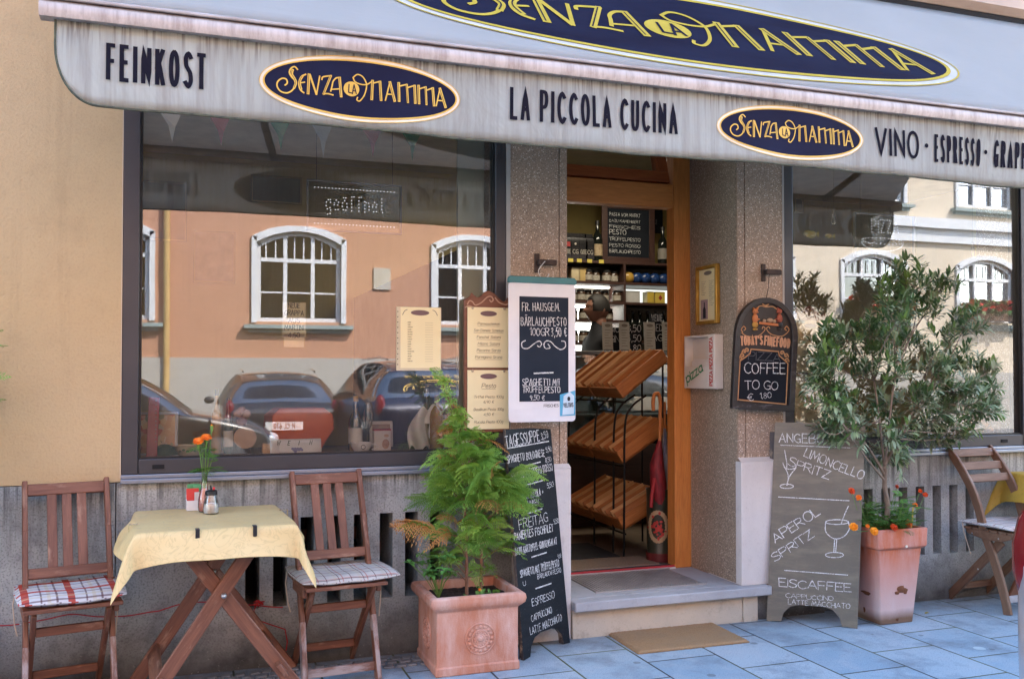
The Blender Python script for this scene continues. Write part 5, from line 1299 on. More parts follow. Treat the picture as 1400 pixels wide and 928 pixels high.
# bare hooked branch in front of the slate board
bp = [P(*q, Y) - O0 for q, Y in (((1208, 655), -.27), ((1186, 628), -.32), ((1165, 600), -.37), ((1152, 578), -.40))]
wood_.tube(catmull([q[:] for q in bp], 5), [.0065 - .0002 * i for i in range(16)], 6)
wood_.tube(catmull([(P(*q, -.40) - O0)[:] for q in ((1155, 588), (1142, 594), (1128, 590), (1120, 578))], 5), .0024, 5)
wood_.build('trunk', M_OLB, t, smooth=60); lv.build('foliage', M_OLV, t, smooth=180); lv2.build('young_foliage', M_OLV2, t, smooth=180)
# ------------------------------------------------------------------ signs
def wm(loc): m = MB(); m.T = Matrix.Translation(-V(loc)); return m
M_SLATE = mat('slate_paint', (.010, .012, .017), (.015, .018, .024), sc=5, rough=.75, spec=.12)
def m_chalk():
    t = NT('chalk_white'); n = t.noise(t.gc(), 420, 2, .6); n2 = t.noise(t.gc(), 30, 3); b = t.bsdf(t.ramp(n, [(.4, (.80, .80, .78)), (.7, (.62, .62, .61))]), .9)
    tr = t.n('BsdfTransparent'); f = t.ramp(t.math('ADD', n, t.math('MULTIPLY', n2, .35)), [(.64, 0.0), (.78, .75)])
    mx = t.n('MixShader', {0: f, 1: b.outputs[0], 2: tr.outputs[0]}); t.t.links.new(mx.outputs[0], t.out.inputs[0]); return t.done()
M_CHALK = m_chalk()
M_CHALKD = mat('faint_chalk', (.075, .08, .09))
M_WHITEP = mat('white_plastic', (.72, .72, .73), (.64, .64, .66), sc=5, rough=.35)
M_TEAL = mat('teal_plastic', (.02, .17, .18), (.015, .12, .13), rough=.35)
M_IRON = mat('brown_iron', (.075, .05, .04), (.045, .03, .025), sc=20, rough=.6, metal=.5)
class Face:
    """flat writing surface: origin o, unit axes ux, uy; pixel measurements resolved on its own plane"""
    def __init__(s, o, ux, uy): s.o = V(o); s.ux = V(ux).normalized(); s.uy = V(uy); s.uy = (s.uy - s.ux * s.uy.dot(s.ux)).normalized(); s.n = s.ux.cross(s.uy)
    def uv(s, x, y):
        d = ray(x, y); c = V(cam.location); p = c + d * ((s.o - c).dot(s.n) / d.dot(s.n)) - s.o; return p.dot(s.ux), p.dot(s.uy)
    def surf(s, off=.0015): return lambda u, v: s.o + s.ux * u + s.uy * v + s.n * off
    def line(s, m, st, a, b, hpx, w=.09, jit=.05, off=.0015, sp=1.0, slant=0.0, rng=random, z=None):
        (u0, v0), (u1, v1) = s.uv(*a), s.uv(*b); L = math.hypot(u1 - u0, v1 - v0)
        ut, vt = s.uv(a[0], a[1] - hpx); h = vt - v0
        text(m, st, u0, v0, h, s.surf(off), w=w, rot=atan2(v1 - v0, u1 - u0), fit=L, jit=jit, sp=sp, slant=slant, rng=rng)
    def stroke(s, m, pts, wpx=1.2, smooth=True, off=.0015):
        q = [s.uv(*p) for p in pts]; q = catmull(q, 5) if smooth and len(q) > 2 else q
        k = s.uv(pts[0][0] + 1, pts[0][1])[0] - s.uv(*pts[0])[0]; ribbon(m, q, abs(k) * wpx, s.surf(off))
rs = random.Random(17)
def zp(x0, y0, sc): return lambda x, y: (x0 + x / sc, y0 + y / sc)

# iron brackets
for lab, x in (('iron bracket holding the white chalk poster on the pillar left of the door', 1.628), ('iron bracket holding the arched chalkboard on the pillar right of the door', 2.936)):
    t = thing('wall_bracket', lab, 'bracket', (x, 0, 1.85), 0, 'iron sign brackets')
    m = MB(); m.cbox((0, -.005, .0), .026, .009, .095); m.build('wall_plate', M_IRON, t, bevel=.003)
    m = MB(); m.cbox((.045, -.035, .002), .095, .012, .028); m.cbox((.006, -.02, .002), .014, .03, .026); m.build('bracket_arm', M_IRON, t, bevel=.003)
# white poster with chalk panel
L0 = V((1.62, -.10, 1.072)); f = Face(L0, (1, .03, 0), (.004, .0, 1))
t = thing('chalk_poster', 'white hanging poster with teal top bar and dark chalk panel left of the doorway', 'sign', L0)
loc_ = lambda u, v, d=0.0: f.o + f.ux * u + f.uy * v + f.n * d
m = wm(L0); cor = []
W2, Hh, r = .175, .672, .018
for cx, cy, a0 in ((W2 - r, Hh - r, 0), (-W2 + r, Hh - r, 90), (-W2 + r, r, 180), (W2 - r, r, 270)):
    for k in range(6): a = radians(a0 + 18 * k); cor.append((cx + r * cos(a), cy + r * sin(a)))
m.prism(cor, 0, -.006, lambda u, v, d: loc_(u, v, d)); m.build('sheet', M_WHITEP, t, bevel=.0015)
m = wm(L0); m.prism([(-.179, .668), (.179, .668), (.179, .69), (.168, .70), (-.168, .70), (-.179, .69)], .007, -.012, loc_); m.build('top_bar', M_TEAL, t, bevel=.003)
m = wm(L0); a, b = f.uv(710, 549), f.uv(777, 407); m.prism([(a[0], a[1]), (b[0], a[1]), (b[0], b[1]), (a[0], b[1])], .0006, .0002, loc_); m.build('chalk_panel', mat('blue_slate', (.016, .023, .036), (.022, .030, .045), sc=6, rough=.7, spec=.15), t)
Z = zp(520, 370, 4.036); m = wm(L0)
for s, x0, x1, yb, h, w_ in (('FR. HAUSGEM.', 782, 988, 222, 44, .085), ('BÄRLAUCHPESTO', 776, 1026, 303, 46, .085), ('100GR', 826, 930, 357, 40, .09), ('3,50 €', 942, 1028, 362, 46, .09), ('SPAGHETTI MIT', 785, 992, 632, 36, .11), ('TRÜFFELPESTO', 785, 992, 672, 34, .11), ('9,50 €', 825, 905, 713, 26, .12)):
    f.line(m, s, Z(x0, yb), Z(x1, yb), h / 4.036, w=w_, rng=rs)
f.stroke(m, [Z(x, y) for x, y in ((800, 385), (780, 398), (785, 425), (815, 428), (845, 405), (875, 388), (889, 402), (880, 420), (866, 414))], 1.3)
f.stroke(m, [Z(x, y) for x, y in ((925, 405), (935, 425), (910, 428), (902, 405), (915, 388), (940, 392), (965, 418), (995, 435), (1020, 420), (1018, 392), (1000, 388))], 1.3)
f.stroke(m, [Z(848, 566), Z(952, 562)], 1.8, False); m.build('lettering', M_CHALK, t)
m = wm(L0); f.line(m, 'FRISCHES', Z(902, 752), Z(982, 750), 3.6, w=.14, jit=0)
m.build('print', M_INK, t)
m = wm(L0); f2 = f.surf(.002)
a = f.uv(*Z(990, 802)); b = f.uv(*Z(1074, 660))
m.add([f2(*p) for p in ((a[0], a[1]), (b[0], a[1] + .003), (b[0], b[1]), (a[0], b[1] - .02))], [[0, 1, 2, 3]])
st_ = m.build('beer_sticker', mat('sky_blue_print', (.10, .42, .62), (.05, .30, .50)), t)
m = wm(L0); f3 = f.surf(.0032); q = lambda x, y: f.uv(*Z(x, y))
m.add([f3(*q(*p)) for p in ((1003, 796), (1066, 790), (1068, 690), (1045, 668), (1010, 690))], [[0, 1, 2, 3, 4]])
m.build('glass_print', mat('pale_blue_print', (.55, .70, .80)), st_)
m = wm(L0); f.line(m, 'VELTINS', Z(1010, 753), Z(1062, 749), 5.2, w=.16, jit=0, off=.0042); disc(m, *q(1038, 706), .008, .011, f.surf(.0042), 16); m.build('print', M_INK, st_)
m = wm(L0); m.tube(catmull([(1.655, -.045, 1.855), (1.640, -.055, 1.842), (1.612, -.07, 1.81), (1.607, -.09, 1.785), (1.62, -.10, 1.765), (1.645, -.10, 1.772), (1.655, -.10, 1.788)], 5), .0022, 6); m.build('hook', mat('pale_wire', (.6, .58, .55), rough=.4), t, smooth=60)

# carved wooden menu board with two yellow sheets
M_CARVE = wood('carved_red_wood', (.20, .070, .032), (.13, .042, .02), (.42, .22, .14), .45, wornamt=.68)
M_SHEET = mat('yellow_menu_paper', (.82, .73, .44), (.78, .68, .40), sc=3, rough=.5); M_BRASS = mat('brass_stud', (.50, .42, .30), rough=.35, metal=.7); M_OVAL = mat('brown_oval_print', (.17, .10, .10)); M_GREY = mat('grey_print', (.20, .17, .13))
def menu_board(label, loc, detail=True):
    L = V(loc); t = thing('menu_board', label, 'menu board', L, 0, 'carved menu boards')
    F2 = Face((0, -.012, 0), (1, 0, 0), (0, 0, 1)); S = lambda u, v, d=0.0: V((u, -.012 - d, v))
    m = MB(); top = [(.115, .60), (.115, .632), (.106, .655), (.098, .638), (.086, .632), (.070, .640), (.055, .655), (.035, .672), (.010, .684), (-.008, .680), (-.020, .668), (-.034, .655), (-.05, .65), (-.068, .662), (-.078, .674), (-.086, .656), (-.10, .645), (-.115, .640), (-.115, .60), (-.115, 0), (.115, 0)]
    m.prism(top, .0, -.018, S); m.build('carved_back', M_CARVE, t, bevel=.003)
    m = MB()
    for pts in (((-.10, .615), (-.09, .632), (-.075, .628), (-.06, .612), (-.03, .625), (0, .652), (.02, .655), (.03, .64), (.02, .63), (.012, .638)), ((-.11, .60), (-.095, .608), (-.08, .605)), ((.04, .65), (.06, .628), (.09, .618), (.105, .622))):
        ribbon(m, catmull(list(pts), 5), .006, lambda u, v: S(u, v, .0016))
    m.build('carved_scroll', mat('scroll_pink', (.50, .30, .20)), t)
    for z0, z1, lines in ((.312, .602, ('Parmaschinken', 'San Daniele Schinken', 'Fenchel Salami', 'Milano Salami', 'Pecorino Sardo', 'Parmigiano Grana')), (.016, .300, ('Pesto', 'Trüffel Pesto 100g', '6,90 €', 'Basilikum Pesto 100g', '4,50 €', 'Rucola Pesto 100g'))):
        m = MB(); m.box(-.100, -.018, z0, .110, -.0122, z1); sh_ = m.build('menu_sheet', M_SHEET, t)
        sf = lambda u, v: V((u, -.0195, v)); m = MB(); disc(m, .005, z1 - .030, .042, .013, sf, 28); m.build('oval_print', M_OVAL, sh_)
        m = MB(); y = z1 - .085
        for i, s in enumerate(lines):
            big = s == 'Pesto'; h = .020 if big else .0125; wd = .07 if big else min(.15, .0085 * len(s)); text(m, s, .005, y, h, sf, w=.11, fit=wd, align='c', slant=.18)
            if z0 > .2 or big: ribbon(m, [(.005 - wd / 2, y - .006), (.005 + wd / 2, y - .006)], .0012, sf)
            y -= .032 if z0 > .2 else (.050 if big else (.024 if i % 2 else .036))
        m.build('lettering', M_GREY, sh_)
        for u in (-.075, .085):
            m = MB(); m.lathe([(0, .006), (.005, .005), (.007, 0)], 12, V((u, -.0182, z1 - .004)), Matrix.Rotation(pi / 2, 3, 'X')); m.build('stud', M_BRASS, t, smooth=50)
    return t
menu_board('carved wooden menu board with two yellow sheets beside the white chalk poster', (1.367, -.002, 1.022))
M2 = menu_board('carved wooden menu board half hidden behind the left side of the olive tree', (3.27, .065, 1.0))
# single sheet in a sleeve behind the left window
L0 = V((1.040, .030, 1.318)); t = thing('menu_sheet', 'single yellow menu sheet in a punched clear sleeve on the left window pane', 'menu', L0)
m = MB(); m.cbox((0, 0, .152), .218, .001, .302); m.build('sleeve', mat('sleeve_plastic', (.66, .58, .40), rough=.2), t)
m = MB(); m.cbox((.008, -.0012, .157), .195, .0008, .288); m.build('sheet', M_SHEET, t)
m = MB(); sf = lambda u, v: V((u, -.0022, v)); disc(m, .005, .276, .045, .013, sf, 28); m.build('oval_print', M_OVAL, t)
m = MB(); rr = random.Random(4)
for k in range(17): text(m, ''.join(rr.choice('aeinorstlm') for _ in range(rr.randint(6, 12))), -.055, .228 - k * .0115, .006, sf, w=.12, sp=.9); ribbon(m, [(.03, .229 - k * .0115), (.068, .229 - k * .0115)], .0008, sf)
for s in (-1, 1): ribbon(m, catmull([(.005 + s * .085, .265), (.005 + s * .075, .283), (.005 + s * .062, .290)], 5), .003, sf)
m.build('lettering', M_GREY, t)
m = MB()
for k in range(11): disc(m, -.1025, .03 + k * .025, .0028, .0028, lambda u, v: V((u, -.0008, v)), 10)
m.build('punch_hole', M_INK, t)
# gilt framed menu in the door reveal
RX = 2.7725; L0 = V((RX, .275, 1.583)); t = thing('framed_menu', 'narrow gilt framed menu card in the door reveal above the pizza carton', 'menu', L0)
R_ = lambda u, v, d=0.0: V((-d, -u, v))                     # u towards the street, v up, d out of the wall
M_GILT = mat('gilt_frame', (.55, .33, .07), (.40, .21, .035), sc=14, rough=.35, metal=.6)
m = MB()
for u0, u1, v0, v1 in ((-.112, -.094, 0, .33), (.094, .112, 0, .33), (-.0938, .0938, 0, .020), (-.0938, .0938, .31, .33)): m.prism([(u0, v0), (u1, v0), (u1, v1), (u0, v1)], .001, .028, R_)
m.build('frame', M_GILT, t, bevel=.004)
m = MB(); m.prism([(-.094, .02), (.094, .02), (.094, .31), (-.094, .31)], .002, .010, R_); m.build('card', M_SHEET, t)
m = MB(); sf = lambda u, v: R_(u, v, .0115); disc(m, 0, .288, .042, .012, sf, 24)
for k in range(14):
    for c in (-.07, .012): text(m, ''.join(rr.choice('aeinorst') for _ in range(7)), c, .24 - k * .0105, .0055, sf, w=.13, fit=.05 - .01 * (k % 3)) if not (c < 0 and k > 7) else None
m.build('lettering', M_GREY, t)
m = MB(); m.prism([(-.075, .03), (.0, .03), (.0, .14), (-.075, .14)], .0115, .0125, R_); m.build('photo_print', mat('mauve_print', (.42, .30, .30)), t)
m = MB(); sf = lambda u, v: R_(u, v, .0135); m.add([sf(*p) for p in ((-.05, .035), (-.02, .035), (-.02, .085), (-.03, .10), (-.03, .125), (-.04, .125), (-.04, .10), (-.05, .085))], [list(range(8))]); m.build('bottle_print', M_INK, t)
# pizza carton used as a leaflet holder
L0 = V((RX, .30, 1.222)); t = thing('pizza_carton', 'white pizza carton with red PIZZA print used as a leaflet holder in the reveal', 'carton', L0)
M_CARD = mat('white_carton', (.70, .66, .60), (.62, .58, .52), sc=5, rough=.7)
m = MB()
for u0, u1, v0, v1, d in ((-.165, -.150, 0, .30, .055), (.095, .165, 0, .30, .055), (-.1498, .0948, 0, .125, .055), (-.1498, .0948, .287, .30, .055), (-.1498, .0948, .1252, .2868, .006)): m.prism([(u0, v0), (u1, v0), (u1, v1), (u0, v1)], .001, d, R_)
m.build('carton', M_CARD, t, bevel=.003)
m = MB()
for k in range(3): m.prism([(-.12 + k * .008, .1255), (.07 + k * .004, .1255), (.07 + k * .004, .165 - k * .006), (-.12 + k * .008, .168 - k * .006)], .012 + k * .012, .016 + k * .012, R_)
m.build('leaflet', mat('leaflet_paper', (.76, .75, .74)), t)
m = MB(); sf = lambda u, v: R_(u, v, .0565)
for k in range(3): text(m, 'PIZZA', .143, .018 + .093 * k, .030, sf, w=.2, fit=.078, rot=pi / 2)
m.build('red_print', mat('red_print', (.52, .03, .02)), t)
m = MB(); text(m, 'pizza', -.13, .03, .052, sf, w=.17, fit=.19, rot=radians(22)); m.build('green_print', mat('green_print', (.03, .25, .10)), t)

# arched chalkboard
o = P(998, 558, -.045); br_ = P(1083, 563, -.055); f = Face(o, br_ - o, (.035, 0, 1)); Wd = (br_ - o).length; L0 = o.copy()
t = thing('arched_chalkboard', 'arched chalkboard with painted figures offering coffee to go beside the doorway', 'sign', L0)
S = lambda u, v, d=0.0: f.o + f.ux * u + f.uy * v + f.n * d
def arch(inset, v0, vs, vt, n=14):
    x0, x1 = inset, Wd - inset; pts = [(x0, v0), (x1, v0)]
    for k in range(n + 1): a = pi * k / n; pts.append(((x0 + x1) / 2 + (x1 - x0) / 2 * cos(a), vs + (vt - inset - vs) * sin(a)))
    return pts
M_DKF = wood('dark_painted_frame', (.028, .022, .020), (.018, .014, .013), (.22, .21, .22), .45, wornamt=.60); M_DKB = mat('dark_brown_paint', (.022, .015, .013), (.015, .010, .009), sc=5, rough=.5); M_GLD = mat('old_gold_paint', (.50, .27, .12), (.40, .20, .08), sc=20)
vs_, vt_ = .40, .60
m = wm(L0); A0, A1 = arch(0, 0, vs_, vt_), arch(.030, .034, vs_, vt_); n = len(A0)
m.add([S(u, v, .024) for u, v in A0] + [S(u, v, .020) for u, v in A1] + [S(u, v, -.006) for u, v in A0] + [S(u, v, .006) for u, v in A1], [[k, (k + 1) % n, n + (k + 1) % n, n + k] for k in range(n)] + [[2 * n + k, 2 * n + (k + 1) % n, (k + 1) % n, k] for k in range(n)] + [[n + k, n + (k + 1) % n, 3 * n + (k + 1) % n, 3 * n + k] for k in range(n)] + [[2 * n + k for k in range(n)][::-1]])
m.build('frame', M_DKF, t, bevel=.003)
m = wm(L0); m.add([S(u, v, .0062) for u, v in arch(.029, .033, vs_, vt_)], [list(range(n))]); m.build('board', M_DKB, t)
Z = zp(1000, 400, 5.46); q = lambda x, y: f.uv(*Z(x, y))
m = wm(L0); cp = [(40, 800), (400, 832), (415, 530), (385, 500), (350, 470), (345, 440), (140, 422), (132, 455), (100, 480), (58, 510)]
m.add([S(*q(*p), .0075) for p in cp], [list(range(len(cp)))[::-1]]); m.build('chalk_panel', M_SLATE, t)
m = wm(L0); f.stroke(m, [Z(*p) for p in cp + cp[:1]], 1.5, False, .0085)
for k, (cx, cy, s) in enumerate(((90, 440, 1), (75, 470, 1), (110, 430, 1), (370, 450, -1), (400, 470, -1), (405, 505, -1), (62, 495, 1))):
    f.stroke(m, [Z(cx + s * a, cy + b) for a, b in ((-18, 8), (-8, -12), (8, -8), (6, 6), (-4, 4))], 1.7, True, .009)
for s, cx in ((1, 85), (-1, 405)): f.stroke(m, [Z(cx + s * a, 270 + b) for a, b in ((-8, 25), (-18, 5), (0, -18), (14, 0), (2, 12))], 1.1, True, .009)
f.stroke(m, [Z(*p) for p in ((70, 300), (110, 325), (180, 328), (225, 300), (245, 270), (230, 255), (222, 270))], 1.0, True, .009); f.stroke(m, [Z(*p) for p in ((410, 300), (370, 325), (310, 318), (275, 300), (255, 270), (270, 255), (280, 268))], 1.0, True, .009)
f.stroke(m, [Z(*p) for p in ((175, 125), (210, 100), (250, 108), (300, 105), (335, 130))], 1.0, True, .009); f.stroke(m, [Z(*p) for p in ((225, 85), (245, 98), (270, 88), (250, 105))], 1.4, True, .009)
m.build('gold_scroll', M_GLD, t)
m = wm(L0); f.line(m, "TODAY'S", Z(66, 390), Z(222, 384), 11, w=.22, jit=.02, off=.0095, sp=1.5); f.line(m, 'FINEFOOD', Z(240, 388), Z(424, 410), 11.5, w=.22, jit=.02, off=.0095, sp=1.5); m.build('gold_lettering', mat('salmon_gold_paint', (.60, .33, .19), (.52, .26, .13), sc=20), t)
m = wm(L0); f.line(m, 'PIZZA', Z(120, 500), Z(360, 515), 11, w=.08, off=.0085); m.build('faint_lettering', M_CHALKD, t)
m = wm(L0)
for s, x0, y0, x1, y1, h in (('COFFEE', 90, 598, 394, 606, 14), ('TO GO', 95, 720, 340, 724, 11.5), ('€', 116, 806, 158, 800, 9), ('1,80', 208, 788, 290, 784, 7.5)): f.line(m, s, Z(x0, y0), Z(x1, y1), h, w=.085, off=.009, rng=rs)
m.build('lettering', M_CHALK, t)
M_FIGO = mat('figure_orange', (.52, .19, .06), (.40, .13, .04)); M_FIGR = mat('figure_red', (.33, .08, .04))
for cx, s in ((170, 1), (352, -1)):
    m = wm(L0)
    def el(x, y, rx, ry, d=.014):
        u, v = q(x, y); k = .00075; m.ell(S(u, v, .008), rx * k, .012, ry * k, 12)
    el(cx, 140, 22, 20); el(cx - 14, 122, 8, 10); el(cx + 14, 122, 8, 10); el(cx + s * 14, 148, 10, 7); el(cx, 195, 24, 36); el(cx + s * 20, 200, 16, 8)
    fg = m.build('relief_figure', M_FIGO if s > 0 else M_FIGR, t, smooth=180)
    m = wm(L0); el(cx, 240, 25, 24); el(cx, 275, 20, 9); m.build('apron', mat('figure_yellow', (.50, .27, .05)) if s > 0 else M_DKF, fg, smooth=180)
m = wm(L0); f.stroke(m, [Z(200, 228), Z(350, 243)], 3, False, .016); m.build('tray', M_FIGO, t)
m = wm(L0); u, v = q(278, 208); m.ell(S(u, v, .012), .020, .010, .012, 12); u, v = q(235, 212); m.ell(S(u, v, .012), .012, .01, .010, 10); u, v = q(310, 215); m.ell(S(u, v, .012), .012, .01, .010, 10); m.build('relief_dish', mat('dish_tan', (.42, .28, .17)), t, smooth=180)
m = wm(L0); m.tube([(2.945, -.045, 1.84), (2.935, -.05, 1.76), (2.925, -.045, 1.705)], .002, 5); m.build('hanger_wire', M_IRON, t)

# leaning boards on the pavement
def a_board(name, label, bl, br_, tl, tr, mface, medge, arch_px, back=True):
    bl, br_, tl, tr = V(bl), V(br_), V(tl), V(tr); f = Face(bl, br_ - bl, (tl + tr) / 2 - (bl + br_) / 2)
    c = (bl + br_) / 2; L0 = V((c.x, c.y, 0)); t = thing(name, label, 'chalkboard', L0); S = lambda u, v, d=0.0: f.o + f.ux * u + f.uy * v + f.n * d
    W_ = (br_ - bl).length; uv = lambda p: ((p - bl).dot(f.ux), (p - bl).dot(f.uy)); utl, utr = uv(tl), uv(tr)
    fx = arch_px; ft = .085
    poly = [(0, 0), (fx, .006), (fx + .012, .05), (fx + .045, ft), (fx + .09, ft + .012), (W_ - fx - .09, ft + .012), (W_ - fx - .045, ft), (W_ - fx - .012, .05), (W_ - fx, .006), (W_, 0), (utr[0], utr[1]), ((utr[0] + utl[0]) / 2, (utr[1] + utl[1]) / 2 + .006), (utl[0], utl[1])]
    m = wm(L0); n = len(poly); fr = [S(u, v, 0) for u, v in poly]; bk = [S(u, v, -.016) for u, v in poly]; m.add(fr + bk, [list(range(n)), [n + k for k in range(n)][::-1]]); m.mi = 1
    m.add(fr + bk, [[k, k + n, (k + 1) % n + n, (k + 1) % n] for k in range(n)]); m.build('board', [mface, medge], t, bevel=.0025)
    if back:                                              # rear leg of the stand
        m = wm(L0); g = f.n.copy(); g.z = 0; g.normalize(); bb = lambda u, v: S(u, v, -.02) * 1
        p0, p1 = S(.03, utl[1] * .95, -.020), S(W_ - .03, utl[1] * .95, -.020); e0, e1 = S(.03, 0, 0) - g * .03, S(W_ - .03, 0, 0) - g * .03
        e0.z = e1.z = .004; e0.y = min(e0.y, -.04); e1.y = min(e1.y, -.045)
        m.bar(p0, e0, .03, .012, f.ux); m.bar(p1, e1, .03, .012, f.ux); m.build('rear_leg', medge, t)
    return t, f, L0
def m_chalkface(name, a, b, smear, light, sp=.5):
    t = NT(name); v = t.gc(); n1 = t.noise(v, 3, 5, .65); n2 = t.noise(t.gc((2, 2, 9)), 2.5, 5, .7); n3 = t.noise(v, 160, 3)
    c = t.ramp(n1, [(.3, a), (.7, b)]); c = t.mix(t.ramp(n2, [(.45, 0.0), (.8, .55)]), c, smear); c = t.mix(t.ramp(n3, [(.66, 0.0), (.74, .35)]), c, light)
    t.bsdf(c, t.ramp(n1, [(.3, .28), (.7, .42)]), 0, t.bump(n3, .15, .001), Specular_IOR_Level=sp); return t.done()
M_EDGE = wood('chipped_edge', (.10, .08, .07), (.05, .045, .045), (.50, .38, .25), .7, wornamt=.55)
t, f, L0 = a_board('pavement_board', 'tall black chalkboard listing soup, pasta and coffee leaning beside the conifer planter', (1.455, -.288, .0), (1.765, -.095, .0), (1.397, -.205, 1.046), (1.693, -.018, 1.032), m_chalkface('black_board_paint', (.006, .008, .013), (.009, .012, .018), (.022, .027, .036), (.20, .21, .22), .12), M_EDGE, .05)
Z = zp(670, 560, 2.654); m = wm(L0); r2 = random.Random(3)
for s, x0, y0, x1, y1, h, w_ in (('TAGESSUPPE', 58, 138, 180, 111, 42, .085), ('3,50', 186, 108, 210, 101, 24, .10), ('SPAGHETTI BOLOGNESE', 62, 194, 197, 168, 26, .11), ('5,50', 203, 154, 222, 149, 17, .11), ('BUCATINI MIT PESTO ROSSO', 75, 258, 226, 218, 26, .11), ('8,50', 201, 192, 222, 186, 17, .11),
    ('RIGATONI MIT RUCOLA +', 77, 336, 192, 308, 26, .11), ('5,50', 207, 284, 230, 277, 17, .11), ('PARMASCHINKEN', 78, 366, 176, 342, 21, .11), ('FREITAG', 106, 434, 210, 404, 36, .075), ('PANIERTES FISCHFILET', 88, 474, 229, 440, 28, .11), ('5,50', 231, 414, 249, 408, 17, .11), ('DAZU KARTOFFEL-GURKENSALAT', 92, 527, 242, 486, 25, .11),
    ('SPAGHETTI MIT TRÜFFELPESTO', 110, 607, 250, 566, 26, .11), ('9,50', 245, 538, 258, 534, 14, .11), ('U', 120, 638, 129, 635, 16, .10), ('BÄRLAUCH PESTO', 172, 613, 257, 588, 17, .11), ('ESPRESSO', 153, 712, 233, 682, 26, .09), ('CAPPUCCINO', 150, 768, 224, 735, 24, .09), ('LATTE MACCHIATO', 146, 815, 260, 764, 26, .09)):
    f.line(m, s, Z(x0, y0), Z(x1, y1), h / 2.654, w=w_, rng=r2, sp=.95)
for a, b in (((62, 140), (212, 114)), ((128, 203), (182, 189)), ((132, 272), (190, 256)), ((135, 376), (188, 359)), ((150, 534), (204, 517)), ((165, 648), (221, 629))): f.stroke(m, [Z(*a), Z(*b)], 1.1, False)
m.build('lettering', M_CHALK, t)
t, f, L0 = a_board('pavement_board', 'wide olive grey chalkboard offering spritz and iced coffee next to the tapered pot', (2.899, -.070, .0), (3.250, -.352, .0), (2.975, -.045, 1.046), (3.352, -.300, 1.030), m_chalkface('olive_board_paint', (.095, .088, .075), (.14, .125, .092), (.25, .22, .155), (.26, .24, .20)), M_EDGE, .075)
Z = zp(1020, 570, 3.094); m = wm(L0)
for s, x0, y0, x1, y1, h in (('ANGEBOT', 140, 104, 360, 110, 38), ('LIMONCELLO', 243, 166, 490, 264, 36), ('SPRITZ', 176, 204, 350, 262, 36), ('APEROL', 124, 532, 316, 408, 38), ('SPRITZ', 124, 612, 290, 502, 34), ('EISCAFFEE', 140, 716, 446, 738, 34), ('CAPPUCCINO', 168, 762, 370, 776, 18), ('LATTE MACCHIATO', 178, 788, 440, 810, 20)):
    f.line(m, s, Z(x0, y0), Z(x1, y1), h / 3.094, w=.085, jit=.06, rng=r2)
for a, b in (((147, 118), (440, 130)), ((137, 337), (436, 353)), ((162, 647), (430, 667))): f.stroke(m, [Z(*a), Z(*b)], 1.1, False)
E_ = lambda cx, cy, rx, ry: [Z(cx + rx * cos(2 * pi * k / 18), cy + ry * sin(2 * pi * k / 18)) for k in range(19)]
for pts in (E_(172, 292, 28, 9), E_(385, 443, 48, 10), E_(374, 582, 38, 11), [Z(*p) for p in ((163, 140), (172, 190), (172, 215))], [Z(*p) for p in ((156, 193), (164, 214), (188, 220), (212, 214))], [Z(*p) for p in ((158, 200), (178, 245), (172, 288))], [Z(*p) for p in ((212, 214), (184, 250), (174, 288))], [Z(*p) for p in ((336, 447), (338, 485), (372, 513), (412, 505), (436, 474), (434, 446))], [Z(375, 513), Z(371, 572)], [Z(384, 513), Z(379, 572)], [Z(402, 452), Z(418, 408), Z(433, 376)]): f.stroke(m, pts, 1.2)
m.build('lettering', M_CHALK, t)
# door mat
L0 = V((2.292, -.205, .003)); t = None
m = MB(); m.sheet(lambda a, b: V(((a - .5) * .60 + (b - .5) * .004, (b - .5) * .345, .005 + .004 * noise.noise(V((a * 40, b * 26, 0))) - .008 * (min(a, 1 - a, b, 1 - b) < .012))), 90, 56)
def m_coir():
    t = NT('coir'); v = t.gc(); n1 = t.noise(v, 420, 3, .7); n2 = t.noise(v, 6, 4); c = t.ramp(n1, [(.3, (.22, .125, .06)), (.6, (.50, .31, .16))]); c = t.mix(t.ramp(n2, [(.4, 0.0), (.75, .55)]), c, (.34, .24, .15)); t.bsdf(c, .95, 0, t.bump(n1, 1.0, .006), Specular_IOR_Level=.1); return t.done()
o = m.build('door_mat', m_coir(), smooth=180, solid=.012); tag(o, 'worn tan coir door mat lying on the slabs before the step', 'mat'); o.location = L0; o.rotation_euler = (0, 0, radians(-.6))
m = MB(); disc(m, 0, 0, .028, .028, lambda u, v: V((u, v, .0012)), 20); o = m.build('gum_spot', mat('pale_gum', (.42, .50, .52))); tag(o, 'flat pale round spot stuck on the slab near the silver car', 'spot'); o.location = G(1339, 886)
m = MB(); m.add([(-.016, -.01, .002), (.0, -.012, .008), (.018, -.004, .003), (.014, .01, .006), (-.006, .012, .002)], [[0, 1, 2, 3, 4]]); o = m.build('fallen_leaf', mat('yellow_leaf', (.45, .38, .06))); tag(o, 'small yellow fallen leaf on the slabs right of the tapered pot', 'leaf'); o.location = G(1267, 838)
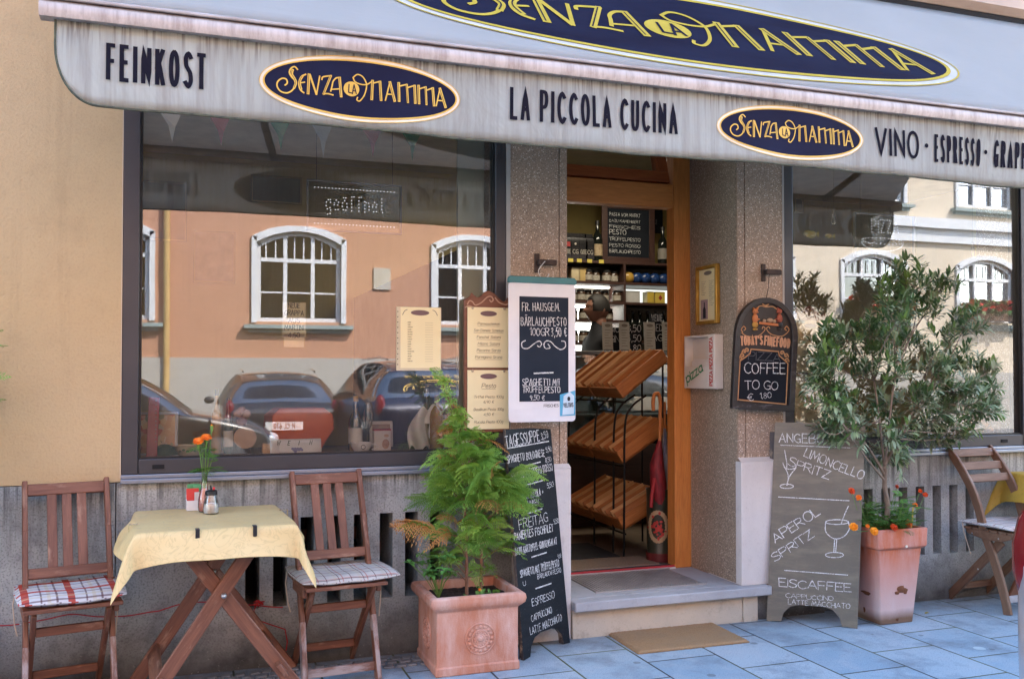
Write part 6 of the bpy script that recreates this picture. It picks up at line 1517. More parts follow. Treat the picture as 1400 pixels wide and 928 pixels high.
# ------------------------------------------------------------------ inside the shop, seen through the door
M_SHELFW = wood('dark_shelf_wood', (.060, .022, .014), (.035, .013, .009), rough=.45); M_PINE = wood('honey_pine', (.55, .22, .065), (.42, .15, .04), rough=.5); M_PINE2 = wood('pale_pine', (.78, .48, .22), (.66, .37, .15), rough=.5)
SY = 3.0
def W(x, y, Y=SY): return P(x, y, Y)
ztop, zB, zC, zD, zE = W(850, 358).z, W(850, 386).z, W(850, 413).z, W(810, 437).z, W(810, 468).z
t = thing('wall_shelf', 'dark wooden shelf unit with lit pale backing on the far wall of the shop', 'shelf', (3.5, SY, .18))
B0 = V((3.5, SY, .18)); x0, xm, x1 = 2.72, W(853, 400).x, 4.35
def bx(*a): m = wm(B0); m.box(*a); return m
for z in (ztop, zB, zC): bx(x0, SY - .02, z - .022, x1, SY + .28, z).build('shelf_board', M_SHELFW, t, bevel=.002)
for z in (zD, zE, zE - .22, zE - .44): bx(x0, SY - .019, z - .022, xm - .012, SY + .279, z).build('shelf_board', M_SHELFW, t, bevel=.002)
for x in (x0 - .022, xm - .01, x1 + .002): bx(x, SY - .021, .18, x + .02, SY + .281, ztop - .0225).build('upright', M_SHELFW, t, bevel=.002)
bx(x0, SY + .282, .18, x1, SY + .295, ztop).build('back_panel', mat('shelf_back', (.10, .09, .07)), t)
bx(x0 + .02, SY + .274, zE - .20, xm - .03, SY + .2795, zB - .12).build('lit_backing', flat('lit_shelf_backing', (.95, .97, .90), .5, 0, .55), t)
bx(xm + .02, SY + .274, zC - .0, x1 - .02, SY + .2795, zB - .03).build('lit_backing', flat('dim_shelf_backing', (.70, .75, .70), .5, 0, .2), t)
for z_ in (zB, zC, zD):                                    # lamp strips under the shelf boards
    m = wm(B0); m.box(x0 + .03, SY + .20, z_ - .034, xm - .04, SY + .25, z_ - .0225); sl = m.build('shelf_lamp', flat('shelf_lamp', (1.0, .95, .85), .5, 0, 1.2), t)
ld = bpy.data.lights.new('added_fill_lamp', 'AREA'); ld.energy = 2.7; ld.shape = 'RECTANGLE'; ld.size = 1.2; ld.size_y = .3; ld.color = (1.0, .88, .68)  # unseen lamp added overhead to lift the dim shop interior
for i_, (lx, ly) in enumerate(((3.1, 2.1),)):
    lt = thing('added_fill_lamp', 'unseen fill lamp added above the counter inside the shop', 'lamp', (lx, ly, 3.05))
    m = MB(); m.cbox((0, 0, .07), 1.3, .36, .12); m.build('fill_lamp_housing', mat('fill_lamp_housing', (.5, .5, .48)), lt, bevel=.01); m = MB(); m.cbox((0, 0, .003), 1.24, .30, .006); m.build('fill_lamp_diffuser', flat('fill_lamp_diffuser', (1.0, .92, .75), .5, 0, .5), lt)
    lo = bpy.data.objects.new('fill_lamp_light', ld); COL.objects.link(lo); lo.parent = lt; lo.location = (0, 0, -.02)
M_TAGY = mat('yellow_price_tag', (.60, .48, .08))
for x in (780, 792, 806, 822):
    p = W(x, 362, SY - .02); m = wm(B0); m.cbox((p.x, SY - .0225, ztop - .008), .045, .003, .030); m.build('price_tag', M_TAGY, t)
M_JAR = mat('jar_dark', (.05, .03, .02), (.09, .05, .03), sc=20, rough=.2); M_LIDB = mat('jar_lid', (.03, .03, .03), rough=.4); M_JLAB = mat('jar_label', (.45, .42, .36), (.30, .27, .22), sc=60)
def jar(label, loc, grp, h=.105, r=.040):
    t = thing('jar', label, 'jar', loc, 0, grp); m = MB(); m.lathe([(r * .9, 0), (r, .006), (r, h * .72), (r * .82, h * .82)], 14); m.build('glass', M_JAR, t, smooth=40)
    m = MB(); m.lathe([(r * .88, h * .80), (r * .9, h * .81), (r * .9, h * .97), (r * .8, h)], 14); m.build('lid', M_LIDB, t, smooth=40); m = MB(); m.lathe([(r * 1.015, h * .15), (r * 1.015, h * .58)], 14); m.f = m.f[:-2]; m.m = m.m[:-2]; m.build('jar_label', M_JLAB, t, smooth=40); return t
j0 = None
for z, xs, lab in ((zB, (808, 820, 833, 845), 'dark preserve jar on the second shelf beside the cream tins'), (zC, (778, 788, 798, 809, 820, 832, 847), 'dark preserve jar in the row on the bright third shelf'), (zD, (777, 789, 801, 813, 825, 838), 'dark preserve jar on the lit fourth shelf behind the man'), (zE, (778, 790, 801, 812, 824), 'dark preserve jar on the lowest lit shelf left of the man')):
    for i, x in enumerate(xs):
        p = W(x, 400); l = (p.x, SY + .06 + .03 * (i % 2), z)
        j0 = jar(lab, l, lab) if j0 is None else dup(j0, l, rs.uniform(0, 6), lab, lab)
        if j0 is not None and i == 0: j0 = j0
def bottle(label, loc, h, r, body, cap, lab=None, grp=None, glassy=False, name='bottle'):
    t = thing(name, label, 'bottle', loc, 0, grp); m = MB(); m.lathe([(r * .85, 0), (r, .008), (r, h * .52), (r * .85, h * .62), (r * .36, h * .74), (r * .32, h * .93), (r * .38, h * .935), (r * .38, h * .96), (r * .3, h * .962)], 18); m.build('glass', body, t, smooth=40)
    m = MB(); m.lathe([(r * .40, h * .90), (r * .40, h * .995), (r * .3, h)], 14); m.build('cap', cap, t, smooth=40)
    if lab:
        m = MB(); m.lathe([(r * 1.012, h * .14), (r * 1.012, h * .42)], 18); m.f = m.f[:-2]; m.m = m.m[:-2]; m.build('bottle_label', lab, t, smooth=40)
    return t
M_BKG = flat('black_bottle_glass', (.008, .010, .008), .08); M_CAPK = flat('black_cap', (.02, .02, .02), .4); M_LABT = mat('tan_label', (.40, .30, .18), (.25, .18, .10), sc=40)
bottle('black wine bottle with round tan label left of the wall chalkboard', (W(822, 350).x, SY + .08, ztop), .36, .046, M_BKG, M_CAPK, M_LABT)
bottle('black wine bottle standing alone right of the wall chalkboard', (W(912, 350).x, SY + .08, ztop), .34, .044, M_BKG, M_CAPK, mat('dim_label', (.22, .20, .17)))
M_BAG = flat('black_foil', (.012, .011, .012), .25); M_BAGR = mat('red_band', (.30, .02, .02))
for i, (x, lab) in enumerate(((779, 'black foil coffee bag with a red band at the shelf end'), (790, 'black foil coffee bag with white dots second from the pillar'), (801, 'narrow black foil coffee bag third from the pillar'), (810, 'plain black foil coffee bag beside the tan labelled bottle'))):
    p = W(x, 350); t = thing('coffee_bag', lab, 'coffee bag', (p.x, SY + .08, ztop), 0, 'coffee bags on the top shelf')
    m = MB(); m.sqlathe([(.036, 0), (.042, .02), (.042, .17), (.036, .20)], asp=.7); m.cbox((0, 0, .215), .08, .006, .05); m.build('foil_bag', M_BAG, t, bevel=.006)
    m = MB(); sf = lambda u, v: V((u, -.0315, v))
    text(m, 'CG' if i % 2 else 'CAFFE', 0, .06, .035, sf, w=.12, fit=.05, align='c'); disc(m, 0, .145, .010, .010, sf, 12) if i == 1 else None
    m.build('print', M_JLAB, t)
    if i == 0: m = MB(); m.cbox((0, -.0315, .14), .05, .002, .04); m.build('band', M_BAGR, t)
p = W(866, 352); t = thing('wall_chalkboard', 'framed black chalkboard with pesto prices standing on the top shelf', 'chalkboard', (p.x, SY + .10, ztop))
Wb = (W(903, 352).x - W(830, 352).x) / 2; Hb = W(866, 276).z - ztop
m = MB()
for a in ((-Wb, 0, -Wb + .055, Hb), (Wb - .055, 0, Wb, Hb), (-Wb + .0552, 0, Wb - .0552, .055), (-Wb + .0552, Hb - .05, Wb - .0552, Hb)): m.box(a[0], -.012, a[1], a[2], .012, a[3])
m.build('frame', M_SHELFW, t, bevel=.004); m = MB(); m.box(-Wb + .055, -.002, .055, Wb - .055, .008, Hb - .05); m.build('board', M_SLATE, t)
m = MB(); sf = lambda u, v: V((u, -.0035, v))
for i, (s, h) in enumerate((('PASTA VOM MARKT', .028), ('DAZU KAMENBERT', .022), ('FRISCHES', .026), ('PESTO', .040), ('TRÜFFELPESTO', .028), ('PESTO ROSSO', .026), ('BÄRLAUCHPESTO', .028))):
    text(m, s, -Wb + .075, Hb - .115 - i * .054, h, sf, w=.10, fit=.30 if i != 3 else .16, jit=.05, rng=rs)
m.build('lettering', M_CHALK, t)
t = thing('wall_chalkboard', 'dark chalkboard hanging high behind the tilted fanlight', 'chalkboard', (W(865, 230, 3.9).x, 3.9, 3.0)); m = MB(); m.box(-.32, -.02, -.3, .32, .02, .12); m.build('board', M_SLATE, t, bevel=.004)
m = MB(); text(m, 'TOSTI PANINI', -.25, -.22, .05, lambda u, v: V((u, -.022, v)), w=.1, fit=.5); m.build('lettering', M_CHALKD, t)
for i, (x, lab) in enumerate(((790, 'cream tea tin on the second shelf next to the jars'), (800, 'pale gold tea tin on the second shelf against the jars'))):
    m = MB(); m.sqlathe([(.038, 0), (.040, .004), (.040, .115), (.036, .122)]); o = m.build('tea_tin', flat('tin_cream' if i == 0 else 'tin_gold', (.55, .46, .28) if i == 0 else (.50, .36, .14), .35), bevel=.003); tag(o, lab, 'tin', 'tea tins'); o.location = (W(x, 380).x, SY + .08, zB)
for i, x in enumerate((864, 876, 888, 900, 913)):
    m = MB(); m.ell((0, 0, .052), .058, .04, .052, 12); o = m.build('pasta_bag', [flat('blue_foil', (.012, .04, .14), .25), flat('gold_foil', (.5, .3, .06), .3)][i == 0], smooth=180); tag(o, 'small gold foil packet at the left end of the blue foil row' if i == 0 else 'blue foil pasta packet in the row on the right hand shelf', 'packet', 'foil packets on the shelf' if i else None); o.location = (W(x, 380).x, SY + .07, zB)
for i, (x, c, lab, w_) in enumerate(((866, (.50, .50, .48), 'clear plastic tray of sweets on the right hand shelf', .10), (892, (.55, .40, .06), 'small yellow carton on the right hand shelf', .04), (905, (.58, .44, .08), 'larger yellow carton with red diamond on the right hand shelf', .06))):
    m = MB(); m.cbox((0, 0, .052), w_ * 1.6, .1, .104); t = thing('carton', lab, 'carton', (W(x, 405).x, SY + .08, zC)); m.build('box', flat('carton_%s' % 'abc'[i], c, .4), t, bevel=.003)
    if i == 2: m = MB(); m.add([(-.02, -.0512, .05), (0, -.0512, .025), (.02, -.0512, .05), (0, -.0512, .075)], [[0, 1, 2, 3]]); m.build('red_diamond', M_BAGR, t)
# dark bottles on the right below
for i, x in enumerate((862, 872, 882, 893, 904, 915)): bottle('dark wine bottle in the shadowed row behind the counter cards', (W(x, 440).x, SY + .10, zC - .33), .27, .036, M_BKG, M_CAPK, M_JLAB if i % 2 else None, 'dark bottles behind the counter')
m = MB(); m.box(xm + .012, SY - .018, zC - .352, x1, SY + .278, zC - .331); o = m.build('bottle_shelf', M_SHELFW); tag(o, 'low dark shelf board carrying the wine bottles behind the counter', 'shelf')
# counter with display case, cards
CY = 2.0
t = thing('shop_counter', 'dark counter with a glass display case behind the bread rack', 'counter', (3.3, CY + .3, .18)); B0 = V((3.3, CY + .3, .18))
zc = P(870, 480, CY).z
bx(2.35, CY + .02, .18, 4.6, CY + .58, .78).build('base', M_SHELFW, t, bevel=.004); bx(2.3, CY - .03, zc - .03, 4.65, CY + .6, zc).build('counter_top', mat('counter_top', (.10, .09, .085), rough=.25), t, bevel=.004)
m = wm(B0); m.add([(2.36, CY, .79), (4.58, CY, .79), (4.58, CY, zc - .031), (2.36, CY, zc - .031)], [[0, 1, 2, 3]]); m.build('case_glass', m_glass('case_glass', .12, (.72, .85, .88)), t)
bx(2.36, CY + .05, 1.0, 4.58, CY + .5, 1.012).build('case_shelf', mat('case_shelf', (.45, .55, .58), rough=.2), t); bx(2.36, CY + .56, .79, 4.58, CY + .575, zc - .031).build('case_back', flat('case_back', (.30, .38, .40), .4), t)
for i, (xa, xb) in enumerate(((824, 838), (847, 861), (881, 896), (906, 920))):
    pa, pb = P(xa, 480, CY), P(xb, 478, CY); h = P(xa, 440, CY).z - zc
    t = thing('counter_card', ('first menu card on the counter beside the man', 'menu card on the counter between the black boards, left', 'menu card on the counter under the WEIN writing', 'menu card on the counter nearest the door jamb')[i], 'menu card', ((pa.x + pb.x) / 2, CY - .005, zc), 0, 'menu cards on the counter')
    w2 = (pb.x - pa.x) / 2; m = MB(); m.cbox((0, .01, h / 2), w2 * 2, .004, h, (radians(-4), 0, 0)); m.build('card', mat('grey_card', (.46, .44, .38)), t); m = MB(); sf = lambda u, v: V((u, -.0035 + .01 * v / h + .0, v)); disc(m, 0, h * .88, w2 * .6, .012, sf, 16)
    for k in range(7): ribbon(m, [(-w2 * .6, h * (.72 - .09 * k)), (w2 * (.5 - .2 * (k % 3)), h * (.72 - .09 * k))], .004, sf)
    m.build('print', M_GREY, t); m = MB(); m.cbox((0, .02, .004), w2 * 1.6, .06, .008); m.build('foot', M_CAPK, t)
for i, (xa, xb, y1, lab, wr) in enumerate(((838, 848, 447, 'black counter board reading BIO GIN between the menu cards', ('BIO', 'GIN')), (896, 907, 428, 'black counter board with arched WEINE writing', ('WEINE', 'MED', 'AG')), (862, 878, 446, 'black counter board with small price figures', ('3,50', '4,50', '4,80')))):
    pa, pb = P(xa - 3, 480, CY), P(xb + 3, 480, CY); h = P(xa, y1, CY).z - zc; w2 = (pb.x - pa.x) / 2; t = thing('counter_board', lab, 'chalkboard', ((pa.x + pb.x) / 2, CY + .05, zc)); m = MB(); m.cbox((0, 0, h / 2), w2 * 2, .02, h); m.build('board', M_SLATE, t, bevel=.003)
    m = MB(); [text(m, s, 0, h * .8 - k * .075, .05, lambda u, v: V((u, -.0125, v)), w=.1, fit=w2 * 1.7, align='c') for k, s in enumerate(wr)]; m.build('lettering', M_CHALK, t)
# the bread rack
RK = V((2.70, 1.32, .18)); t = thing('bread_rack', 'black wire rack carrying three tiers of sloping bread crates', 'rack', RK)
M_WIRE = flat('black_wire', (.012, .012, .012), .35, .5)
RY0, RY1, CW = .92, 1.78, .42
for y in (RY0 - .012, RY0 + .14, (RY0 + RY1) / 2, RY1 + .012):
    m = wm(RK); m.tube(catmull([(2.545, y, .18), (2.55, y, .6), (2.555, y, .98), (2.60, y, 1.10), (2.70, y, 1.17)], 5), .007, 7); m.build('wire_post', M_WIRE, t, smooth=60)
    m = wm(RK); m.tube([(2.90, y, .18), (2.90, y, 1.40)], .007, 7); m.build('wire_post', M_WIRE, t, smooth=60)
for zf in (1.13, .73, .32):
    for x, dz in ((2.553, 0), (2.90, .24)):
        m = wm(RK); m.tube([(x, RY0 - .02, zf + dz), (x, RY1 + .02, zf + dz)], .006, 6); m.build('wire_rail', M_WIRE, t, smooth=60)
for k, (zf, zb_) in enumerate(((1.15, 1.385), (.745, .95), (.335, .50))):
    for j in range(2):
        y0 = RY0 + j * (CW + .012); a = V((2.552, y0, zf)); bvec = V((2.875 - 2.552, 0, zb_ - zf)); L = bvec.length; an = atan2(bvec.z, bvec.x)
        lab = ('top', 'middle', 'lowest')[k] + ' tier slatted pine bread crate ' + ('at the doorway end of the rack' if j == 0 else 'at the far end of the rack')
        c = thing('bread_crate', lab, 'crate', a, 0, 'pine bread crates'); c.rotation_euler = (0, -an, 0)
        m = MB(); m.box(0, 0, .005, L, CW, .014); m.build('bottom', M_PINE, c)
        for nm, (xa, ya, xb, yb, h) in (('end_panel', (0, 0, L, .014, .088)), ('end_panel', (0, CW - .014, L, CW, .088)), ('front_panel', (0, .0142, .014, CW - .0142, .075)), ('rear_panel', (L - .014, .0142, L, CW - .0142, .088))):
            m = MB(); m.obox(Matrix.Translation(((xa + xb) / 2, (ya + yb) / 2, .005 + h / 2)), xb - xa, yb - ya, h); m.build(nm, M_PINE, c, bevel=.003)
        for q in range(6):
            m = MB(); m.obox(Matrix.Translation((L / 2, .045 + q * (CW - .08) / 5, .068)) @ Matrix.Rotation(radians(-30 + (22 if q % 2 else -8) + rs.uniform(-5, 5)), 4, 'X'), L - .03, .007, .092); m.build('divider', M_PINE2 if (q + j) % 2 else M_PINE, c)  # pale and darker dividers alternate in place of lit faces and shaded gaps
# umbrella stand
UL = V((2.70, .735, .185)); t = thing('umbrella_stand', 'dark painted umbrella stand with a red flower wreath by the door jamb', 'umbrella stand', UL)
M_STAND = mat('dark_green_tin', (.03, .035, .022), (.045, .04, .025), sc=8, rough=.35); m = MB(); m.lathe([(.074, 0), (.080, .006), (.080, .04), (.076, .05), (.080, .42), (.086, .43), (.080, .43), (.074, .42), (.07, .05), (0, .05)], 28); m.build('can', M_STAND, t, smooth=40)
m = MB(); m.lathe([(.0815, .0), (.0825, .05)], 28); m.f = m.f[:-2]; m.m = m.m[:-2]; m.build('red_base', mat('dark_red_tin', (.14, .02, .02), rough=.35), t, smooth=60)
cyl = lambda u, v: V((.0815 * cos(-2.2 + u / .08), .0815 * sin(-2.2 + u / .08), v)); m = MB(); g_ = MB(); rr = random.Random(2)
for k in range(26):
    a = 2 * pi * k / 26; disc(g_, .055 * cos(a), .21 + .085 * sin(a), .014, .014, cyl, 8)
for k in range(26): disc(m, rr.gauss(0, .02), .21 + rr.gauss(0, .04), rr.uniform(.005, .012), rr.uniform(.005, .012), lambda u, v: cyl(u, v) * 1 + V((0, -.001, 0)), 8)
g_.build('wreath', mat('tan_wreath', (.42, .29, .16)), t); m.build('flower_print', mat('red_flower_print', (.45, .04, .03)), t)
t = thing('umbrella', 'folded dark red umbrella with a wooden crook handle in the stand', 'umbrella', UL + V((-.01, -.02, .0)))
m = MB(); m.tube([(.02, .0, .06), (.0, -.01, .30), (-.02, -.02, .45), (-.035, -.03, .58), (-.015, -.03, .72)], [.02, .04, .05, .042, .012], 14); m.build('folded_cloth', mat('dark_red_cloth', (.26, .015, .022), (.12, .008, .012), sc=14, st=(1, 6, 6), rough=.6), t, smooth=60)
m = MB(); m.tube([(-.06, -.05, .50), (-.085, -.06, .40), (-.09, -.06, .33)], .011, 8); m.build('closing_strap', mat('red_strap', (.35, .02, .025)), t, smooth=60)
m = MB(); m.tube(catmull([(-.015, -.03, .70), (-.012, -.03, .86), (-.01, -.03, .95), (-.025, -.035, 1.0), (-.055, -.04, .995), (-.065, -.042, .95), (-.063, -.042, .90)], 5), .011, 9); m.build('crook_handle', M_PINE, t, smooth=60)
t = thing('umbrella', 'second folded umbrella with blue and white stripe behind the red umbrella', 'umbrella', UL + V((.03, .01, 0))); m = MB(); m.tube([(0, 0, .06), (.0, 0, .4), (.01, .0, .62), (.012, 0, .80)], [.02, .035, .03, .006], 12); m.build('folded_cloth', mat('navy_cloth', (.05, .07, .18), (.45, .45, .48), sc=9, st=(.2, 5, 5)), t, smooth=60); m = MB(); m.tube([(.012, 0, .79), (.012, 0, .95)], .009, 8); m.build('handle', M_PINE, t, smooth=60)
for lab, xx, yy, w2, d2, mm in (('beige ribbed mat just inside the doorway', 2.28, .75, .36, .13, mat('beige_mat', (.30, .22, .15), (.22, .16, .11), sc=80)), ('black rubber mat beside the bread rack', 2.22, 1.15, .30, .24, mat('black_mat', (.02, .02, .022)))):
    m = MB(); m.cbox((0, 0, .004), w2 * 2, d2 * 2, .008); o = m.build('floor_mat', mm, bevel=.002); tag(o, lab, 'mat'); o.location = (xx, yy, .1805)
# the man behind the counter, in profile
PB = V((P(832, 440, 2.45).x, 2.62, .18)); t = thing('person', 'man in a dark shirt standing behind the counter in profile', 'person', PB, radians(0))
M_SKIN = mat('skin', (.26, .12, .08), (.22, .10, .065), sc=12, rough=.5); M_SHIRT = mat('dark_shirt', (.012, .012, .016), (.009, .009, .012), sc=9, rough=.85); M_HAIR = mat('dark_hair', (.012, .009, .007), (.008, .006, .005), sc=30, rough=.6)
hz = P(832, 403, 2.62).z - .18 - .12                        # head centre
def body():
    k = (hz - .0) / 1.62; J = dict(pel=(0, 0, .95), chest=(0, 0, 1.25), neck=(0, 0, 1.44), skull=(-.02, 0, 1.56), hl=(0, -.10, .92), kl=(-.02, -.11, .50), al=(.02, -.11, .08), tl=(-.13, -.12, .03), hr=(0, .10, .92), kr=(-.02, .11, .50), ar=(.02, .11, .08), tr=(-.13, .12, .03), sl=(0, -.19, 1.38), el=(-.02, -.25, 1.10), wl=(-.22, -.22, .98), sr=(0, .19, 1.38), er=(-.02, .25, 1.10), wr=(-.22, .22, .98))
    Rr = dict(pel=.15, chest=.155, neck=.062, skull=.06, hl=.10, kl=.065, al=.045, tl=.035, hr=.10, kr=.065, ar=.045, tr=.035, sl=.07, el=.048, wl=.033, sr=.07, er=.048, wr=.033)
    E2 = [('pel', 'chest'), ('chest', 'neck'), ('neck', 'skull'), ('pel', 'hl'), ('hl', 'kl'), ('kl', 'al'), ('al', 'tl'), ('pel', 'hr'), ('hr', 'kr'), ('kr', 'ar'), ('ar', 'tr'), ('chest', 'sl'), ('sl', 'el'), ('el', 'wl'), ('chest', 'sr'), ('sr', 'er'), ('er', 'wr')]
    names = list(J); pts = [V(J[n]) * k for n in names]; rad = [Rr[n] * k for n in names]; edges = [(names.index(a), names.index(b)) for a, b in E2]
    for side, sg in (('l', -1), ('r', 1)):                    # palm and five fingers per hand
        wi = names.index('w' + side); wp = pts[wi]; pi_ = len(pts); pts.append(wp + V((-.07, 0, -.015))); rad.append(.026); edges.append((wi, pi_))
        for q, (dy, ln) in enumerate(((-.03, .065), (-.010, .075), (.010, .07), (.030, .055))):
            a = len(pts); pts += [pts[pi_] + V((-.035, dy, 0)), pts[pi_] + V((-.035 - ln * .55, dy * 1.1, -.008)), pts[pi_] + V((-.035 - ln, dy * 1.1, -.03))]; rad += [.010, .009, .008]; edges += [(pi_, a), (a, a + 1), (a + 1, a + 2)]
        a = len(pts); pts += [wp + V((-.035, -sg * .035, -.005)), wp + V((-.075, -sg * .055, -.015))]; rad += [.012, .009]; edges += [(wi, a), (a, a + 1)]
    me = bpy.data.meshes.new('body'); me.from_pydata([p[:] for p in pts], edges, []); o = bpy.data.objects.new('body', me); COL.objects.link(o); o.parent = t
    sk = o.modifiers.new('skin', 'SKIN'); sk.use_smooth_shade = True
    for i, v in enumerate(me.skin_vertices[0].data): v.radius = (rad[i], rad[i]); v.use_root = (i == 0)
    sb = o.modifiers.new('sub', 'SUBSURF'); sb.levels = 2; sb.render_levels = 2
    me.materials.append(M_SHIRT); me.attributes.new('gc', 'FLOAT_VECTOR', 'POINT'); return o
body()
m = MB(); n_ = 36
def head_pt(a, b):
    th = pi * b; ph = 2 * pi * a; d = V((sin(th) * cos(ph), sin(th) * sin(ph), cos(th)))  # face towards -x
    x, y, z = d.x * .100, d.y * .076, d.z * .118
    front = max(0, -d.x)
    if z < 0: x *= 1 - .18 * (-z / .118) if d.x > 0 else 1; y *= 1 - .22 * (-z / .118)
    x -= .030 * math.exp(-((z + .012) / .022) ** 2) * math.exp(-(y / .014) ** 2) * front          # nose
    x -= .008 * math.exp(-((z - .030) / .012) ** 2) * front; x += .008 * math.exp(-((z - .012) / .010) ** 2) * math.exp(-((abs(y) - .03) / .016) ** 2) * front
    x -= .007 * math.exp(-((z + .050) / .009) ** 2) * math.exp(-(y / .025) ** 2) * front; x -= .012 * math.exp(-((z + .092) / .018) ** 2) * math.exp(-(y / .03) ** 2) * front
    return V((x - .02, y, z + hz))
m.sheet(lambda a, b: head_pt(a, b), 48, 40)
for s in (-1, 1): m.ell((.0, s * .076, hz - .004), .018, .008, .030, 10)
m.tube([(.0, 0, hz - .17), (-.005, 0, hz - .06)], [.062, .056], 14); m.build('head', M_SKIN, t, smooth=180)
m = MB(); m.sheet(lambda a, b: head_pt(a, b * .55) * 1 + (head_pt(a, b * .55) - V((0, 0, hz))).normalized() * (.010 if not (head_pt(a, b * .55).x < -.085 and b > .55) else -.006), 40, 18); m.build('hair', M_HAIR, t, smooth=180)
for s in (-1, 1): m = MB(); m.ell((-.098, s * .030, hz + .012), .008, .013, .008, 10); m.build('eye', mat('eye_white', (.6, .58, .55), rough=.2), t, smooth=180)

# ------------------------------------------------------------------ display in the left window
ZB = .931
def on(x, Y): return V((P(x, 600, Y).x, Y, ZB))
def m_pizza():
    t = NT('pizza_photo'); v = t.gc(); vo = t.n('TexVoronoi', {'Vector': v, 'Scale': 38}); c = t.ramp(t.xyz(vo.outputs['Color'])[0], [(0, (.50, .25, .09)), (.35, (.58, .42, .20)), (.6, (.42, .06, .035)), (.85, (.60, .48, .30)), (1, (.10, .14, .04))]); t.bsdf(c, .35); return t.done()
t = thing('framed_picture', 'white framed pizza photograph leaning in the lower left window corner', 'picture', (-.14, .24, ZB), radians(-8)); t.rotation_euler = (radians(-10), 0, radians(-6))
m = MB()
for a in ((-.10, 0, -.088, .2), (.088, 0, .1, .2), (-.0878, 0, .0878, .012), (-.0878, .188, .0878, .2)): m.box(a[0], -.008, a[1], a[2], .008, a[3])
m.build('frame', mat('white_frame', (.62, .62, .60)), t, bevel=.002); m = MB(); m.box(-.088, -.002, .012, .088, .003, .188); m.build('photo', m_pizza(), t)
t = thing('red_panel', 'tall narrow dark red panel with a column of dots by the pizza picture', 'panel', on(209, .12)); m = MB(); m.cbox((0, 0, .135), .046, .016, .27, (radians(-3), radians(2), 0)); m.build('panel', flat('glossy_red', (.26, .012, .02), .2), t, bevel=.002); m = MB()
for k in range(14): disc(m, .012, .02 + k * .018, .003, .003, lambda u, v: V((u, -.012 + .0 * v, v)), 8)
m.build('dot_print', M_CHALKD, t)
m = MB(); m.lathe([(0, .0), (.055, .0), (.06, .01), (.045, .04), (.02, .055), (0, .058)], 24); o = m.build('green_cap', flat('dark_green_felt', (.015, .05, .015), .9), smooth=60); tag(o, 'small dark green felt cap in front of the pizza picture', 'cap'); o.location = on(225, .17)
t = thing('ceramic_bowl', 'cream ceramic bowl with green leaf band behind the marigold vase', 'bowl', on(257, .24)); m = MB(); m.lathe([(.05, 0), (.058, .012), (.062, .042), (.066, .046), (.058, .046), (.052, .02), (0, .015)], 28); m.build('bowl', mat('cream_glaze', (.56, .50, .36), rough=.25), t, smooth=50); m = MB(); sfb = lambda u, v: V((.0605 * cos(u / .06 - 1.5), .0605 * sin(u / .06 - 1.5), v))
for k in range(7): disc(m, -.04 + k * .017, .022 + .006 * (k % 2), .008, .005, sfb, 8)
m.build('leaf_print', mat('leaf_print', (.06, .14, .05)), t)
bottle('small slim bottle with white label beside the chef figurine', on(312, .22), .26, .022, flat('green_bottle_glass', (.02, .05, .03), .08), M_CAPK, mat('white_label', (.60, .58, .52)))
bottle('tall slender bottle of amber oil in the window behind the marigolds', on(296, .30), .30, .024, flat('amber_oil', (.42, .22, .03), .1), M_CAPK)
t = thing('chef_figurine', 'small chef figurine with a round straw hat and dark coat in the window', 'figurine', on(330, .27)); m = MB(); m.tube([(0, 0, 0), (0, 0, .05), (.0, 0, .10), (0, 0, .125)], [.045, .042, .034, .018], 14); m.build('coat', flat('dark_coat', (.02, .02, .025), .6), t, smooth=60)
m = MB(); m.ell((0, 0, .15), .026, .024, .03, 12); m.build('head', M_SKIN, t, smooth=180); m = MB(); m.lathe([(0, .012), (.03, .010), (.052, 0), (.050, -.003), (0, .004)], 20, V((.014, -.05, .075)), Euler((radians(72), .1, 0)).to_matrix()); m.build('straw_hat', mat('straw_tan', (.52, .34, .22)), t, smooth=50); m = MB(); m.ell((-.02, -.006, .185), .022, .02, .02, 10); m.ell((.022, -.006, .185), .022, .02, .02, 10); m.ell((0, 0, .20), .02, .02, .018, 10); m.build('paper_cap', mat('peach_cap', (.58, .36, .25)), t, smooth=180)
t = thing('orange_box', 'orange faceted cardboard box behind the WEIN sign in the window', 'box', on(408, .44), radians(8)); m = MB(); m.sqlathe([(.10, 0), (.155, .10), (.15, .17), (.11, .205)], asp=.6); m.build('box', flat('orange_card', (.62, .12, .025), .5), t, bevel=.004)
m = MB(); m.cbox((0, 0, .022), .05, .06, .045); o = m.build('wooden_block', M_PINE2, bevel=.003); tag(o, 'small pale wooden block behind the WEIN sign', 'block'); o.location = on(366, .24)
t = thing('wine_sign', 'white tilted WEIN card with a grape print in the window', 'sign', on(405, .15)); m = MB(); m.cbox((0, .012, .034), .235, .006, .072, (radians(-20), 0, 0)); m.build('card', mat('white_sign', (.70, .70, .70)), t, bevel=.006); FS = Face((0, .0075, .034), (1, 0, 0), (0, .342, .94))
m = MB()
for k, ch in enumerate('WEIN'): text(m, ch, -.088 + k * .050, .006, .020, FS.surf(.0022), w=.16, sx=.9, slant=.25)
m.build('lettering', mat('green_black_print', (.03, .06, .025)), t); m = MB()
for k in range(9): disc(m, -.016 + (k % 4) * .012 + .006 * (k // 4), -.012 - .007 * (k // 4), .007, .006, FS.surf(.0025), 10)
m.build('grape_print', mat('grape_print', (.18, .17, .34)), t)
bottle('clear grappa bottle with gold neck and gold liquor beside the cup', on(486, .22), .265, .034, M_TGLASS, flat('gold_cap', (.62, .36, .06), .3), mat('white_label', (.60, .58, .52)))
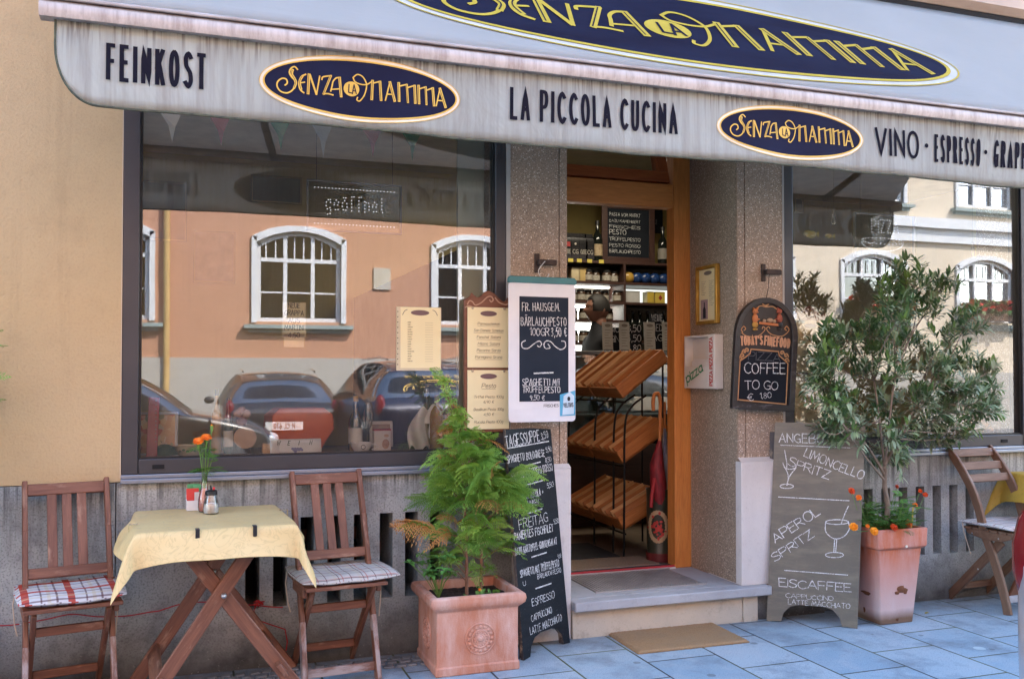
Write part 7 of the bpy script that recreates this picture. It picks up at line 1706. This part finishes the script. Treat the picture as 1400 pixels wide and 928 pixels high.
m = MB(); m.lathe([(.029, .006), (.029, .07), (0, .071)], 18); o = m.build('liquor', flat('gold_liquor', (.75, .38, .03), .1), smooth=40); tag(o, 'golden liquor filling the lower part of the clear grappa bottle', 'liquor'); o.location = on(486, .22)
t = thing('grappa_glass', 'slim empty grappa glass behind the clear grappa bottle', 'glass', on(503, .30)); m = MB(); m.lathe([(.026, 0), (.026, .003), (.004, .008), (.004, .09), (.02, .12), (.026, .16), (.018, .23)], 20); m.build('glass', M_TGLASS, t, smooth=60)
t = thing('cup', 'wide white cup with a round crest in front of the grappa bottle', 'cup', on(494, .14)); m = MB(); m.lathe([(.03, 0), (.034, .004), (.05, .03), (.053, .046), (.050, .046), (.045, .03), (0, .006)], 26); m.build('cup', flat('white_glaze', (.74, .74, .73), .15), t, smooth=50); m = MB(); m.tube(catmull([(.048, 0, .036), (.07, 0, .036), (.074, 0, .02), (.05, 0, .012)], 5), .004, 7); m.build('handle', flat('white_glaze', (.74, .74, .73), .15), t, smooth=60); m = MB(); sfc = lambda u, v: V((.0525 * sin(u / .05), -.0525 * cos(u / .05), v)); ring(m, 0, .028, .011, .011, .003, .003, sfc, 20); m.build('crest', M_INK, t)
t = thing('photo_card', 'small brown photo standing in a pale frame behind the grappa glass', 'picture', on(521, .36)); m = MB(); m.cbox((0, 0, .07), .12, .01, .13, (radians(-8), 0, 0)); m.build('frame', mat('pale_frame', (.55, .52, .46)), t, bevel=.003); m = MB(); m.cbox((0, -.008, .07), .09, .003, .10, (radians(-8), 0, 0)); m.build('photo', mat('brown_photo', (.12, .07, .04), (.30, .20, .12), sc=18), t)
t = thing('coffee_box', 'white and red carton with a coffee cup picture in the window', 'carton', on(522, .17)); m = MB(); m.cbox((0, 0, .05), .082, .04, .10); m.build('box', mat('white_box', (.66, .62, .55)), t, bevel=.002); m = MB(); m.cbox((0, 0, .103), .083, .041, .008); m.cbox((.0415, 0, .05), .001, .04, .10); m.build('red_edge', M_BAGR, t)
m = MB(); sf = lambda u, v: V((u, -.0215, v)); disc(m, .015, .035, .018, .024, sf, 14); disc(m, .018, .075, .012, .008, sf, 12); m.build('cup_picture', mat('brown_print', (.25, .12, .06), (.50, .30, .18), sc=50), t)
t = thing('ice_bucket', 'polished steel ice bucket with a white napkin over its rim', 'bucket', on(586, .25)); m = MB(); m.lathe([(.048, 0), (.052, .004), (.062, .125), (.066, .128), (.060, .128), (.05, .01), (0, .008)], 28); m.build('bucket', flat('polished_steel', (.60, .52, .42), .12, 1.0), t, smooth=50)
m = MB(); m.tube([(.063, 0, .10), (.085, 0, .10), (.085, 0, .07), (.062, 0, .07)], .004, 6); m.build('handle', flat('polished_steel', (.60, .52, .42), .12, 1.0), t, smooth=60)
m = MB(); m.sheet(lambda a, b: V((-.105 + .14 * a + .05 * b - .03 * sin(b * 3), -.07 + .02 * sin(a * 9 + b * 4), .005 + .205 * b * (1 - .35 * (a - .5) ** 2) + .015 * sin(a * 14))), 30, 30); o = m.build('napkin', mat('white_napkin', (.70, .69, .67)), smooth=180, solid=.003); tag(o, 'white cloth napkin draped over the steel ice bucket', 'napkin'); o.location = on(584, .25)
bottle('amber spirit bottle with long black neck right of the ice bucket', on(597, .19), .30, .036, flat('amber_glass', (.30, .14, .02), .08), M_CAPK)
bottle('silver capped wine bottle leaning in the ice bucket', on(583, .27) + V((0, 0, .03)), .27, .03, M_BKG, flat('silver_cap', (.6, .6, .62), .3, .8))
t = thing('crostini_box', 'dusky pink carton with red top and script writing beside the menu board', 'carton', on(621, .28)); m = MB(); m.cbox((0, 0, .13), .115, .06, .26); m.build('box', mat('dusky_pink', (.42, .27, .22), (.36, .22, .18)), t, bevel=.003); m = MB(); m.cbox((0, 0, .245), .117, .062, .035); m.build('red_top', M_BAGR, t); m = MB(); text(m, 'Crostini', -.045, .17, .028, lambda u, v: V((u, -.032, v)), w=.1, fit=.09, slant=.2); m.build('lettering', M_INK, t)
m = MB(); m.cbox((0, 0, .005), .2, .10, .01); m.cbox((0, .04, .03), .2, .008, .04); o = m.build('serving_tray', flat('dark_tray', (.03, .025, .02), .3), bevel=.002); tag(o, 'dark serving tray behind the amber spirit bottle', 'tray'); o.location = on(600, .36)
# grappa note and little figure on a wire behind the glass
t = thing('price_note', 'handwritten yellow GRAPPA note hanging inside the left window', 'note', P(402, 452, .06)); m = MB(); m.cbox((0, 0, .05), .105, .001, .16); m.cbox((.0, 0, -.045), .09, .001, .06); m.build('paper', mat('note_paper', (.70, .64, .38)), t); m = MB(); sf = lambda u, v: V((u, -.0015, v))
for k, s in enumerate(('NEUE', 'GRAPPA', 'AUS', 'MARTINI', '4,50')): text(m, s, 0, .105 - k * .034, .022, sf, w=.12, fit=.085 if len(s) > 4 else .05, align='c', jit=.05)
m.build('lettering', M_INK, t)
# light signs
M_LED = flat('white_led', (.85, .87, .88), .4, 0, .2); M_LFR = flat('sign_frame', (.20, .20, .20), .4); M_LPAN = m_glass('smoked_panel', .06, (.55, .54, .52))
def led_sign(label, c0, c1, words, arc=None):
    c = (c0 + c1) / 2; t = thing('led_sign', label, 'light sign', c); w2, h2 = (c1.x - c0.x) / 2, (c1.z - c0.z) / 2
    m = MB()
    for a in ((-w2, -h2, -w2 + .008, h2), (w2 - .008, -h2, w2, h2), (-w2 + .0082, -h2, w2 - .0082, -h2 + .008), (-w2 + .0082, h2 - .008, w2 - .0082, h2)): m.box(a[0], -.008, a[1], a[2], .008, a[3])
    m.build('frame', M_LFR, t); m = MB(); m.add([(-w2, 0, -h2), (w2, 0, -h2), (w2, 0, h2), (-w2, 0, h2)], [[0, 1, 2, 3]]); m.build('panel', M_LPAN, t)
    for s in (-1, 1): m = MB(); m.tube([(s * w2 * .8, 0, h2), (s * w2 * .8, 0, h2 + .9 - .0)], .0012, 4); m.build('hanging_wire', M_CAPK, t)
    m = MB(); dots = []
    for s, h, y, x_ in words:
        k = h / 6; tot = sum((max(p[0] for _, st in GL[ch] for p in st) * .8 + 1.4) * k for ch in s) - 1.4 * k; cx = x_ - tot / 2
        for ch in s:
            for sm, st in GL[ch]:
                pts = catmull(st, 4) if sm else st; acc = 0; nxt = 0; sp = .0165
                for a, b in zip(pts, pts[1:]):
                    ax, ay, bx_, by = cx + a[0] * .8 * k, y + a[1] * k, cx + b[0] * .8 * k, y + b[1] * k; L = math.hypot(bx_ - ax, by - ay)
                    while nxt <= acc + L + 1e-9: f_ = (nxt - acc) / max(L, 1e-9); dots.append((ax + (bx_ - ax) * f_, ay + (by - ay) * f_)); nxt += sp
                    acc += L
            cx += (max(p[0] for _, st in GL[ch] for p in st) * .8 + 1.4) * k
    dots += arc or []; keep = []
    for d in dots:
        if all((d[0] - e[0]) ** 2 + (d[1] - e[1]) ** 2 > .008 ** 2 for e in keep): keep.append(d)
    for x, z in keep: m.ell((x, -.005, z), .0022, .0022, .0022, 6)
    o = m.build('light_dots', M_LED, t); o['kind'] = 'stuff'; return t
led_sign('dotted light sign reading geöffnet hanging in the left window', P(419, 315, .14), P(549, 254, .14), [('geöffnet', .075, -.02, 0)], [(-.19 + .0165 * k, .085) for k in range(24)] + [(-.19 + .0165 * k, -.085) for k in range(24)])
arc_ = [(-.02 + .15 * cos(a * pi / 22 + pi), -.035 + .055 * sin(a * pi / 22 + pi)) for a in range(1, 22)] + [(-.02 + .15 * cos(2 * pi * k / 30), -.03 + .018 * sin(2 * pi * k / 30)) for k in range(30)] + [(.05 + .012 * k, -.02 - .008 * (k % 3)) for k in range(6)] + [(-.06 + .05 * cos(k), -.05 + .012 * sin(k)) for k in range(5)]
led_sign('dotted light sign reading PIZZA above a bowl outline in the right window', P(1168, 351, .14), P(1250, 296, .14), [('PIZZA', .075, .02, 0)], arc_)
# bunting
m = MB(); m.tube([(-.26 + .03 * k, .10, 2.475 + .008 * sin(k * .4)) for k in range(57)], .0015, 4); o = m.build('bunting_string', M_CAPK); tag(o, 'thin string carrying the pennants along the window head', 'string')
for i, (x, c, lab) in enumerate(((233, 'w', 'small white pennant nearest the left window frame'), (300, 'r', 'faded red pennant between the white and green pennants'), (382, 'g', 'green pennant left of the big white pennant'), (440, 'w', 'bright white pennant hanging lowest in the left window'), (508, 'r', 'faded red pennant right of the big white pennant'), (562, 'g', 'dull green pennant farthest right in the left window'))):
    p = P(x, 170, .10); m = MB(); h = .16 if c == 'w' and i else .14; m.add([(-.05, 0, 0), (.05, 0, 0), (.008, .006, -h), (-.008, -.01, -h * .5), (.02, .012, -h * .5)], [[0, 1, 4], [0, 4, 3], [3, 4, 2]])
    o = m.build('pennant', mat({'w': 'white_pennant', 'r': 'red_pennant', 'g': 'green_pennant'}[c], {'w': (.85, .88, .88), 'r': (.60, .06, .10), 'g': (.04, .42, .16)}[c], rough=.9), solid=.001); tag(o, lab, 'pennant', 'bunting pennants'); o.location = (p.x, .10, 2.475)
# pictures on the far wall, hanging things in the right window
M_PFR = mat('thin_gold_frame', (.34, .25, .10), metal=.3, rough=.4)
for i, (xa, ya, xb, yb, lab, c) in enumerate(((264, 318, 322, 386, 'thin framed notice on the back wall seen through the left window', (.30, .22, .15)), (190, 250, 256, 328, 'large dark picture on the back wall at the left window edge', (.05, .04, .03)), (343, 243, 413, 276, 'wide dark picture high on the back wall', (.035, .03, .02)), (1086, 245, 1098, 290, 'dark framed picture on the back wall at the right window edge', (.10, .05, .04)))):
    a, b = P(xa, yb, 4.17), P(xb, ya, 4.17); t = thing('framed_picture', lab, 'picture', ((a.x + b.x) / 2, 4.17, a.z)); w2 = (b.x - a.x) / 2; h = b.z - a.z; m = MB()
    for q in ((-w2, 0, -w2 + .015, h), (w2 - .015, 0, w2, h), (-w2 + .0152, 0, w2 - .0152, .015), (-w2 + .0152, h - .015, w2 - .0152, h)): m.box(q[0], -.01, q[1], q[2], .01, q[3])
    m.build('frame', M_PFR, t); m = MB(); m.box(-w2 + .015, -.004, .015, w2 - .015, .004, h - .015); m.build('print', mat('wall_print_%s' % 'abcd'[i], c, tuple(q * .5 for q in c), sc=9), t)
for i, (x, y) in enumerate(((1140, 300), (1178, 370), (1330, 345))):
    p = P(x, y, .2); t = thing('glass_pendant', ('clear glass drop on a chain with a yellow fish beside the PIZZA sign', 'clear glass drop hanging under the PIZZA sign', 'clear glass drop hanging near the right window frame')[i], 'pendant', p, 0, 'glass drops in the window'); m = MB(); m.ell((0, 0, 0), .012, .012, .04, 12); m.ell((0, 0, .05), .008, .008, .014, 10); m.build('drop', M_TGLASS, t, smooth=180); m = MB(); m.tube([(0, 0, .06), (0, 0, 2.74 - p.z)], .001, 4); m.build('chain', M_PFR, t)
for i, x in enumerate((1107, 1133)):
    m = MB(); m.ell((0, 0, 0), .045 - .02 * i, .012, .024 - .01 * i, 14); m.add([(.035 - .015 * i, 0, 0), (.065 - .02 * i, 0, .02), (.065 - .02 * i, 0, -.02)], [[0, 1, 2]]); o = m.build('fish_ornament', mat('yellow_fish', (.65, .52, .03)), smooth=180); tag(o, ('large yellow fish ornament at the left of the right window', 'small yellow fish ornament beside the glass drop')[i], 'ornament'); o.location = P(x, 320 + 3 * i, .25)
# crate stack and dishes low in the right window
for i, (x, c) in enumerate(((1100, (.30, .16, .05)), (1320, (.60, .40, .28)))):
    t = thing('gift_box', ('brown wooden gift box low in the right window behind the chalkboard', 'peach coloured gift box low in the right window corner')[i], 'box', (P(x, 590, .3).x, .30, ZB)); m = MB(); m.cbox((0, 0, .09), .18, .14, .18); m.build('box', mat('gift_box_%s' % 'ab'[i], c), t, bevel=.004); m = MB(); m.cbox((0, 0, .182), .185, .145, .006); m.build('lid', mat('gift_lid_%s' % 'ab'[i], tuple(q * .7 for q in c)), t, bevel=.002)
for i, x in enumerate((1345, 1362, 1378)):
    m = MB(); [m.ell((random.uniform(-.03, .03), random.uniform(-.03, .03), .02 + random.uniform(0, .05)), .02, .02, .016, 8) for _ in range(14)]; o = m.build('biscuit_bag', mat('biscuit_%s' % 'abc'[i], ((.55, .30, .08), (.60, .50, .46), (.62, .56, .54))[i], sc=40), smooth=180); tag(o, ('orange biscuit bag in the right window corner', 'pale biscuit bag in the middle of the right window corner', 'whitish biscuit bag against the right window frame')[i], 'biscuits', 'biscuit bags'); o.location = (P(x, 590, .2).x, .2, ZB)
